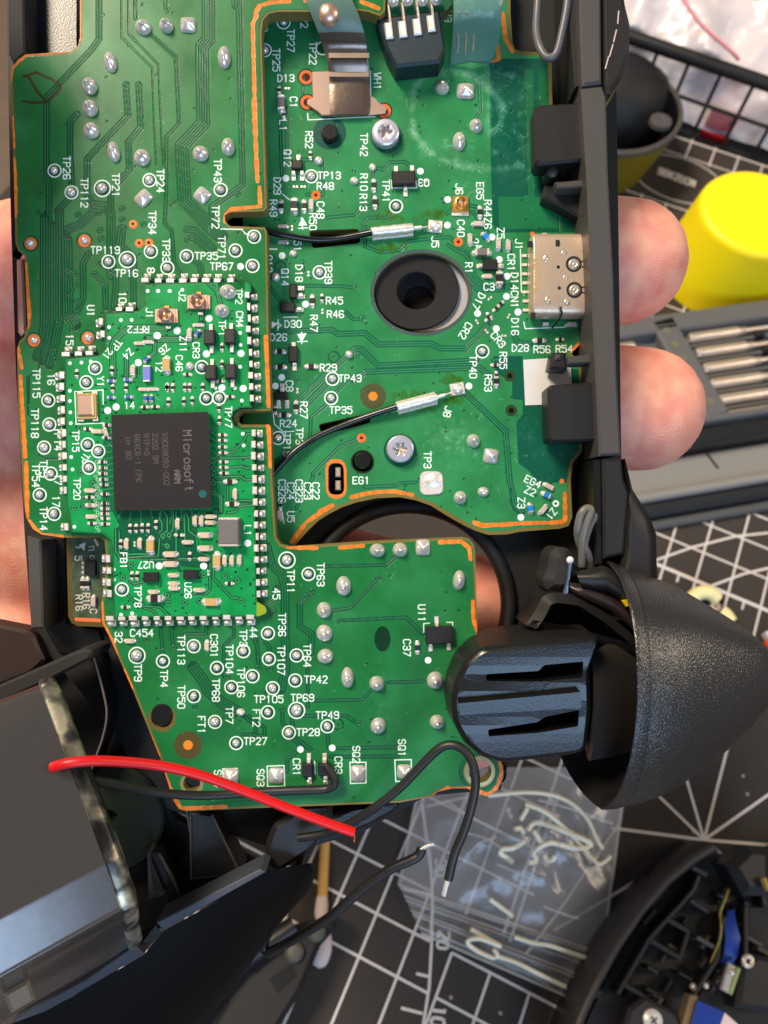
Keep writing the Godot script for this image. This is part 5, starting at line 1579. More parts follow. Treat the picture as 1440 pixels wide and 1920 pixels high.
	for e in [[Vector2(500, 1632), Vector2(582, 1618), Vector2(592, 1640), Vector2(540, 1690)], [Vector2(470, 1652), Vector2(560, 1660), Vector2(578, 1672), Vector2(520, 1720)], [Vector2(400, 1694), Vector2(480, 1715), Vector2(520, 1735), Vector2(500, 1748)],
			[Vector2(306, 1746), Vector2(400, 1780), Vector2(470, 1800), Vector2(468, 1810)], [Vector2(270, 1790), Vector2(340, 1840), Vector2(400, 1880), Vector2(405, 1892)], [Vector2(130, 1872), Vector2(220, 1930), Vector2(300, 1990), Vector2(310, 2000)], [Vector2(20, 1920), Vector2(90, 2000), Vector2(160, 2060), Vector2(170, 2080)]]:
		sr.append(PackedVector3Array([PV(e[0], 0.2), PV(e[0].lerp(e[1], 0.5), -0.6), PV(e[1], -2.2), PV(e[1].lerp(e[2], 0.6), -5.0), PV(e[2], -8.5), PV(e[3], -12.0)]))
	var sm := mat(Color(0.05, 0.042, 0.04), 0.55)
	sm.metallic_specular = 0.22
	skin.loft(sm, sr, false, false)
	obj("grip_skin", skin, t)
	var hook := MB.new()
	slab(hook, MT.black, "Z 496 1588 510 1550 540 1530 560 1508 622 1506 624 1560 600 1580 580 1600 520 1640 500 1632", -2.2, -7.0, 0.6, 8)
	slab(hook, MT.gloss, "Z 600 1540 660 1512 752 1502 744 1522 690 1552 640 1568 585 1590", -2.6, -5.0, 0.5, 8)
	obj("lower_bracket", hook, t)
	var pit := MB.new()
	pit.lathe(mat(Color(0.05, 0.10, 0.07), 0.5), Transform3D(Basis(), P(205, 1535, -6.0)), [Vector2(0.0065, 0), Vector2(0.0062, 0.0003), Vector2(0.0012, 0.0003), Vector2(0.001, -0.001), Vector2(0.00001, -0.001)], 36)
	obj("rear_disc", pit, t)
	var plug := MB.new()
	for e in [[Vector2(1014, 1300), 0]]:
		plug.box(MT.dark, Transform3D(Basis(), P(935, 1434, -3)), Vector3(0.001, 0.0022, 0.0007), 0.0002)
	obj("edge_tab", plug, t)

# ---------- the trigger with its slotted foot ----------
func build_trigger() -> void:
	var t := thing("trigger_button", "large black cone-shaped trigger with a slotted foot lying over the lower right board corner", "trigger", P(1080, 1300, 0))
	var cone := MB.new()
	var rings := []
	var y0 := P(1190, 1300, -1.5).y
	# outline of the cone in sheet units: x, upper edge, lower edge
	var prof := [[1128, 1052, 1519], [1131, 1048, 1522], [1140, 1050, 1522], [1159, 1060, 1520], [1161, 1061, 1519], [1163, 1062, 1518], [1200, 1075, 1511], [1231, 1085, 1500], [1267, 1099, 1482], [1320, 1130, 1446], [1370, 1160, 1407], [1410, 1187, 1368], [1440, 1214, 1334], [1462, 1243, 1300], [1468, 1262, 1280]]
	for e in prof:
		var row := PackedVector3Array()
		var cz: float = (e[1] + e[2]) / 2.0
		var r: float = (e[2] - e[1]) / 2.0
		var pull := 0.0 if e[0] != 1161 else 2.5
		for k in 48:
			var a := TAU * k / 48
			var hh: float = sin(a) * (r - pull) * 0.0000585 * 0.80
			# the rim swings back to the left as it rises
			var lean := 70.0 * clampf((1468.0 - e[0]) / 340.0, 0.0, 1.0) * sin(a)
			var q := P(e[0] + lean, cz + cos(a) * (r - pull), maxf(hh * 1000.0, 0.0))
			row.append(Vector3(q.x, hh - 0.0005, q.z))
		rings.append(row)
	var cone_skin := mat(Color(0.135, 0.13, 0.128), 0.30, 0.0, noise_tex(0.09, 14, true, 8.0, 3), 0.5, 75.0)
	cone_skin.metallic_specular = 0.9
	cone.loft(cone_skin, rings, true, false)
	obj("cone", cone, t)
	var hollow := MB.new()
	var hr := []
	for e in [[1128, 1052, 1519, 1.0], [1136, 1066, 1508, 0.96], [1170, 1090, 1490, 0.93], [1215, 1130, 1460, 0.88], [1260, 1180, 1410, 0.80], [1290, 1260, 1340, 0.4]]:
		var row := PackedVector3Array()
		for k in 48:
			var a := TAU * k / 48
			var hh: float = sin(a) * (e[2] - e[1]) / 2.0 * 0.0000585 * 0.80 * e[3]
			var q := P(e[0] + 70.0 * sin(a) * clampf((1468.0 - e[0]) / 340.0, 0.0, 1.0), (e[1] + e[2]) / 2.0 + cos(a) * (e[2] - e[1]) / 2.0, maxf(hh * 1000.0, 0.0))
			row.append(Vector3(q.x, hh - 0.0005, q.z))
		hr.append(row)
	hollow.loft(mat(Color(0.03, 0.029, 0.029), 0.6), hr, true, false, true)
	obj("hollow", hollow, t)
	# the foot: its face leans towards the foot of the picture
	var n := 28
	var face := round_poly(pts("Z 907 1224 878 1251 862 1285 856 1318 861 1355 881 1389 911 1413 945 1422 1073 1408 1092 1402 1100 1330 1098 1260 1119 1203"), 10)
	var lower := pts("Z 905 1205")
	var hface := func(p: Vector2) -> Vector3:
		var c := 1315.0 - (p.x - 860.0) * 0.07
		var dy := absf(p.y - c)
		var rise := 0.35 * clampf((46.0 - dy) / 30.0, 0.0, 1.0)
		var roll := 0.0045 * pow(maxf(0.0, dy - 62.0), 1.35) * 0.4
		return P(p.x, p.y, 6.6 - (p.y - 1225.0) * 0.0105 + rise - roll - 0.000022 * pow(maxf(0.0, 925.0 - p.x), 2.0))
	var foot := MB.new()
	var fm := mat(Color(0.085, 0.085, 0.088), 0.27, 0.0, noise_tex(0.06, 15, true, 5.0, 4), 0.13, 110.0)

	var s1 := round_poly(pts("Z 911 1264 1010 1258 1020 1247 1094 1240 1092 1270 1014 1278 912 1277"), 4)
	var s2 := round_poly(pts("Z 915 1368 1008 1354 1022 1344 1086 1331 1084 1362 1010 1374 916 1381"), 4)
	var o := resample(face, 8.0)
	var all := PackedVector2Array(o)
	var hs := [resample(s1, 6.0), resample(s2, 6.0)]
	for h in hs:
		all.append_array(h)
	for yy in range(1216, 1420, 16):
		for xx in range(870, 1110, 18):
			all.append(Vector2(xx + (yy % 5), yy))
	var ids := Geometry2D.triangulate_delaunay(all)
	var k2 := 0
	while k2 + 2 < ids.size():
		var a := all[ids[k2]]
		var b := all[ids[k2 + 1]]
		var c := all[ids[k2 + 2]]
		k2 += 3
		var g := (a + b + c) / 3.0
		if Geometry2D.is_point_in_polygon(g, o) and not Geometry2D.is_point_in_polygon(g, hs[0]) and not Geometry2D.is_point_in_polygon(g, hs[1]):
			foot.flat(fm, hface.call(a), hface.call(b), hface.call(c), Vector3.UP)
	var mid: Vector3 = hface.call(Vector2(990, 1315))
	var walls := [PackedVector3Array(), PackedVector3Array(), PackedVector3Array(), PackedVector3Array()]
	for i in o.size():
		var a0: Vector3 = hface.call(o[i])
		var o0 := a0 - mid
		o0.y = 0
		o0 = o0.normalized()
		for k in 4:
			walls[k].append(a0 + o0 * [0.0, 0.0004, 0.0006, 0.0010][k] + Vector3(0, [0.0, -0.0002, -0.0006, -0.009][k], 0))
	foot.loft(fm, walls.slice(0, 3), true, false)
	foot.loft(MT.black, walls.slice(2, 4), true, false)
	for i in 0:
		var a: Vector3 = hface.call(o[i])
		var b: Vector3 = hface.call(o[(i + 1) % o.size()])
		var out := (a + b) / 2.0 - mid
		out.y = 0
		var sp := out.normalized() * 0.0006
		var a2 := a + sp + Vector3(0, -0.0005, 0)
		var b2 := b + sp + Vector3(0, -0.0005, 0)
		foot.quad(fm, a, b, b2, a2, out + Vector3.UP * 0.002)
		var dn := Vector3(0, -0.0085, 0) + out.normalized() * 0.0004
		foot.quad(MT.gloss, a2, b2, b2 + dn, a2 + dn, out)
	for h in hs:
		for i in h.size():
			var a: Vector3 = hface.call(h[i])
			var b: Vector3 = hface.call(h[(i + 1) % h.size()])
			foot.quad(MT.gloss, a, b, b + Vector3(0, -0.005, 0), a + Vector3(0, -0.005, 0), Vector3(0, 0, 0.001))
	var cells := Geometry2D.triangulate_polygon(face)
	var ck := 0
	while ck + 2 < cells.size():
		var dp := Vector3(0, -0.0045, 0)
		foot.flat(MT.dark, hface.call(face[cells[ck]]) + dp, hface.call(face[cells[ck + 1]]) + dp, hface.call(face[cells[ck + 2]]) + dp, Vector3.UP)
		ck += 3
	obj("slotted_foot", foot, t)
	var bar := MB.new()
	var bp := pts("Z 858 1313 1084 1292 1086 1326 860 1339")
	var br := []
	for e in [[0, 3], [1, 2]]:
		var a: Vector3 = hface.call(bp[e[0]])
		var b: Vector3 = hface.call(bp[e[1]])
		var up := Vector3(0, 0.0008, 0)
		br.append(PackedVector3Array([a, a + up + Vector3(0, 0, 0.00012), b + up - Vector3(0, 0, 0.00012), b]))
	var flat0 := MB.new()
	for q in [[0, 1], [1, 2], [2, 3]]:
		bar.quad(fm, br[0][q[0]], br[0][q[1]], br[1][q[1]], br[1][q[0]], Vector3.UP + Vector3(0, 0, 1.5 * (q[0] - 1)))
	bar.quad(fm, br[1][0], br[1][1], br[1][2], br[1][3], Vector3.RIGHT)
	obj("middle_bar", bar, t)
	var stem := MB.new()
	var stp := []
	for e in [[1088, 1212, 1408, 6.2, 4.5], [1112, 1208, 1410, 5.2, 4.6], [1150, 1200, 1415, 3.4, 4.8], [1215, 1200, 1415, 0.5, 4.8]]:
		var row := PackedVector3Array()
		for k in 24:
			var a := TAU * k / 24
			var q := P(e[0], (e[1] + e[2]) / 2.0 + cos(a) * (e[2] - e[1]) / 2.0, 0)
			row.append(Vector3(q.x, (e[3] - 3.0 + sin(a) * e[4] * 0.55) * 0.001, q.z))
		stp.append(row)
	stem.loft(mat(Color(0.17, 0.155, 0.145), 0.45), stp, true, true)
	obj("stem", stem, t)
	var ear := MB.new()
	slab(ear, MT.black, "Z 985 1178 1006 1150 1020 1120 1040 1112 1090 1118 1140 1150 1190 1190 1220 1240 1150 1215 1060 1190", 2.0, -5.0, 1.0, 10)
	slab(ear, MT.rubber, "Z 1033 1040 1046 1026 1068 1028 1092 1060 1096 1082 1076 1100 1060 1112 1028 1110 1020 1086 1030 1070", 0.5, -5.0, 0.9, 8)
	obj("pivot_ear", ear, t)
	var blade := MB.new()
	var bl := []
	for e in [[1068, 1092, 1072, 1112, 1.6], [1110, 1096, 1100, 1124, 2.0], [1160, 1118, 1148, 1146, 2.0], [1205, 1152, 1184, 1178, 1.8], [1226, 1190, 1206, 1216, 1.4]]:
		bl.append(PackedVector3Array([P(e[0], e[1], e[4]), P(e[2], e[3], e[4] - 0.2), P(e[2], e[3], e[4] - 2.5), P(e[0], e[1], e[4] - 2.0)]))
	blade.loft(mat(Color(0.16, 0.10, 0.09), 0.38), bl, true, true)
	obj("curved_blade", blade, t)
	var lip := MB.new()
	var lp := []
	for e in [[1080, 1072, 1090, 1100, 2.2], [1130, 1060, 1140, 1110, 2.6], [1180, 1082, 1190, 1140, 2.6], [1222, 1120, 1216, 1170, 2.0], [1232, 1160, 1226, 1210, 1.4]]:
		lp.append(PackedVector3Array([P(e[0], e[1], e[4]), P((e[0] + e[2]) / 2.0, (e[1] + e[3]) / 2.0, e[4] + 0.4), P(e[2], e[3], e[4]), P(e[2], e[3], e[4] - 2.5), P(e[0], e[1], e[4] - 2.5)]))
	lip.loft(MT.black, lp, true, true)
	obj("rim_lip", lip, t)
	var chip := MB.new()
	slab(chip, mat(Color(0.80, 0.66, 0.05), 0.5), "Z 1166 1126 1178 1124 1183 1136 1174 1138", 3.0, 2.5, 0.05)
	obj("yellow_paint_chip", chip, t)
	var pin := MB.new()
	pin.tube(mat(Color(0.55, 0.62, 0.72), 0.3, 0.9), [P(1070, 1048, 1.2), P(1066, 1085, 1.0), P(1061, 1112, 0.6)], [0.00028, 0.00022, 0.0004], 8)
	pin.dome(MT.white, Transform3D(Basis(), P(1069, 1050, 1.3)), [Vector2(0.0004, 0), Vector2(0.0003, 0.0002), Vector2(0.00001, 0.0003)], 12)
	obj("pivot_pin", pin, t)
	var glint := MB.new()
	glint.lathe(mat(Color(0.20, 0.12, 0.05), 0.3), Transform3D(Basis(Vector3(0, 0, 1), -0.5), P(1168, 1305, 0.2)), [Vector2(0.0016, 0.0), Vector2(0.0015, 0.0006), Vector2(0.0012, 0.0008), Vector2(0.00001, 0.0009)], 24, 1.6)
	obj("screw_cover", glint, t)

# ---------- the vibration motor, near the lens at the lower left ----------
func build_motor() -> void:
	var t := thing("vibration_motor", "large grey metal vibration motor at the lower left with red and black leads", "motor", P(60, 1600, 6))
	var a := P(-330, 1775, 18.0)
	var b := P(160, 1536, 7.0)
	var ax := (b - a).normalized()
	var dn := Vector3(-ax.z, 0, ax.x).normalized()          # across the can, down the picture
	var up := ax.cross(dn).normalized()
	if up.y < 0.0:
		up = -up
	var u := 0.0000545
	# section: across (down the picture) and towards the lens
	var sec := PackedVector2Array([Vector2(-262, 20), Vector2(-264, 36), Vector2(-250, 50), Vector2(-60, 96), Vector2(50, 121), Vector2(58, 121), Vector2(66, 119), Vector2(136, 101), Vector2(141, 100), Vector2(146, 101), Vector2(150, 96), Vector2(178, 50), Vector2(182, 46), Vector2(250, -62), Vector2(300, -118), Vector2(292, -128), Vector2(200, -90), Vector2(60, -40), Vector2(-80, -14), Vector2(-200, 2), Vector2(-250, 8)])
	var can := MB.new()
	var cm := mat(Color(0.26, 0.235, 0.22), 0.42, 0.1, noise_tex(0.02, 18, true, 3.0), 0.35, 60.0)
	var ed := mat(Color(0.47, 0.445, 0.43), 0.22, 0.85, noise_tex(0.01, 19, true, 4.0), 0.05, 30.0)
	var n := sec.size()
	var soft := PackedVector2Array(sec)
	for pass_ in 1:
		var nx := PackedVector2Array()
		for i in soft.size():
			nx.append(soft[i].lerp(soft[(i + 1) % soft.size()], 0.25))
			nx.append(soft[i].lerp(soft[(i + 1) % soft.size()], 0.75))
		soft = nx
	var two := []
	for e in [a, a.lerp(b, 0.5), b]:
		var row := PackedVector3Array()
		for s in soft:
			row.append(e + (dn * s.x + up * s.y) * u)
		two.append(row)
	can.loft(ed, two, true, true)
	obj("can", can, t)
	var cap := MB.new()
	var rings := []
	for e in [[0.0, 1.0], [0.0002, 1.03], [0.0011, 1.03], [0.0016, 1.0], [0.0018, 0.9], [0.0014, 0.86], [0.0013, 0.3]]:
		var row := PackedVector3Array()
		for p in sec:
			var s: Vector2 = Vector2(0, -50) + (p - Vector2(0, -50)) * e[1]
			row.append(b + ax * e[0] + (dn * s.x + up * s.y) * u)
		rings.append(row)
	cap.loft(mottled(), rings, true, true)
	obj("end_cap", cap, t)
	var seal := MB.new()
	for e in [[-70.0, 62.0], [50.0, 66.0], [150.0, -20.0]]:
		seal.box(mat(Color(0.75, 0.72, 0.62), 0.5), Transform3D(Basis(ax.cross(up).normalized(), up, -ax).orthonormalized(), b + ax * 0.0016 + (dn * e[0] + up * (e[1] - 45.0)) * u), Vector3(0.0034, 0.0010, 0.0005), 0.0002)
	obj("glue_dab", seal, t)
	var bump := MB.new()
	bump.box(mat(Color(0.50, 0.46, 0.38), 0.5), Transform3D(Basis(ax.cross(up).normalized(), up, -ax).orthonormalized(), a + ax * 0.012 + (dn * 220.0 + up * 0.0) * u), Vector3(0.002, 0.001, 0.0022), 0.0003)
	obj("clip_bump", bump, t)

func mottled() -> StandardMaterial3D:                  # worn plating: cream and dark patches
	var m := mat(Color(1, 1, 1), 0.34, 0.55, noise_tex(0.04, 22, true, 6.0), 0.1, 34.0)
	var t := noise_tex(0.012, 24, false, 1.0, 4)
	var g := Gradient.new()
	g.colors = PackedColorArray([Color(0.10, 0.10, 0.10), Color(0.26, 0.26, 0.25), Color(0.84, 0.80, 0.68)])
	g.offsets = PackedFloat32Array([0.3, 0.5, 0.68])
	t.color_ramp = g
	m.albedo_texture = t
	return m

# ---------- loose wires ----------
func build_wires() -> void:
	var red := mat(Color(0.80, 0.035, 0.06), 0.42)
	var blk := mat(Color(0.115, 0.112, 0.112), 0.45)
	var specs := [
		["red_wire", "thick bright red wire lying across the bottom of the green board", "wire", red, 0.00050, [[100, 1438, 12], [128, 1430, 12.6], [175, 1426, 12], [240, 1430, 10.5], [300, 1437, 9], [370, 1453, 8], [450, 1480, 7], [540, 1515, 6.5], [610, 1541, 6.2], [664, 1560, 6]], [[663, 1558, 5.9], [665, 1568, 5.6], [664, 1578, 5.4]]],
		["black_wire", "black wire from the motor tucked under the red one and bent back at the diodes", "wire", blk, 0.00048, [[112, 1464, 11], [150, 1462, 10.5], [210, 1470, 8], [290, 1486, 4.5], [380, 1492, 2.0], [480, 1485, 1.0], [560, 1482, 0.9], [606, 1480, 0.9], [624, 1474, 1.1], [627, 1464, 1.2], [619, 1446, 1.2], [610, 1434, 1.0]], []],
		["black_wire", "long looping black wire ending in bare silver strands right of the board", "wire", blk, 0.00047, [[560, 1572, -1], [610, 1562, 0], [655, 1545, 1.5], [700, 1516, 3], [750, 1476, 4], [800, 1425, 5], [828, 1402, 5.5], [850, 1396, 5.8], [872, 1408, 6], [886, 1432, 6.2], [891, 1470, 6.2], [884, 1515, 6], [868, 1560, 5.6], [852, 1600, 5.2], [841, 1648, 5]], [[841, 1646, 5], [836, 1662, 5], [832, 1679, 4.8]]],
		["black_wire", "dull black wire hanging from the bracket and bending up to a tinned tip", "wire", blk, 0.0006, [[572, 1562, -2.5], [560, 1610, -5], [532, 1680, -9], [510, 1730, -12], [497, 1768, -14], [500, 1785, -14], [520, 1778, -13], [560, 1755, -11], [620, 1718, -9], [680, 1668, -7.5], [730, 1632, -6.5], [770, 1612, -6], [784, 1604, -6], [790, 1592, -6]], [[788, 1594, -6], [800, 1586, -6], [813, 1583, -6]]],
		["grey_wire", "grey wire looped at the top of the frame beside the bumper", "wire", mat(Color(0.36, 0.35, 0.36), 0.4), 0.00045, [[1012, -40, -1], [1007, 20, -1], [1005, 60, -0.6], [1012, 90, 0], [1026, 108, 0.3], [1042, 100, 0.5], [1054, 60, 0.8], [1063, 10, 1], [1066, -40, 1]], []],
		["grey_wire", "pair of thin grey wires looped upright behind the trigger", "wire", mat(Color(0.40, 0.385, 0.36), 0.4), 0.00042, [[1104, 1072, 0], [1094, 1040, 1], [1084, 1010, 2], [1083, 990, 2.8], [1090, 964, 3.2], [1101, 952, 3.2], [1107, 958, 3.2], [1098, 985, 3], [1092, 1015, 2.4], [1090, 1060, 1]], []]]
	for s in specs:
		var path := []
		for e in s[5]:
			path.append(P(e[0] + rng.randf_range(-1.2, 1.2), e[1] + rng.randf_range(-1.2, 1.2), e[2]))
		var t := thing(s[0], s[1], s[2], path[0], true, "loose wires of the controller")
		var m := MB.new()
		m.tube(s[3], smooth(path, 7), s[4], 12)
		obj("insulation", m, t)
		if s[6].size() and s[0] == "red_wire":
			var rs := MB.new()
			var q := []
			for e in s[6]:
				q.append(P(e[0], e[1], e[2]))
			rs.tube(MT.copper, q, 0.00009, 5)
			obj("bare_strands", rs, t)
		elif s[6].size():
			var b := MB.new()
			for k in 4:
				var bp := []
				for e in s[6]:
					bp.append(P(e[0], e[1], e[2]) + Vector3(cos(k * 1.6), sin(k * 1.6), cos(k * 1.6 + 1.0)) * 0.00011)
				b.tube(MT.tin, smooth(bp, 4), 0.00014, 5)
			obj("bare_strands", b, t)
	var loop := MB.new()
	loop.tube(mat(Color(0.40, 0.385, 0.36), 0.4), smooth([P(1112, 1072, 0), P(1103, 1040, 1.5), P(1096, 1020, 2.2), P(1106, 985, 2.6), P(1113, 972, 2.7), P(1112, 966, 2.7), P(1101, 968, 2.7)], 6), 0.00040, 10)
	obj("second_strand", loop, get_node("grey_wire_001"))

func ridges() -> ImageTexture:                         # fingerprint ridges: a tiling swirl of fine lines
	var n := FastNoiseLite.new()
	n.seed = 35
	n.frequency = 0.006
	n.fractal_octaves = 2
	var warp := n.get_seamless_image(512, 512)
	n.seed = 36
	n.frequency = 0.03
	var fine := n.get_seamless_image(512, 512)
	var im := Image.create(512, 512, false, Image.FORMAT_RGBA8)
	for y in 512:
		for x in 512:
			var w := warp.get_pixel(x, y).r
			var v := 0.5 + 0.32 * sin((y / 512.0 * 44.0 + w * 8.0) * TAU) + 0.35 * (fine.get_pixel(x, y).r - 0.5)
			im.set_pixel(x, y, Color(v, v, v))
	im.bump_map_to_normal_map(2.5)
	return ImageTexture.create_from_image(im)

# ---------- the hand that holds it from beneath ----------
func build_hand() -> void:
	var t := thing("person", "bare hand holding the controller from beneath, two fingertips showing at the right", "person", P(300, 900, -18))
	# bones: from, to, radius at each end (mm)
	var bones := []
	var fingers := [
		[[1170, 492, -16.5], [980, 480, -18.0], [640, 470, -19.0], [130, 520, -23.0], 8.0, 8.3, 8.9, 10.0],
		[[1200, 768, -16.5], [990, 760, -18.0], [640, 745, -19.5], [110, 760, -24.0], 8.1, 8.5, 9.2, 10.4],
		[[1130, 1165, -18.0], [880, 1160, -18.5], [560, 1090, -20.0], [90, 1010, -24.0], 7.7, 8.1, 8.8, 10.0],
		[[880, 1345, -19.0], [680, 1330, -19.5], [430, 1290, -21.0], [70, 1220, -24.5], 6.8, 7.2, 7.8, 9.2]]
	for f in fingers:
		for k in 3:
			bones.append([P(f[k][0], f[k][1], f[k][2]) * 1000.0, P(f[k + 1][0], f[k + 1][1], f[k + 1][2]) * 1000.0, f[4 + k], f[5 + k]])
		bones.append([P(f[3][0], f[3][1], f[3][2]) * 1000.0, P(-760, 870.0 + (f[3][1] - 870.0) * 0.45, -30) * 1000.0, f[7] + 1.0, 14.0])
	bones.append([P(-760, 760, -28) * 1000.0, P(-430, 560, -2) * 1000.0, 15.0, 13.0])
	bones.append([P(-430, 560, -2) * 1000.0, P(-390, 170, 12) * 1000.0, 12.5, 10.0])
	bones.append([P(-390, 170, 12) * 1000.0, P(-370, -230, 16) * 1000.0, 10.4, 9.0])
	bones.append([P(-120, 560, -26) * 1000.0, P(-120, 1150, -26) * 1000.0, 12.0, 11.0])
	bones.append([P(-760, 860, -30) * 1000.0, P(-1500, 900, -36) * 1000.0, 19.0, 22.0])
	var lo := Vector3(1e9, 1e9, 1e9)
	var hi := -lo
	for b in bones:
		for e in 2:
			lo = lo.min(b[e] - Vector3.ONE * (b[2 + e] + 3.0))
			hi = hi.max(b[e] + Vector3.ONE * (b[2 + e] + 3.0))
	lo.x = maxf(lo.x, -118.0)
	var cs := 1.3
	var nx := int((hi.x - lo.x) / cs) + 2
	var ny := int((hi.y - lo.y) / cs) + 2
	var nz := int((hi.z - lo.z) / cs) + 2
	var acc := PackedFloat32Array()
	acc.resize(nx * ny * nz)
	acc.fill(exp(-1.1 * 8.0))
	var kk := 1.1
	for b in bones:
		var A: Vector3 = b[0]
		var B: Vector3 = b[1]
		var ra: float = b[2]
		var rb: float = b[3]
		var ab := B - A
		var l2 := ab.length_squared()
		var mn := A.min(B) - Vector3.ONE * (maxf(ra, rb) + 5.0)
		var mx := A.max(B) + Vector3.ONE * (maxf(ra, rb) + 5.0)
		for i in range(maxi(0, int((mn.x - lo.x) / cs)), mini(nx, int((mx.x - lo.x) / cs) + 1)):
			for k in range(maxi(0, int((mn.z - lo.z) / cs)), mini(nz, int((mx.z - lo.z) / cs) + 1)):
				for j in range(maxi(0, int((mn.y - lo.y) / cs)), mini(ny, int((mx.y - lo.y) / cs) + 1)):
					var p := lo + Vector3(i, j, k) * cs
					var s := clampf((p - A).dot(ab) / l2, 0.0, 1.0)
					var d := (p - A - ab * s).length() - lerpf(ra, rb, s)
					if d < 5.0:
						acc[(i * ny + j) * nz + k] += exp(-kk * maxf(d, -14.0))
	var fld := PackedFloat32Array()
	fld.resize(acc.size())
	for i in acc.size():
		fld[i] = -log(acc[i]) / kk
	var mb := MB.new()
	var sk := mat(Color(1, 1, 1), 0.56, 0.0, ridges(), 0.5, 74.0)
	var tone := noise_tex(0.005, 34, false, 1.0, 3)
	var ramp := Gradient.new()
	ramp.colors = PackedColorArray([Color(0.90, 0.55, 0.48), Color(0.935, 0.625, 0.535), Color(0.965, 0.695, 0.58)])
	ramp.offsets = PackedFloat32Array([0.2, 0.5, 0.8])
	tone.color_ramp = ramp
	sk.albedo_texture = tone
	sk.subsurf_scatter_enabled = true
	sk.subsurf_scatter_strength = 0.12
	var vid := {}
	var pos := PackedVector3Array()
	var at := func(i: int, j: int, k: int) -> float:
		return fld[(i * ny + j) * nz + k]
	for i in nx - 1:
		for j in ny - 1:
			for k in nz - 1:
				var o := (i * ny + j) * nz + k
				var f := [fld[o], fld[o + 1], fld[o + nz], fld[o + nz + 1], fld[o + ny * nz], fld[o + ny * nz + 1], fld[o + ny * nz + nz], fld[o + ny * nz + nz + 1]]
				var neg := 0
				for q in f:
					if q < 0.0:
						neg += 1
				if neg == 0 or neg == 8:
					continue
				var sum := Vector3.ZERO
				var cnt := 0
				for e in [[0, 1], [2, 3], [4, 5], [6, 7], [0, 2], [1, 3], [4, 6], [5, 7], [0, 4], [1, 5], [2, 6], [3, 7]]:
					var fa: float = f[e[0]]
					var fb: float = f[e[1]]
					if (fa < 0.0) != (fb < 0.0):
						var tt := fa / (fa - fb)
						var va := Vector3((e[0] >> 2) & 1, (e[0] >> 1) & 1, e[0] & 1)
						var vb := Vector3((e[1] >> 2) & 1, (e[1] >> 1) & 1, e[1] & 1)
						sum += va.lerp(vb, tt)
						cnt += 1
				vid[o] = pos.size()
				pos.append((lo + (Vector3(i, j, k) + sum / cnt) * cs) * 0.001)
	var nrm := PackedVector3Array()
	nrm.resize(pos.size())
	for o in vid:
		var p: Vector3 = (pos[vid[o]] * 1000.0 - lo) / cs
		var g := Vector3.ZERO
		for ax in 3:
			var e := Vector3.ZERO
			e[ax] = 1.0
			var s := []
			for sg in [1.0, -1.0]:
				var q: Vector3 = p + e * sg
				var ci := clampi(int(q.x), 0, nx - 2)
				var cj := clampi(int(q.y), 0, ny - 2)
				var ck := clampi(int(q.z), 0, nz - 2)
				var fx := clampf(q.x - ci, 0, 1)
				var fy := clampf(q.y - cj, 0, 1)
				var fz := clampf(q.z - ck, 0, 1)
				var c := 0.0
				for d in 8:
					c += fld[((ci + (d >> 2)) * ny + cj + ((d >> 1) & 1)) * nz + ck + (d & 1)] * (fx if d & 4 else 1.0 - fx) * (fy if d & 2 else 1.0 - fy) * (fz if d & 1 else 1.0 - fz)
				s.append(c)
			g[ax] = s[0] - s[1]
		nrm[vid[o]] = g.normalized()
	for o in vid:
		var i: int = o / (ny * nz)
		var j: int = (o / nz) % ny
		var k: int = o % nz
		for e in [[1, ny * nz, nz, i > 0 and j > 0], [0, nz, 1, j > 0 and k > 0], [0, 1, ny * nz, i > 0 and k > 0]]:
			pass
		# one quad round each crossed edge that starts at this cell's low corner
		var dirs := [[ny * nz, nz, 1], [nz, 1, ny * nz], [1, ny * nz, nz]]
		for d in dirs:
			var f0: float = fld[o]
			var f1: float = fld[o + d[0]]
			if (f0 < 0.0) == (f1 < 0.0):
				continue
			var c0: int = o
			var c1: int = o - d[1]
			var c2: int = o - d[1] - d[2]
			var c3: int = o - d[2]
			if not (vid.has(c0) and vid.has(c1) and vid.has(c2) and vid.has(c3)):
				continue
			var v := [vid[c0], vid[c1], vid[c2], vid[c3]]
			mb.tri(sk, pos[v[0]], pos[v[1]], pos[v[2]], nrm[v[0]], nrm[v[1]], nrm[v[2]])
			mb.tri(sk, pos[v[0]], pos[v[2]], pos[v[3]], nrm[v[0]], nrm[v[2]], nrm[v[3]])
	obj("hand", mb, t)

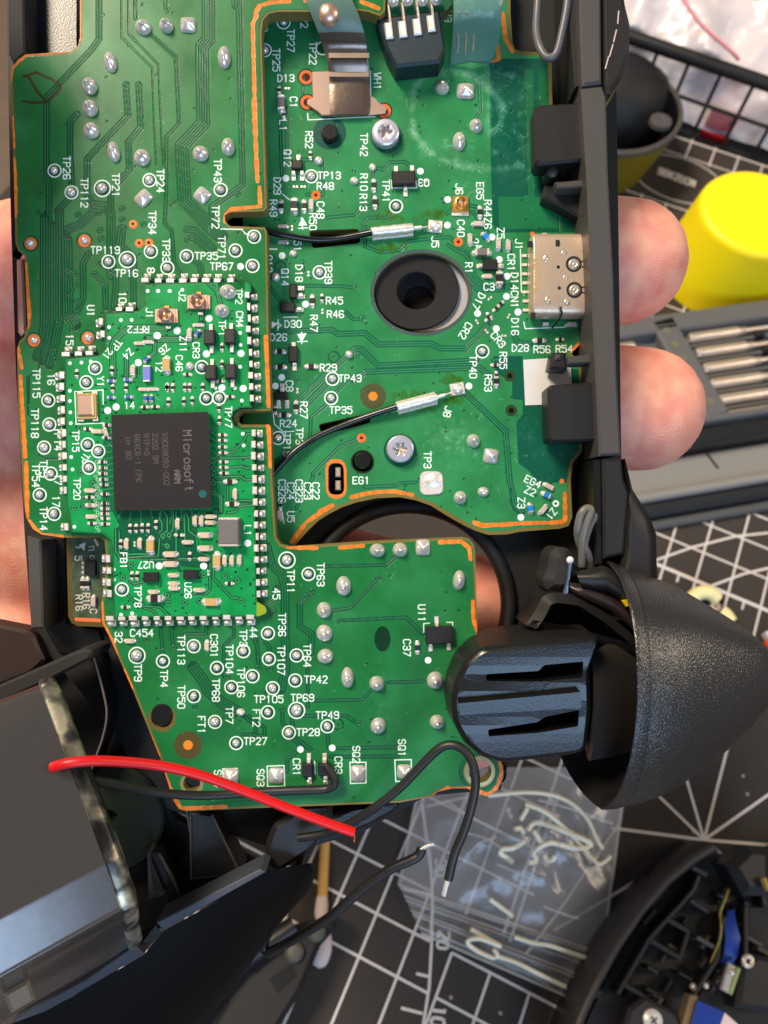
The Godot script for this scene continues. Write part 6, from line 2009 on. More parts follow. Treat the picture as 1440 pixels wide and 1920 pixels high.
# ---------- things lying on the mat ----------
func wslab(mb: MB, m, corners: Array, y1: float, y0: float, bev := 0.0004, side = null) -> void:   # corners: sheet points taken at the slab's top height (mm)
	var a := PackedVector2Array()
	for c in corners:
		var q := M(c[0], c[1], y1)
		a.append(Vector2(q.x, q.z))
	mb.prism(m, side if side else m, a, y1 * 0.001, y0 * 0.001, bev)
func build_background() -> void:
	build_cup()
	build_case()
	build_tray()
	build_zip_bag()
	build_swab()
	build_shells()
	# crumbs of plastic beyond the trigger
	var t := thing("plastic_scrap", "small cream plastic scrap with a curled end beyond the trigger", "scrap", M(1330, 1140), false)
	var cm := mat(Color(0.95, 0.90, 0.66), 0.5)
	var m := MB.new()
	var path := [M(1283, 1140, 1.5), M(1297, 1122, 2.5), M(1312, 1112, 3), M(1330, 1112, 3), M(1344, 1122, 2.2)]
	m.tube(cm, smooth(path, 6), 0.0021, 10)
	obj("curl", m, t)
	var m2 := MB.new()
	m2.tube(cm, smooth([M(1353, 1146, 1.6), M(1362, 1154, 1.8), M(1370, 1166, 1.6)], 5), 0.0020, 10)
	obj("end_piece", m2, t)
	var m3 := MB.new()
	m3.lathe(MT.steel, Transform3D(Basis(), M(1338, 1140, 0.2)), [Vector2(0.0016, 0), Vector2(0.0015, 0.0016), Vector2(0.0006, 0.0016), Vector2(0.0006, 0.0004), Vector2(0.0001, 0.0004)], 20)
	obj("eyelet", m3, t)
	t = thing("orange_scrap", "tiny orange and white plastic scrap at the right edge by the trigger tip", "scrap", M(1437, 1203), false)
	m = MB.new()
	m.box(mat(Color(0.80, 0.30, 0.06), 0.5), Transform3D(Basis(Vector3.UP, 0.5), M(1446, 1212, 0.2)), Vector3(0.005, 0.003, 0.004), 0.0006)
	m.box(MT.white, Transform3D(Basis(Vector3.UP, 0.4), M(1442, 1192, 0.2)), Vector3(0.004, 0.003, 0.0025), 0.0006)
	obj("scrap", m, t)
func build_cup() -> void:
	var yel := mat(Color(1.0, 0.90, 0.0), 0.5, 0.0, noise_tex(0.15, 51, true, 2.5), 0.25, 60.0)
	var t := thing("yellow_cup", "large bright yellow tapered plastic cup standing upside down beside the fingertips", "cup", M(1352, 512), false)
	var m := MB.new()
	var b := M(1352, 512)
	var prof := [Vector2(0.0236, 0.0), Vector2(0.0236, 0.0012), Vector2(0.0203, 0.0265), Vector2(0.0200, 0.0278), Vector2(0.0194, 0.0287), Vector2(0.0184, 0.0292), Vector2(0.0172, 0.0294), Vector2(0.0120, 0.0295), Vector2(0.00002, 0.0295)]
	m.dome(yel, Transform3D(Basis(), b), prof, 72)
	obj("cup_wall", m, t)
	t = thing("yellow_pot", "low yellow pot with a dark inside and grey rim behind the frame", "pot", M(1180, 300), false)
	m = MB.new()
	b = M(1108, 292)
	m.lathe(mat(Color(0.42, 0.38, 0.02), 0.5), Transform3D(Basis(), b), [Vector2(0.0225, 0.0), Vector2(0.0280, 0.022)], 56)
	obj("side", m, t)
	var r := MB.new()
	r.lathe(mat(Color(0.30, 0.28, 0.27), 0.4), Transform3D(Basis(), b), [Vector2(0.0281, 0.0215), Vector2(0.0283, 0.0235), Vector2(0.0277, 0.0242), Vector2(0.0267, 0.0240), Vector2(0.0262, 0.022)], 56)
	obj("rim", r, t)
	var i := MB.new()
	i.lathe(mat(Color(0.05, 0.05, 0.06), 0.35), Transform3D(Basis(), b), [Vector2(0.0262, 0.0235), Vector2(0.0225, 0.004), Vector2(0.00001, 0.004)], 56)
	obj("inside", i, t)
	var l := thing("black_lump", "black rounded plastic lump in the yellow pot", "plastic part", M(1190, 230), false)
	var lm := MB.new()
	lm.dome(mat(Color(0.05, 0.05, 0.06), 0.6), Transform3D(Basis.from_scale(Vector3(1.1, 1, 0.9)), M(1140, 218, 8)), [Vector2(0.0215, 0), Vector2(0.021, 0.008), Vector2(0.017, 0.016), Vector2(0.010, 0.021), Vector2(0.00002, 0.023)], 32)
	lm.lathe(mat(Color(0.30, 0.29, 0.29), 0.4), Transform3D(Basis(), M(1237, 232, 24)), [Vector2(0.0042, 0), Vector2(0.004, 0.0015), Vector2(0.0022, 0.0018), Vector2(0.00001, 0.0012)], 24)
	obj("lump", lm, l)
func build_case() -> void:
	var t := thing("bit_case", "dark grey screwdriver bit case with a pale grey drawer at the right", "tool case", M(1300, 760), false)
	var body := mat(Color(0.36, 0.36, 0.365), 0.5)
	var pale := mat(Color(0.50, 0.495, 0.48), 0.45)
	var H := 15.0
	# the insert: axes from its near left corner along the long side and towards the far side
	var o := M(1100, 826, H)
	var ex := (M(1440, 771, H) - M(1200, 809, H)).normalized()
	var ez := ex.cross(Vector3.UP)
	if ez.dot(M(1300, 580, H) - o) < 0.0:
		ez = -ez
	var far := (M(1300, 580, H) - o).dot(ez)
	var bas := Basis(ex, Vector3.UP, -ez).orthonormalized()
	var X := func(a: float, y: float, c: float) -> Vector3:
		return o + ex * a + ez * c + Vector3.UP * (y - H) * 0.001
	var ins := MB.new()
	ins.box(body, Transform3D(bas, X.call(0.055, 0.0, far / 2.0)), Vector3(0.17, 0.0105, far), 0.0006)
	obj("insert", ins, t)
	var rim := MB.new()
	for e in [[0.055, 0.0012, 0.17, 0.0024], [0.055, far - 0.0035, 0.17, 0.007]]:
		rim.box(body, Transform3D(bas, X.call(e[0], 0.0, e[1])), Vector3(e[2], H * 0.001, e[3]), 0.0006)
	obj("edge_wall", rim, t)
	var spine := MB.new()
	var mid := (M(1292, 690, H) - o).dot(ex)
	spine.box(body, Transform3D(Basis(Vector3.UP, 0.10) * bas, X.call(mid + 0.0006, 0.0, far * 0.5)), Vector3(0.0085, H * 0.001, far * 0.93), 0.0008)
	obj("middle_wall", spine, t)
	var mk := MB.new()
	for k in 6:
		mk.lathe(mat(Color(0.42, 0.40, 0.33), 0.6), Transform3D(Basis(), X.call(mid + 0.0005 + 0.0007 * (k - 3), H + 0.05, far * 0.5 + (k - 2.5) * -0.0058)), [Vector2(0.0013, 0), Vector2(0.00001, 0.00005)], 14)
	obj("size_mark", mk, t)
	# lying bits, each a hexagon that turns down to a thin blade
	var n := 0
	for row in [[0, 2, mid - 0.030, 1.0], [1, 6, mid + 0.0235, -1.0]]:
		for k in row[1]:
			var c: float = far - 0.0092 - k * 0.0063
			var names := ["highest", "second highest", "third highest", "fourth highest", "fifth highest", "lowest"]
			var lab := ("silver driver bit %s in the right column of the grey case" % names[k]) if row[0] == 1 else ("silver driver bit %s in the left column beside the fingertip" % ["upper", "lower"][k])
			var bit := thing("screwdriver_bit", lab, "driver bit", X.call(row[2], 12.0, c), false, "driver bits lying in the case")
			var m := MB.new()
			var st: StandardMaterial3D = MT.steel
			var s: float = row[3]
			var r0: float = 0.002
			var a0: float = row[2] + s * 0.017
			var hexr := [[a0, r0 * 0.8], [a0 - s * 0.0008, r0], [a0 - s * 0.017, r0], [a0 - s * 0.0185, r0 * 0.72], [a0 - s * 0.020, r0 * 0.72], [a0 - s * 0.0215, r0 * 0.5], [a0 - s * 0.030, r0 * 0.42], [a0 - s * 0.0335, r0 * 0.30]]
			var rings := []
			for e in hexr:
				var rr := PackedVector3Array()
				for q in 12:
					var an := TAU * q / 12
					rr.append(X.call(e[0], 11.8, c) + (ez * cos(an) + Vector3.UP * sin(an)) * e[1] * (1.0 if q % 2 == 0 else 0.93))
				rings.append(rr)
			m.loft(st, rings, true, true)
			obj("shank", m, bit)
			n += 1
	var div := MB.new()
	for k in 7:
		div.box(body, Transform3D(bas, X.call(mid + 0.028, 0.0, far - 0.0060 - k * 0.0063)), Vector3(0.043, 0.0122, 0.0011), 0.0003)
		div.box(MT.dark, Transform3D(bas, X.call(mid + 0.0305, 0.0, far - 0.0060 - k * 0.0063)), Vector3(0.003, 0.0138, 0.0016), 0.0003)
		if k < 3:
			div.box(body, Transform3D(bas, X.call(mid - 0.030, 0.0, far - 0.0060 - k * 0.0063)), Vector3(0.045, 0.0122, 0.0011), 0.0003)
			div.box(MT.dark, Transform3D(bas, X.call(mid - 0.019, 0.0, far - 0.0060 - k * 0.0063)), Vector3(0.003, 0.0138, 0.0016), 0.0003)
	obj("bit_divider", div, t)
	var front := MB.new()
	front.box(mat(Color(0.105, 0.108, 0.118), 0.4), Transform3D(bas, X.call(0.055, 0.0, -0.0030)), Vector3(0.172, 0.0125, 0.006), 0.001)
	obj("front_wall", front, t)
	var dr := MB.new()
	dr.box(pale, Transform3D(bas, X.call(0.055, 0.0, -0.0125)), Vector3(0.176, 0.0066, 0.0135), 0.0012)
	dr.tube(pale, [X.call(-0.033, 6.4, -0.0182), X.call(0.143, 6.4, -0.0182)], 0.0018, 14)
	obj("drawer", dr, t)
	var sh := MB.new()
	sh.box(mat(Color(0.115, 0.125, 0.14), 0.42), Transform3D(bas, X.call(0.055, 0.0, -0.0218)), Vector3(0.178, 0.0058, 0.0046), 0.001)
	obj("drawer_front", sh, t)
	var lip := MB.new()
	lip.box(mat(Color(0.30, 0.305, 0.31), 0.45), Transform3D(bas, X.call(0.055, 0.0, -0.0256)), Vector3(0.178, 0.0024, 0.0032), 0.0006)
	obj("base_lip", lip, t)
	var slot := MB.new()
	slot.box(MT.dark, Transform3D(Basis(Vector3.UP, 0.25) * bas, X.call((M(1334, 848, 8) - o).dot(ex), 6.6, -0.0098)), Vector3(0.0008, 0.00012, 0.006))
	obj("drawer_notch", slot, t)
func build_tray() -> void:
	var t := thing("wire_basket", "black wire mesh basket at the upper right holding a white plastic bag", "basket", G(1, -30.4), false)
	var wm := mat(Color(0.10, 0.10, 0.105), 0.4)
	# its near wall stands on the line beyond the grid; the rim is the thick top bar
	var base0 := M(1268, 250)
	var dirx := (M(1440, 312) - base0).normalized()
	var best := 40.0
	var a := M(1268, 250) - dirx * 0.10
	var L := 0.34
	# height at which the wall's top meets the thick bar
	var tp := M(1330, 108, 60)
	for hh in range(20, 110):
		var q := M(1330, 112, hh)
		var off := (q - base0) - dirx * (q - base0).dot(dirx)
		off.y = 0
		if off.length() < 0.004:
			best = hh
			break
		tp = q
	var H := best
	var n := 26
	var rimm := MB.new()
	rimm.tube(wm, [a + Vector3(0, H * 0.001, 0), a + dirx * L + Vector3(0, H * 0.001, 0)], 0.0026, 14)
	obj("rim_bar", rimm, t)
	for k in n:
		var m := MB.new()
		var p := a + dirx * (0.004 + k * 0.0128)
		m.tube(wm, [p + Vector3(0, 0.001, 0), p + Vector3(0, H * 0.001, 0)], 0.00075, 8)
		obj("upright_wire", m, t)
	for k in int(H / 13.0) + 1:
		var m := MB.new()
		var y := H * 0.001 - 0.0145 * (k + 1)
		if y < 0.001:
			break
		m.tube(wm, [a + Vector3(0, y, 0) + dirx.cross(Vector3.UP) * 0.001, a + dirx * L + Vector3(0, y, 0) + dirx.cross(Vector3.UP) * 0.001], 0.00075, 8)
		obj("level_wire", m, t)
	var back := dirx.cross(Vector3.UP)
	if back.dot(M(1400, 0) - a) < 0.0:
		back = -back
	var fl := MB.new()
	fl.box(wm, Transform3D(Basis(dirx, Vector3.UP, -back).orthonormalized(), a + dirx * L / 2.0 + back * 0.12), Vector3(L, 0.0012, 0.24))
	obj("basket_floor", fl, t)
	# the bag, heaped inside and over
	var bag := thing("plastic_bag", "crumpled translucent white plastic bag with a red print stuffed in the wire basket", "bag", a + dirx * 0.17 + back * 0.05, false)
	var n1 := FastNoiseLite.new()
	n1.seed = 61
	n1.frequency = 22.0
	n1.fractal_octaves = 3
	n1.fractal_type = FastNoiseLite.FRACTAL_RIDGED
	var bm := mat(Color(0.84, 0.81, 0.825), 0.28, 0.0, noise_tex(0.012, 62, true, 8.0, 4), 0.5, 26.0)
	bm.backlight_enabled = true
	bm.backlight = Color(0.35, 0.33, 0.33)
	var mb := MB.new()
	var NX := 90
	var NZ := 70
	var rows := []
	for j in NZ + 1:
		var row := PackedVector3Array()
		var v := float(j) / NZ
		for i in NX + 1:
			var u := float(i) / NX
			# rises behind the wires, then lies back over the heap
			var c := v * 0.30
			var wall := minf(c / 0.075, 1.0)
			var y := wall * (H * 0.00085) + maxf(0.0, c - 0.075) * 0.30
			var d := 0.005 + (1.0 - pow(1.0 - wall, 2.0)) * 0.010 + maxf(0.0, c - 0.06) * 0.95
			var p := a + dirx * (0.002 + u * (L - 0.004)) + back * d + Vector3(0, 0.002 + y, 0)
			var w := n1.get_noise_3d(p.x * 1.0, p.y * 0.7, p.z * 0.45 + p.x * 0.2)
			var w2 := n1.get_noise_3d(p.x * 3.1 + 5.0, p.y * 2.0, p.z * 1.4)
			p += (Vector3.UP * 0.7 - back * 0.5) * (w * 0.010 + w2 * 0.0034) * (0.35 + minf(1.0, c / 0.06))
			row.append(p)
		rows.append(row)
	mb.loft(bm, rows, false, false)
	obj("bag_film", mb, bag)
	var red := MB.new()
	var rm := mat(Color(0.97, 0.60, 0.63), 0.4)
	var cx := (M(1358, 240) - a).dot(dirx)
	var pos0: Vector3 = a + dirx * 0.112 + back * 0.0035
	var best2 := 0.0
	# print on the part of the bag low behind the wires
	var q0 := M(1362, 232, 12)
	pos0 = q0
	red.box(rm, Transform3D(Basis(dirx, (back + Vector3.UP * 0.5).normalized(), dirx.cross((back + Vector3.UP * 0.5).normalized())), a + dirx * ((q0 - a).dot(dirx) - 0.002) + back * 0.0025 + Vector3(0, 0.009, 0)), Vector3(0.0112, 0.0006, 0.0135), 0.0002)
	var band := MB.new()
	band.box(mat(Color(0.80, 0.06, 0.10), 0.4), Transform3D(Basis(dirx, (back + Vector3.UP * 0.5).normalized(), dirx.cross((back + Vector3.UP * 0.5).normalized())), a + dirx * ((q0 - a).dot(dirx) - 0.002) + back * 0.0018 + Vector3(0, 0.0025, 0)), Vector3(0.0114, 0.0008, 0.0035), 0.0002)
	obj("red_band", band, bag)
	obj("red_print", red, bag)
	var str := MB.new()
	str.tube(rm, smooth([M(1265, -30, H + 20), M(1310, 40, H + 14), M(1370, 95, H + 7), M(1385, 112, H + 4)], 8), 0.0007, 6)
	obj("red_string", str, bag)
func build_zip_bag() -> void:
	var clear := StandardMaterial3D.new()
	clear.albedo_color = Color(0.97, 0.97, 0.98, 0.15)
	clear.transparency = BaseMaterial3D.TRANSPARENCY_ALPHA
	clear.roughness = 0.24
	var seam := mat(Color(0.92, 0.90, 0.88, 0.30), 0.3)
	seam.transparency = BaseMaterial3D.TRANSPARENCY_ALPHA
	var t := thing("zip_bag", "clear plastic zip bag with cream wire offcuts lying on the mat below the trigger", "bag", M(960, 1640), false)
	var c := [Vector2(792, 1440), Vector2(1175, 1440), Vector2(1128, 1788), Vector2(748, 1660)]   # upper body
	var n := FastNoiseLite.new()
	n.seed = 71
	n.frequency = 70.0
	n.fractal_octaves = 3
	n.fractal_type = FastNoiseLite.FRACTAL_RIDGED
	for lay in 2:
		var m := MB.new()
		var rows := []
		for j in 41:
			var row := PackedVector3Array()
			for i in 41:
				var u := i / 40.0
				var v := j / 40.0
				var q: Vector2 = c[0].lerp(c[1], u).lerp(c[3].lerp(c[2], u), v)
				var bulge := sin(PI * clampf(u, 0.0, 1.0)) * sin(PI * v)
				var w := M(q.x, q.y)
				var z := n.get_noise_3d(w.x, lay * 3.0, w.z * 0.8)
				row.append(w + Vector3(0, 0.0006 + lay * (0.0010 + bulge * 0.0024) + z * 0.0013 * (0.3 + bulge) * (0.4 + lay), 0))
			rows.append(row)
		m.loft(clear, rows, false, false)
		obj("bag_film", m, t)
	var z1 := MB.new()
	var zc := [Vector2(748, 1660), Vector2(1128, 1788), Vector2(1090, 1880), Vector2(790, 1750)]
	var rows2 := []
	for j in 17:
		var row := PackedVector3Array()
		for i in 41:
			var u := i / 40.0
			var v := j / 16.0
			var q: Vector2 = zc[0].lerp(zc[1], u).lerp(zc[3].lerp(zc[2], u), v)
			var w := M(q.x, q.y)
			row.append(w + Vector3(0, 0.0014 + 0.0007 * sin(v * 25.0) + 0.0009 * n.get_noise_3d(w.x, 9.0, w.z), 0))
		rows2.append(row)
	z1.loft(clear, rows2, false, false)
	obj("bag_lip", z1, t)
	for e in [[[800, 1512], [850, 1500], [900, 1490]], [[835, 1500], [880, 1530], [940, 1560]], [[860, 1560], [905, 1570], [940, 1590]], [[880, 1600], [900, 1580], [930, 1570]], [[1010, 1500], [1080, 1520], [1150, 1545]], [[760, 1668], [800, 1675], [812, 1682]], [[930, 1620], [960, 1632], [1000, 1650]], [[1020, 1700], [1060, 1715], [1085, 1722]]]:
		var cr := MB.new()
		var cp := []
		for q in e:
			cp.append(M(q[0], q[1], 5.2))
		cr.tube(seam, smooth(cp, 5), 0.00028, 6)
		obj("crease", cr, t)
	var zp := MB.new()
	for k in 8:
		var v := [0.0, 0.06, 0.22, 0.30, 0.52, 0.60, 0.86, 1.0][k] as float
		var path := []
		for i in 13:
			var u := i / 12.0
			var q: Vector2 = zc[0].lerp(zc[1], u).lerp(zc[3].lerp(zc[2], u), v)
			path.append(M(q.x, q.y, 2.6 + 0.3 * sin(i * 1.3 + k)))
		zp.tube(seam, path, 0.0003 if k in [0, 7] else 0.0002, 6)
	obj("zip_seam", zp, t)
	for e in [[M(792, 1440, 1), M(770, 1550, 2), M(748, 1660, 1.4)], [M(1175, 1440, 1), M(1152, 1614, 2), M(1128, 1788, 1.4)], [M(790, 1508, 2), M(806, 1600, 2.5), M(812, 1700, 2.5), M(806, 1752, 2)], [M(1160, 1545, 2), M(1040, 1718, 3), M(985, 1790, 2.4)]]:
		var ed := MB.new()
		ed.tube(seam, e, 0.00038, 6)
		obj("side_seam", ed, t)
	var cream := mat(Color(1.0, 0.97, 0.86), 0.45)
	var wires := [
		["long cream wire offcut arching along the top of the zip bag", [[915, 1492], [980, 1486], [1030, 1490], [1070, 1506], [1100, 1535], [1118, 1572], [1130, 1592]]],
		["cream wire offcut with a sharp end running through the middle of the zip bag", [[985, 1508], [1020, 1522], [1050, 1545], [1080, 1575], [1105, 1605], [1122, 1620], [1135, 1615], [1144, 1606]]],
		["cream wire offcut bent double above the wavy one", [[990, 1556], [1000, 1544], [1020, 1545], [1060, 1560], [1090, 1572], [1108, 1583], [1095, 1590]]],
		["wavy cream wire offcut in the middle of the zip bag", [[990, 1618], [1005, 1614], [1000, 1600], [1012, 1588], [1032, 1580], [1050, 1584], [1075, 1590], [1092, 1590]]],
		["tiny hook-shaped cream wire offcut below the wavy one", [[1020, 1604], [1026, 1612], [1036, 1612], [1040, 1604]]],
		["v-shaped cream wire offcut left of the wavy one", [[984, 1577], [962, 1590], [942, 1592], [938, 1600], [950, 1608], [962, 1618]]],
		["short cream wire offcut standing between the dots at the top of the bag", [[976, 1536], [982, 1526], [988, 1516]]],
		["short straight cream wire offcut left of the fold lines", [[1000, 1558], [1008, 1570], [1015, 1582]]],
		["fat pale blob of cream wire right of the black bare wire tip", [[965, 1555], [975, 1553], [982, 1562]]],
		["straight cream wire offcut lying across the zip fold", [[918, 1686], [940, 1702], [962, 1718]]],
		["cream wire offcut looped back on itself at the bag's lip", [[883, 1742], [910, 1758], [938, 1774], [900, 1760], [876, 1765], [890, 1780], [922, 1795], [932, 1790], [925, 1780]]],
		["thin cream wire offcut running right along the lip of the bag", [[965, 1757], [1000, 1768], [1030, 1773], [1070, 1786], [1100, 1796]]],
		["long thin cream wire offcut at the very bottom of the bag", [[930, 1792], [970, 1806], [1010, 1826], [1060, 1850]]]]
	for k in wires.size():
		var w: Array = wires[k]
		var path := []
		for e in w[1]:
			path.append(M(e[0], e[1], 4.2 + 0.6 * sin(path.size() * 1.4 + k)))
		var o := thing("wire_offcut", w[0], "wire offcut", path[0], false, "cream wire offcuts in the zip bag")
		var m := MB.new()
		m.tube(cream, smooth(path, 6), 0.0005 if k > 8 else 0.00062 if k > 1 else 0.0005, 8)
		obj("offcut", m, o)
func build_swab() -> void:
	var t := thing("cotton_swab", "used cotton swab with a yellow wooden stick lying on the mat", "cotton swab", M(606, 1700), false)
	var a := M(616, 1430, 1.6)
	var b := M(603, 1720, 1.9)
	var m := MB.new()
	m.tube(mat(Color(0.80, 0.60, 0.30), 0.6), [a, b], 0.00125, 12)
	obj("stick", m, t)
	var cot := MB.new()
	var path := []
	for e in [[604, 1680], [603, 1700], [602, 1716], [603, 1730], [606, 1745], [606, 1765], [602, 1785], [599, 1802], [597, 1812], [596, 1815]]:
		path.append(M(e[0], e[1], 2.0))
	cot.tube(mat(Color(0.86, 0.78, 0.76), 0.9, 0.0, noise_tex(0.08, 81, true, 8.0), 0.8, 120.0), smooth(path, 3), [0.0013, 0.0014, 0.0015, 0.0016, 0.0016, 0.0016, 0.0015, 0.0014, 0.0013, 0.0013, 0.0014, 0.0015, 0.0016, 0.0018, 0.0020, 0.0022, 0.0023, 0.0024, 0.0024, 0.0023, 0.0022, 0.002, 0.0018, 0.0015, 0.0011, 0.0006, 0.0003, 0.0002], 14)
	obj("cotton_tip", cot, t)
func build_shells() -> void:
	# another black shell piece under the lower left, with square openings
	var t := thing("loose_black_panel", "loose black plastic panel with square openings lying at the bottom left", "plastic panel", M(480, 1850), false)
	var bk := mat(Color(0.08, 0.078, 0.083), 0.42)
	var m := MB.new()
	wslab(m, bk, [[545, 1738], [622, 1720], [630, 1740], [600, 1775], [565, 1860], [470, 2010], [300, 2010], [350, 1930], [460, 1800]], 12, 2, 0.0012)
	obj("panel", m, t)
	var ribs := MB.new()
	ribs.tube(bk, [M(552, 1735, 14), M(440, 1812, 15), M(350, 1920, 15), M(300, 1990, 15)], 0.0022, 10)
	obj("edge_ridge", ribs, t)
	var holes := MB.new()
	for e in [[[446, 1804], [482, 1776], [512, 1790], [482, 1826]], [[370, 1912], [410, 1868], [432, 1880], [400, 1936]], [[505, 1836], [548, 1806], [556, 1830], [520, 1862]]]:
		wslab(holes, mat(Color(0.012, 0.012, 0.014), 0.8), e, 12.15, 11.5, 0.0)
	obj("square_opening", holes, t)
	for e in [[593, 1746], [552, 1784]]:
		var b := MB.new()
		b.lathe(mat(Color(0.34, 0.33, 0.30), 0.45, 0.3), Transform3D(Basis(), M(e[0], e[1], 12)), [Vector2(0.0022, 0), Vector2(0.0021, 0.0012), Vector2(0.0014, 0.0018), Vector2(0.00001, 0.0019)], 20)
		obj("round_contact", b, t)
	# the other half of the controller at the lower right
	var f := thing("controller_front_half", "black front half of the controller with blue ribbon cables at the lower right", "controller half", M(1300, 1800), false)
	var fl := MB.new()
	wslab(fl, mat(Color(0.03, 0.03, 0.032), 0.6), [[1300, 1610], [1345, 1600], [1400, 1610], [1500, 1560], [1600, 2020], [1060, 2020], [1085, 1930], [1150, 1790], [1230, 1670]], 5, 1, 0.001)
	obj("tray_floor", fl, f)
	var wall := MB.new()
	var wp := [[1330, 1578], [1290, 1602], [1240, 1642], [1190, 1700], [1145, 1766], [1110, 1830], [1082, 1890], [1060, 1950], [1040, 2020]]
	var rows := []
	for e in wp:
		var p := M(e[0], e[1], 13)
		var q := M(e[0] + 12, e[1] + 8, 14.5)
		var out := (p - q)
		out.y = 0
		out = out.normalized()
		rows.append(PackedVector3Array([p + out * 0.0008 - Vector3(0, 0.0125, 0), p + out * 0.0004 - Vector3(0, 0.004, 0), p, q, q - out * 0.0012 - Vector3(0, 0.001, 0), q - out * 0.001 - Vector3(0, 0.011, 0)]))
	wall.loft(mat(Color(0.24, 0.22, 0.21), 0.42), rows, true, true)
	obj("side_wall", wall, f)
	var rib := mat(Color(0.09, 0.087, 0.087), 0.45)
	for e in [[[1312, 1642], [1302, 1668], [1268, 1708]], [[1296, 1688], [1328, 1708]], [[1268, 1706], [1246, 1730], [1218, 1762], [1160, 1862]], [[1250, 1722], [1292, 1746], [1276, 1796], [1222, 1764]], [[1172, 1846], [1204, 1866], [1250, 1900]], [[1326, 1640], [1300, 1626]], [[1360, 1720], [1345, 1800], [1300, 1870]], [[1400, 1700], [1400, 1790]], [[1420, 1620], [1436, 1700]]]:
		var b := MB.new()
		for k in e.size() - 1:
			var p := M(e[k][0], e[k][1], 10)
			var q := M(e[k + 1][0], e[k + 1][1], 10)
			var d := q - p
			b.box(rib, Transform3D(Basis(d.normalized(), Vector3.UP, d.normalized().cross(Vector3.UP)).orthonormalized(), (p + q) / 2.0 - Vector3(0, 0.006, 0)), Vector3(d.length() + 0.0006, 0.006, 0.0012), 0.0003)
		obj("stiffening_rib", b, f)
	var rg := RandomNumberGenerator.new()
	rg.seed = 77
	for k in 46:
		var v := rg.randf()
		var c0 := Vector2(lerpf(1340, 1130, v), lerpf(1640, 1890, v)) + Vector2(rg.randf_range(0, 150), rg.randf_range(0, 60))
		if c0.x > 1440 or (c0.x > 1270 and c0.x < 1400 and c0.y > 1850):
			continue
		var dirn := Vector2(-0.5, 0.86) if rg.randf() < 0.5 else Vector2(0.86, 0.5)
		var len := rg.randf_range(12, 40)
		var hh := rg.randf_range(6.5, 10.0)
		var p := M(c0.x, c0.y, hh)
		var q := M(c0.x + dirn.x * len, c0.y + dirn.y * len, hh)
		var d := q - p
		var b := MB.new()
		b.box(rib if k % 4 else MT.rail, Transform3D(Basis(d.normalized(), Vector3.UP, d.normalized().cross(Vector3.UP)).orthonormalized(), (p + q) / 2.0 - Vector3(0, 0.005, 0)), Vector3(d.length(), 0.005, rg.randf_range(0.0005, 0.0011)), 0.0002)
		obj("stiffening_rib", b, f)
	var blocks := MB.new()
	wslab(blocks, rib, [[1218, 1640], [1240, 1618], [1262, 1636], [1238, 1664]], 8, 4, 0.0006)
	wslab(blocks, rib, [[1366, 1620], [1404, 1584], [1450, 1590], [1450, 1680], [1400, 1680]], 14, 4, 0.002)
	wslab(blocks, rib, [[1226, 1700], [1206, 1726], [1212, 1736], [1236, 1708]], 9, 4, 0.0006)
	wslab(blocks, rib, [[1108, 1848], [1140, 1856], [1128, 1876], [1104, 1864]], 9, 4, 0.0006)
	wslab(blocks, mat(Color(0.14, 0.135, 0.14), 0.5), [[1180, 1890], [1210, 1868], [1268, 1898], [1300, 1960], [1160, 1960]], 11, 4, 0.0008)
	wslab(blocks, rib, [[1392, 1810], [1420, 1790], [1460, 1800], [1460, 1900], [1380, 1890]], 11, 4, 0.001)
	obj("moulded_block", blocks, f)
	var blue := mat(Color(0.0, 0.20, 0.56), 0.4)
	var rb := MB.new()
	var rr := []
	for e in [[1366, 1706, 1376, 1706, 9], [1358, 1730, 1380, 1728, 10], [1360, 1760, 1388, 1758, 11], [1358, 1790, 1384, 1790, 10.5], [1350, 1804, 1374, 1808, 9]]:
		rr.append(PackedVector3Array([M(e[0], e[1], e[4]), M(e[2], e[3], e[4]), M(e[2], e[3], e[4] - 0.3), M(e[0], e[1], e[4] - 0.3)]))
	rb.loft(blue, rr, true, true)
	obj("ribbon_cable", rb, f)
	var rb2 := MB.new()
	wslab(rb2, blue, [[1308, 1876], [1358, 1898], [1338, 1950], [1290, 1945]], 13, 12.5, 0.0)
	obj("ribbon_cable", rb2, f)
	var rb3 := MB.new()
	wslab(rb3, mat(Color(0.88, 0.78, 0.78), 0.5), [[1359, 1899], [1400, 1935], [1390, 1990], [1338, 1960]], 13.1, 12.6, 0.0)
	obj("ribbon_stiffener", rb3, f)
	var gl := MB.new()
	wslab(gl, mat(Color(0.62, 0.54, 0.40), 0.4, 0.4), [[1296, 1866], [1311, 1868], [1290, 1945], [1274, 1945]], 12, 8, 0.0006)
	obj("metal_bracket", gl, f)
	var sm := MB.new()
	sm.box(mat(Color(0.62, 0.68, 0.45), 0.35, 0.3), Transform3D(Basis(Vector3.UP, -0.55 + PI / 2), M(1374, 1838, 11)), Vector3(0.0060, 0.0012, 0.0010), 0.0003)
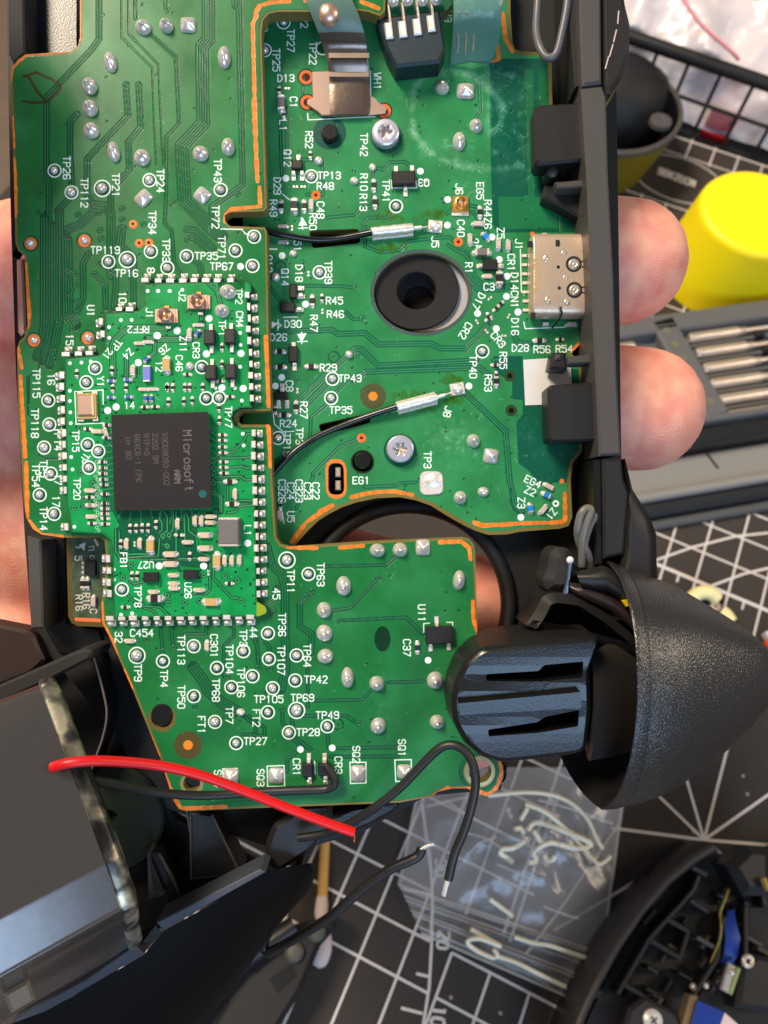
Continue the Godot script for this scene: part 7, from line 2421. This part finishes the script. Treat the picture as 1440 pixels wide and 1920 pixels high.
	sm.box(mat(Color(0.75, 0.73, 0.72), 0.35, 0.6), Transform3D(Basis(Vector3.UP, -0.5 + PI / 2), M(1362, 1832, 11)), Vector3(0.006, 0.0012, 0.0018), 0.0003)
	sm.dome(MT.steel, Transform3D(Basis(), M(1372, 1822, 12)), [Vector2(0.0009, 0), Vector2(0.0007, 0.0005), Vector2(0.00001, 0.0008)], 12)
	sm.dome(MT.steel, Transform3D(Basis(), M(1324, 1848, 12)), [Vector2(0.0007, 0), Vector2(0.0005, 0.0004), Vector2(0.00001, 0.0006)], 12)
	sm.dome(MT.steel, Transform3D(Basis(), M(1300, 1850, 10)), [Vector2(0.0008, 0), Vector2(0.0005, 0.0004), Vector2(0.00001, 0.0006)], 12)
	obj("metal_clip", sm, f)
	var br := MB.new()
	br.tube(mat(Color(0.60, 0.52, 0.25), 0.4, 0.4), smooth([M(1366, 1668, 10), M(1358, 1690, 11), M(1350, 1712, 10), M(1352, 1740, 11), M(1348, 1766, 10), M(1332, 1806, 9)], 5), 0.0003, 8)
	br.tube(mat(Color(0.60, 0.50, 0.25), 0.4, 0.4), [M(1430, 1646, 15), M(1440, 1670, 15)], 0.0009, 8)
	obj("brass_lead", br, f)
	var ring := MB.new()
	var rp := []
	for k in 25:
		var c := Vector2.from_angle(TAU * k / 24)
		rp.append(M(1402 + c.x * 8, 1802 + c.y * 9, 12))
	ring.tube(MT.steel, rp, 0.0006, 8, false)
	obj("metal_ring", ring, f)
	var s := thing("white_screw", "small white-headed screw in the front half at the bottom edge", "screw", M(1223, 1912), false)
	var sc := MB.new()
	var sx := Transform3D(Basis(), M(1223, 1912, 11))
	sc.lathe(mat(Color(0.86, 0.84, 0.80), 0.35, 0.2), sx, [Vector2(0.0022, 0), Vector2(0.0021, 0.0006), Vector2(0.0013, 0.0010), Vector2(0.00001, 0.0011)], 24)
	for k in 2:
		sc.box(mat(Color(0.2, 0.2, 0.19), 0.6), Transform3D(Basis(Vector3.UP, 0.6 + k * PI / 2), sx.origin + Vector3(0, 0.00095 + k * 0.00002, 0)), Vector3(0.0018, 0.0002, 0.0004))
	obj("head", sc, s)
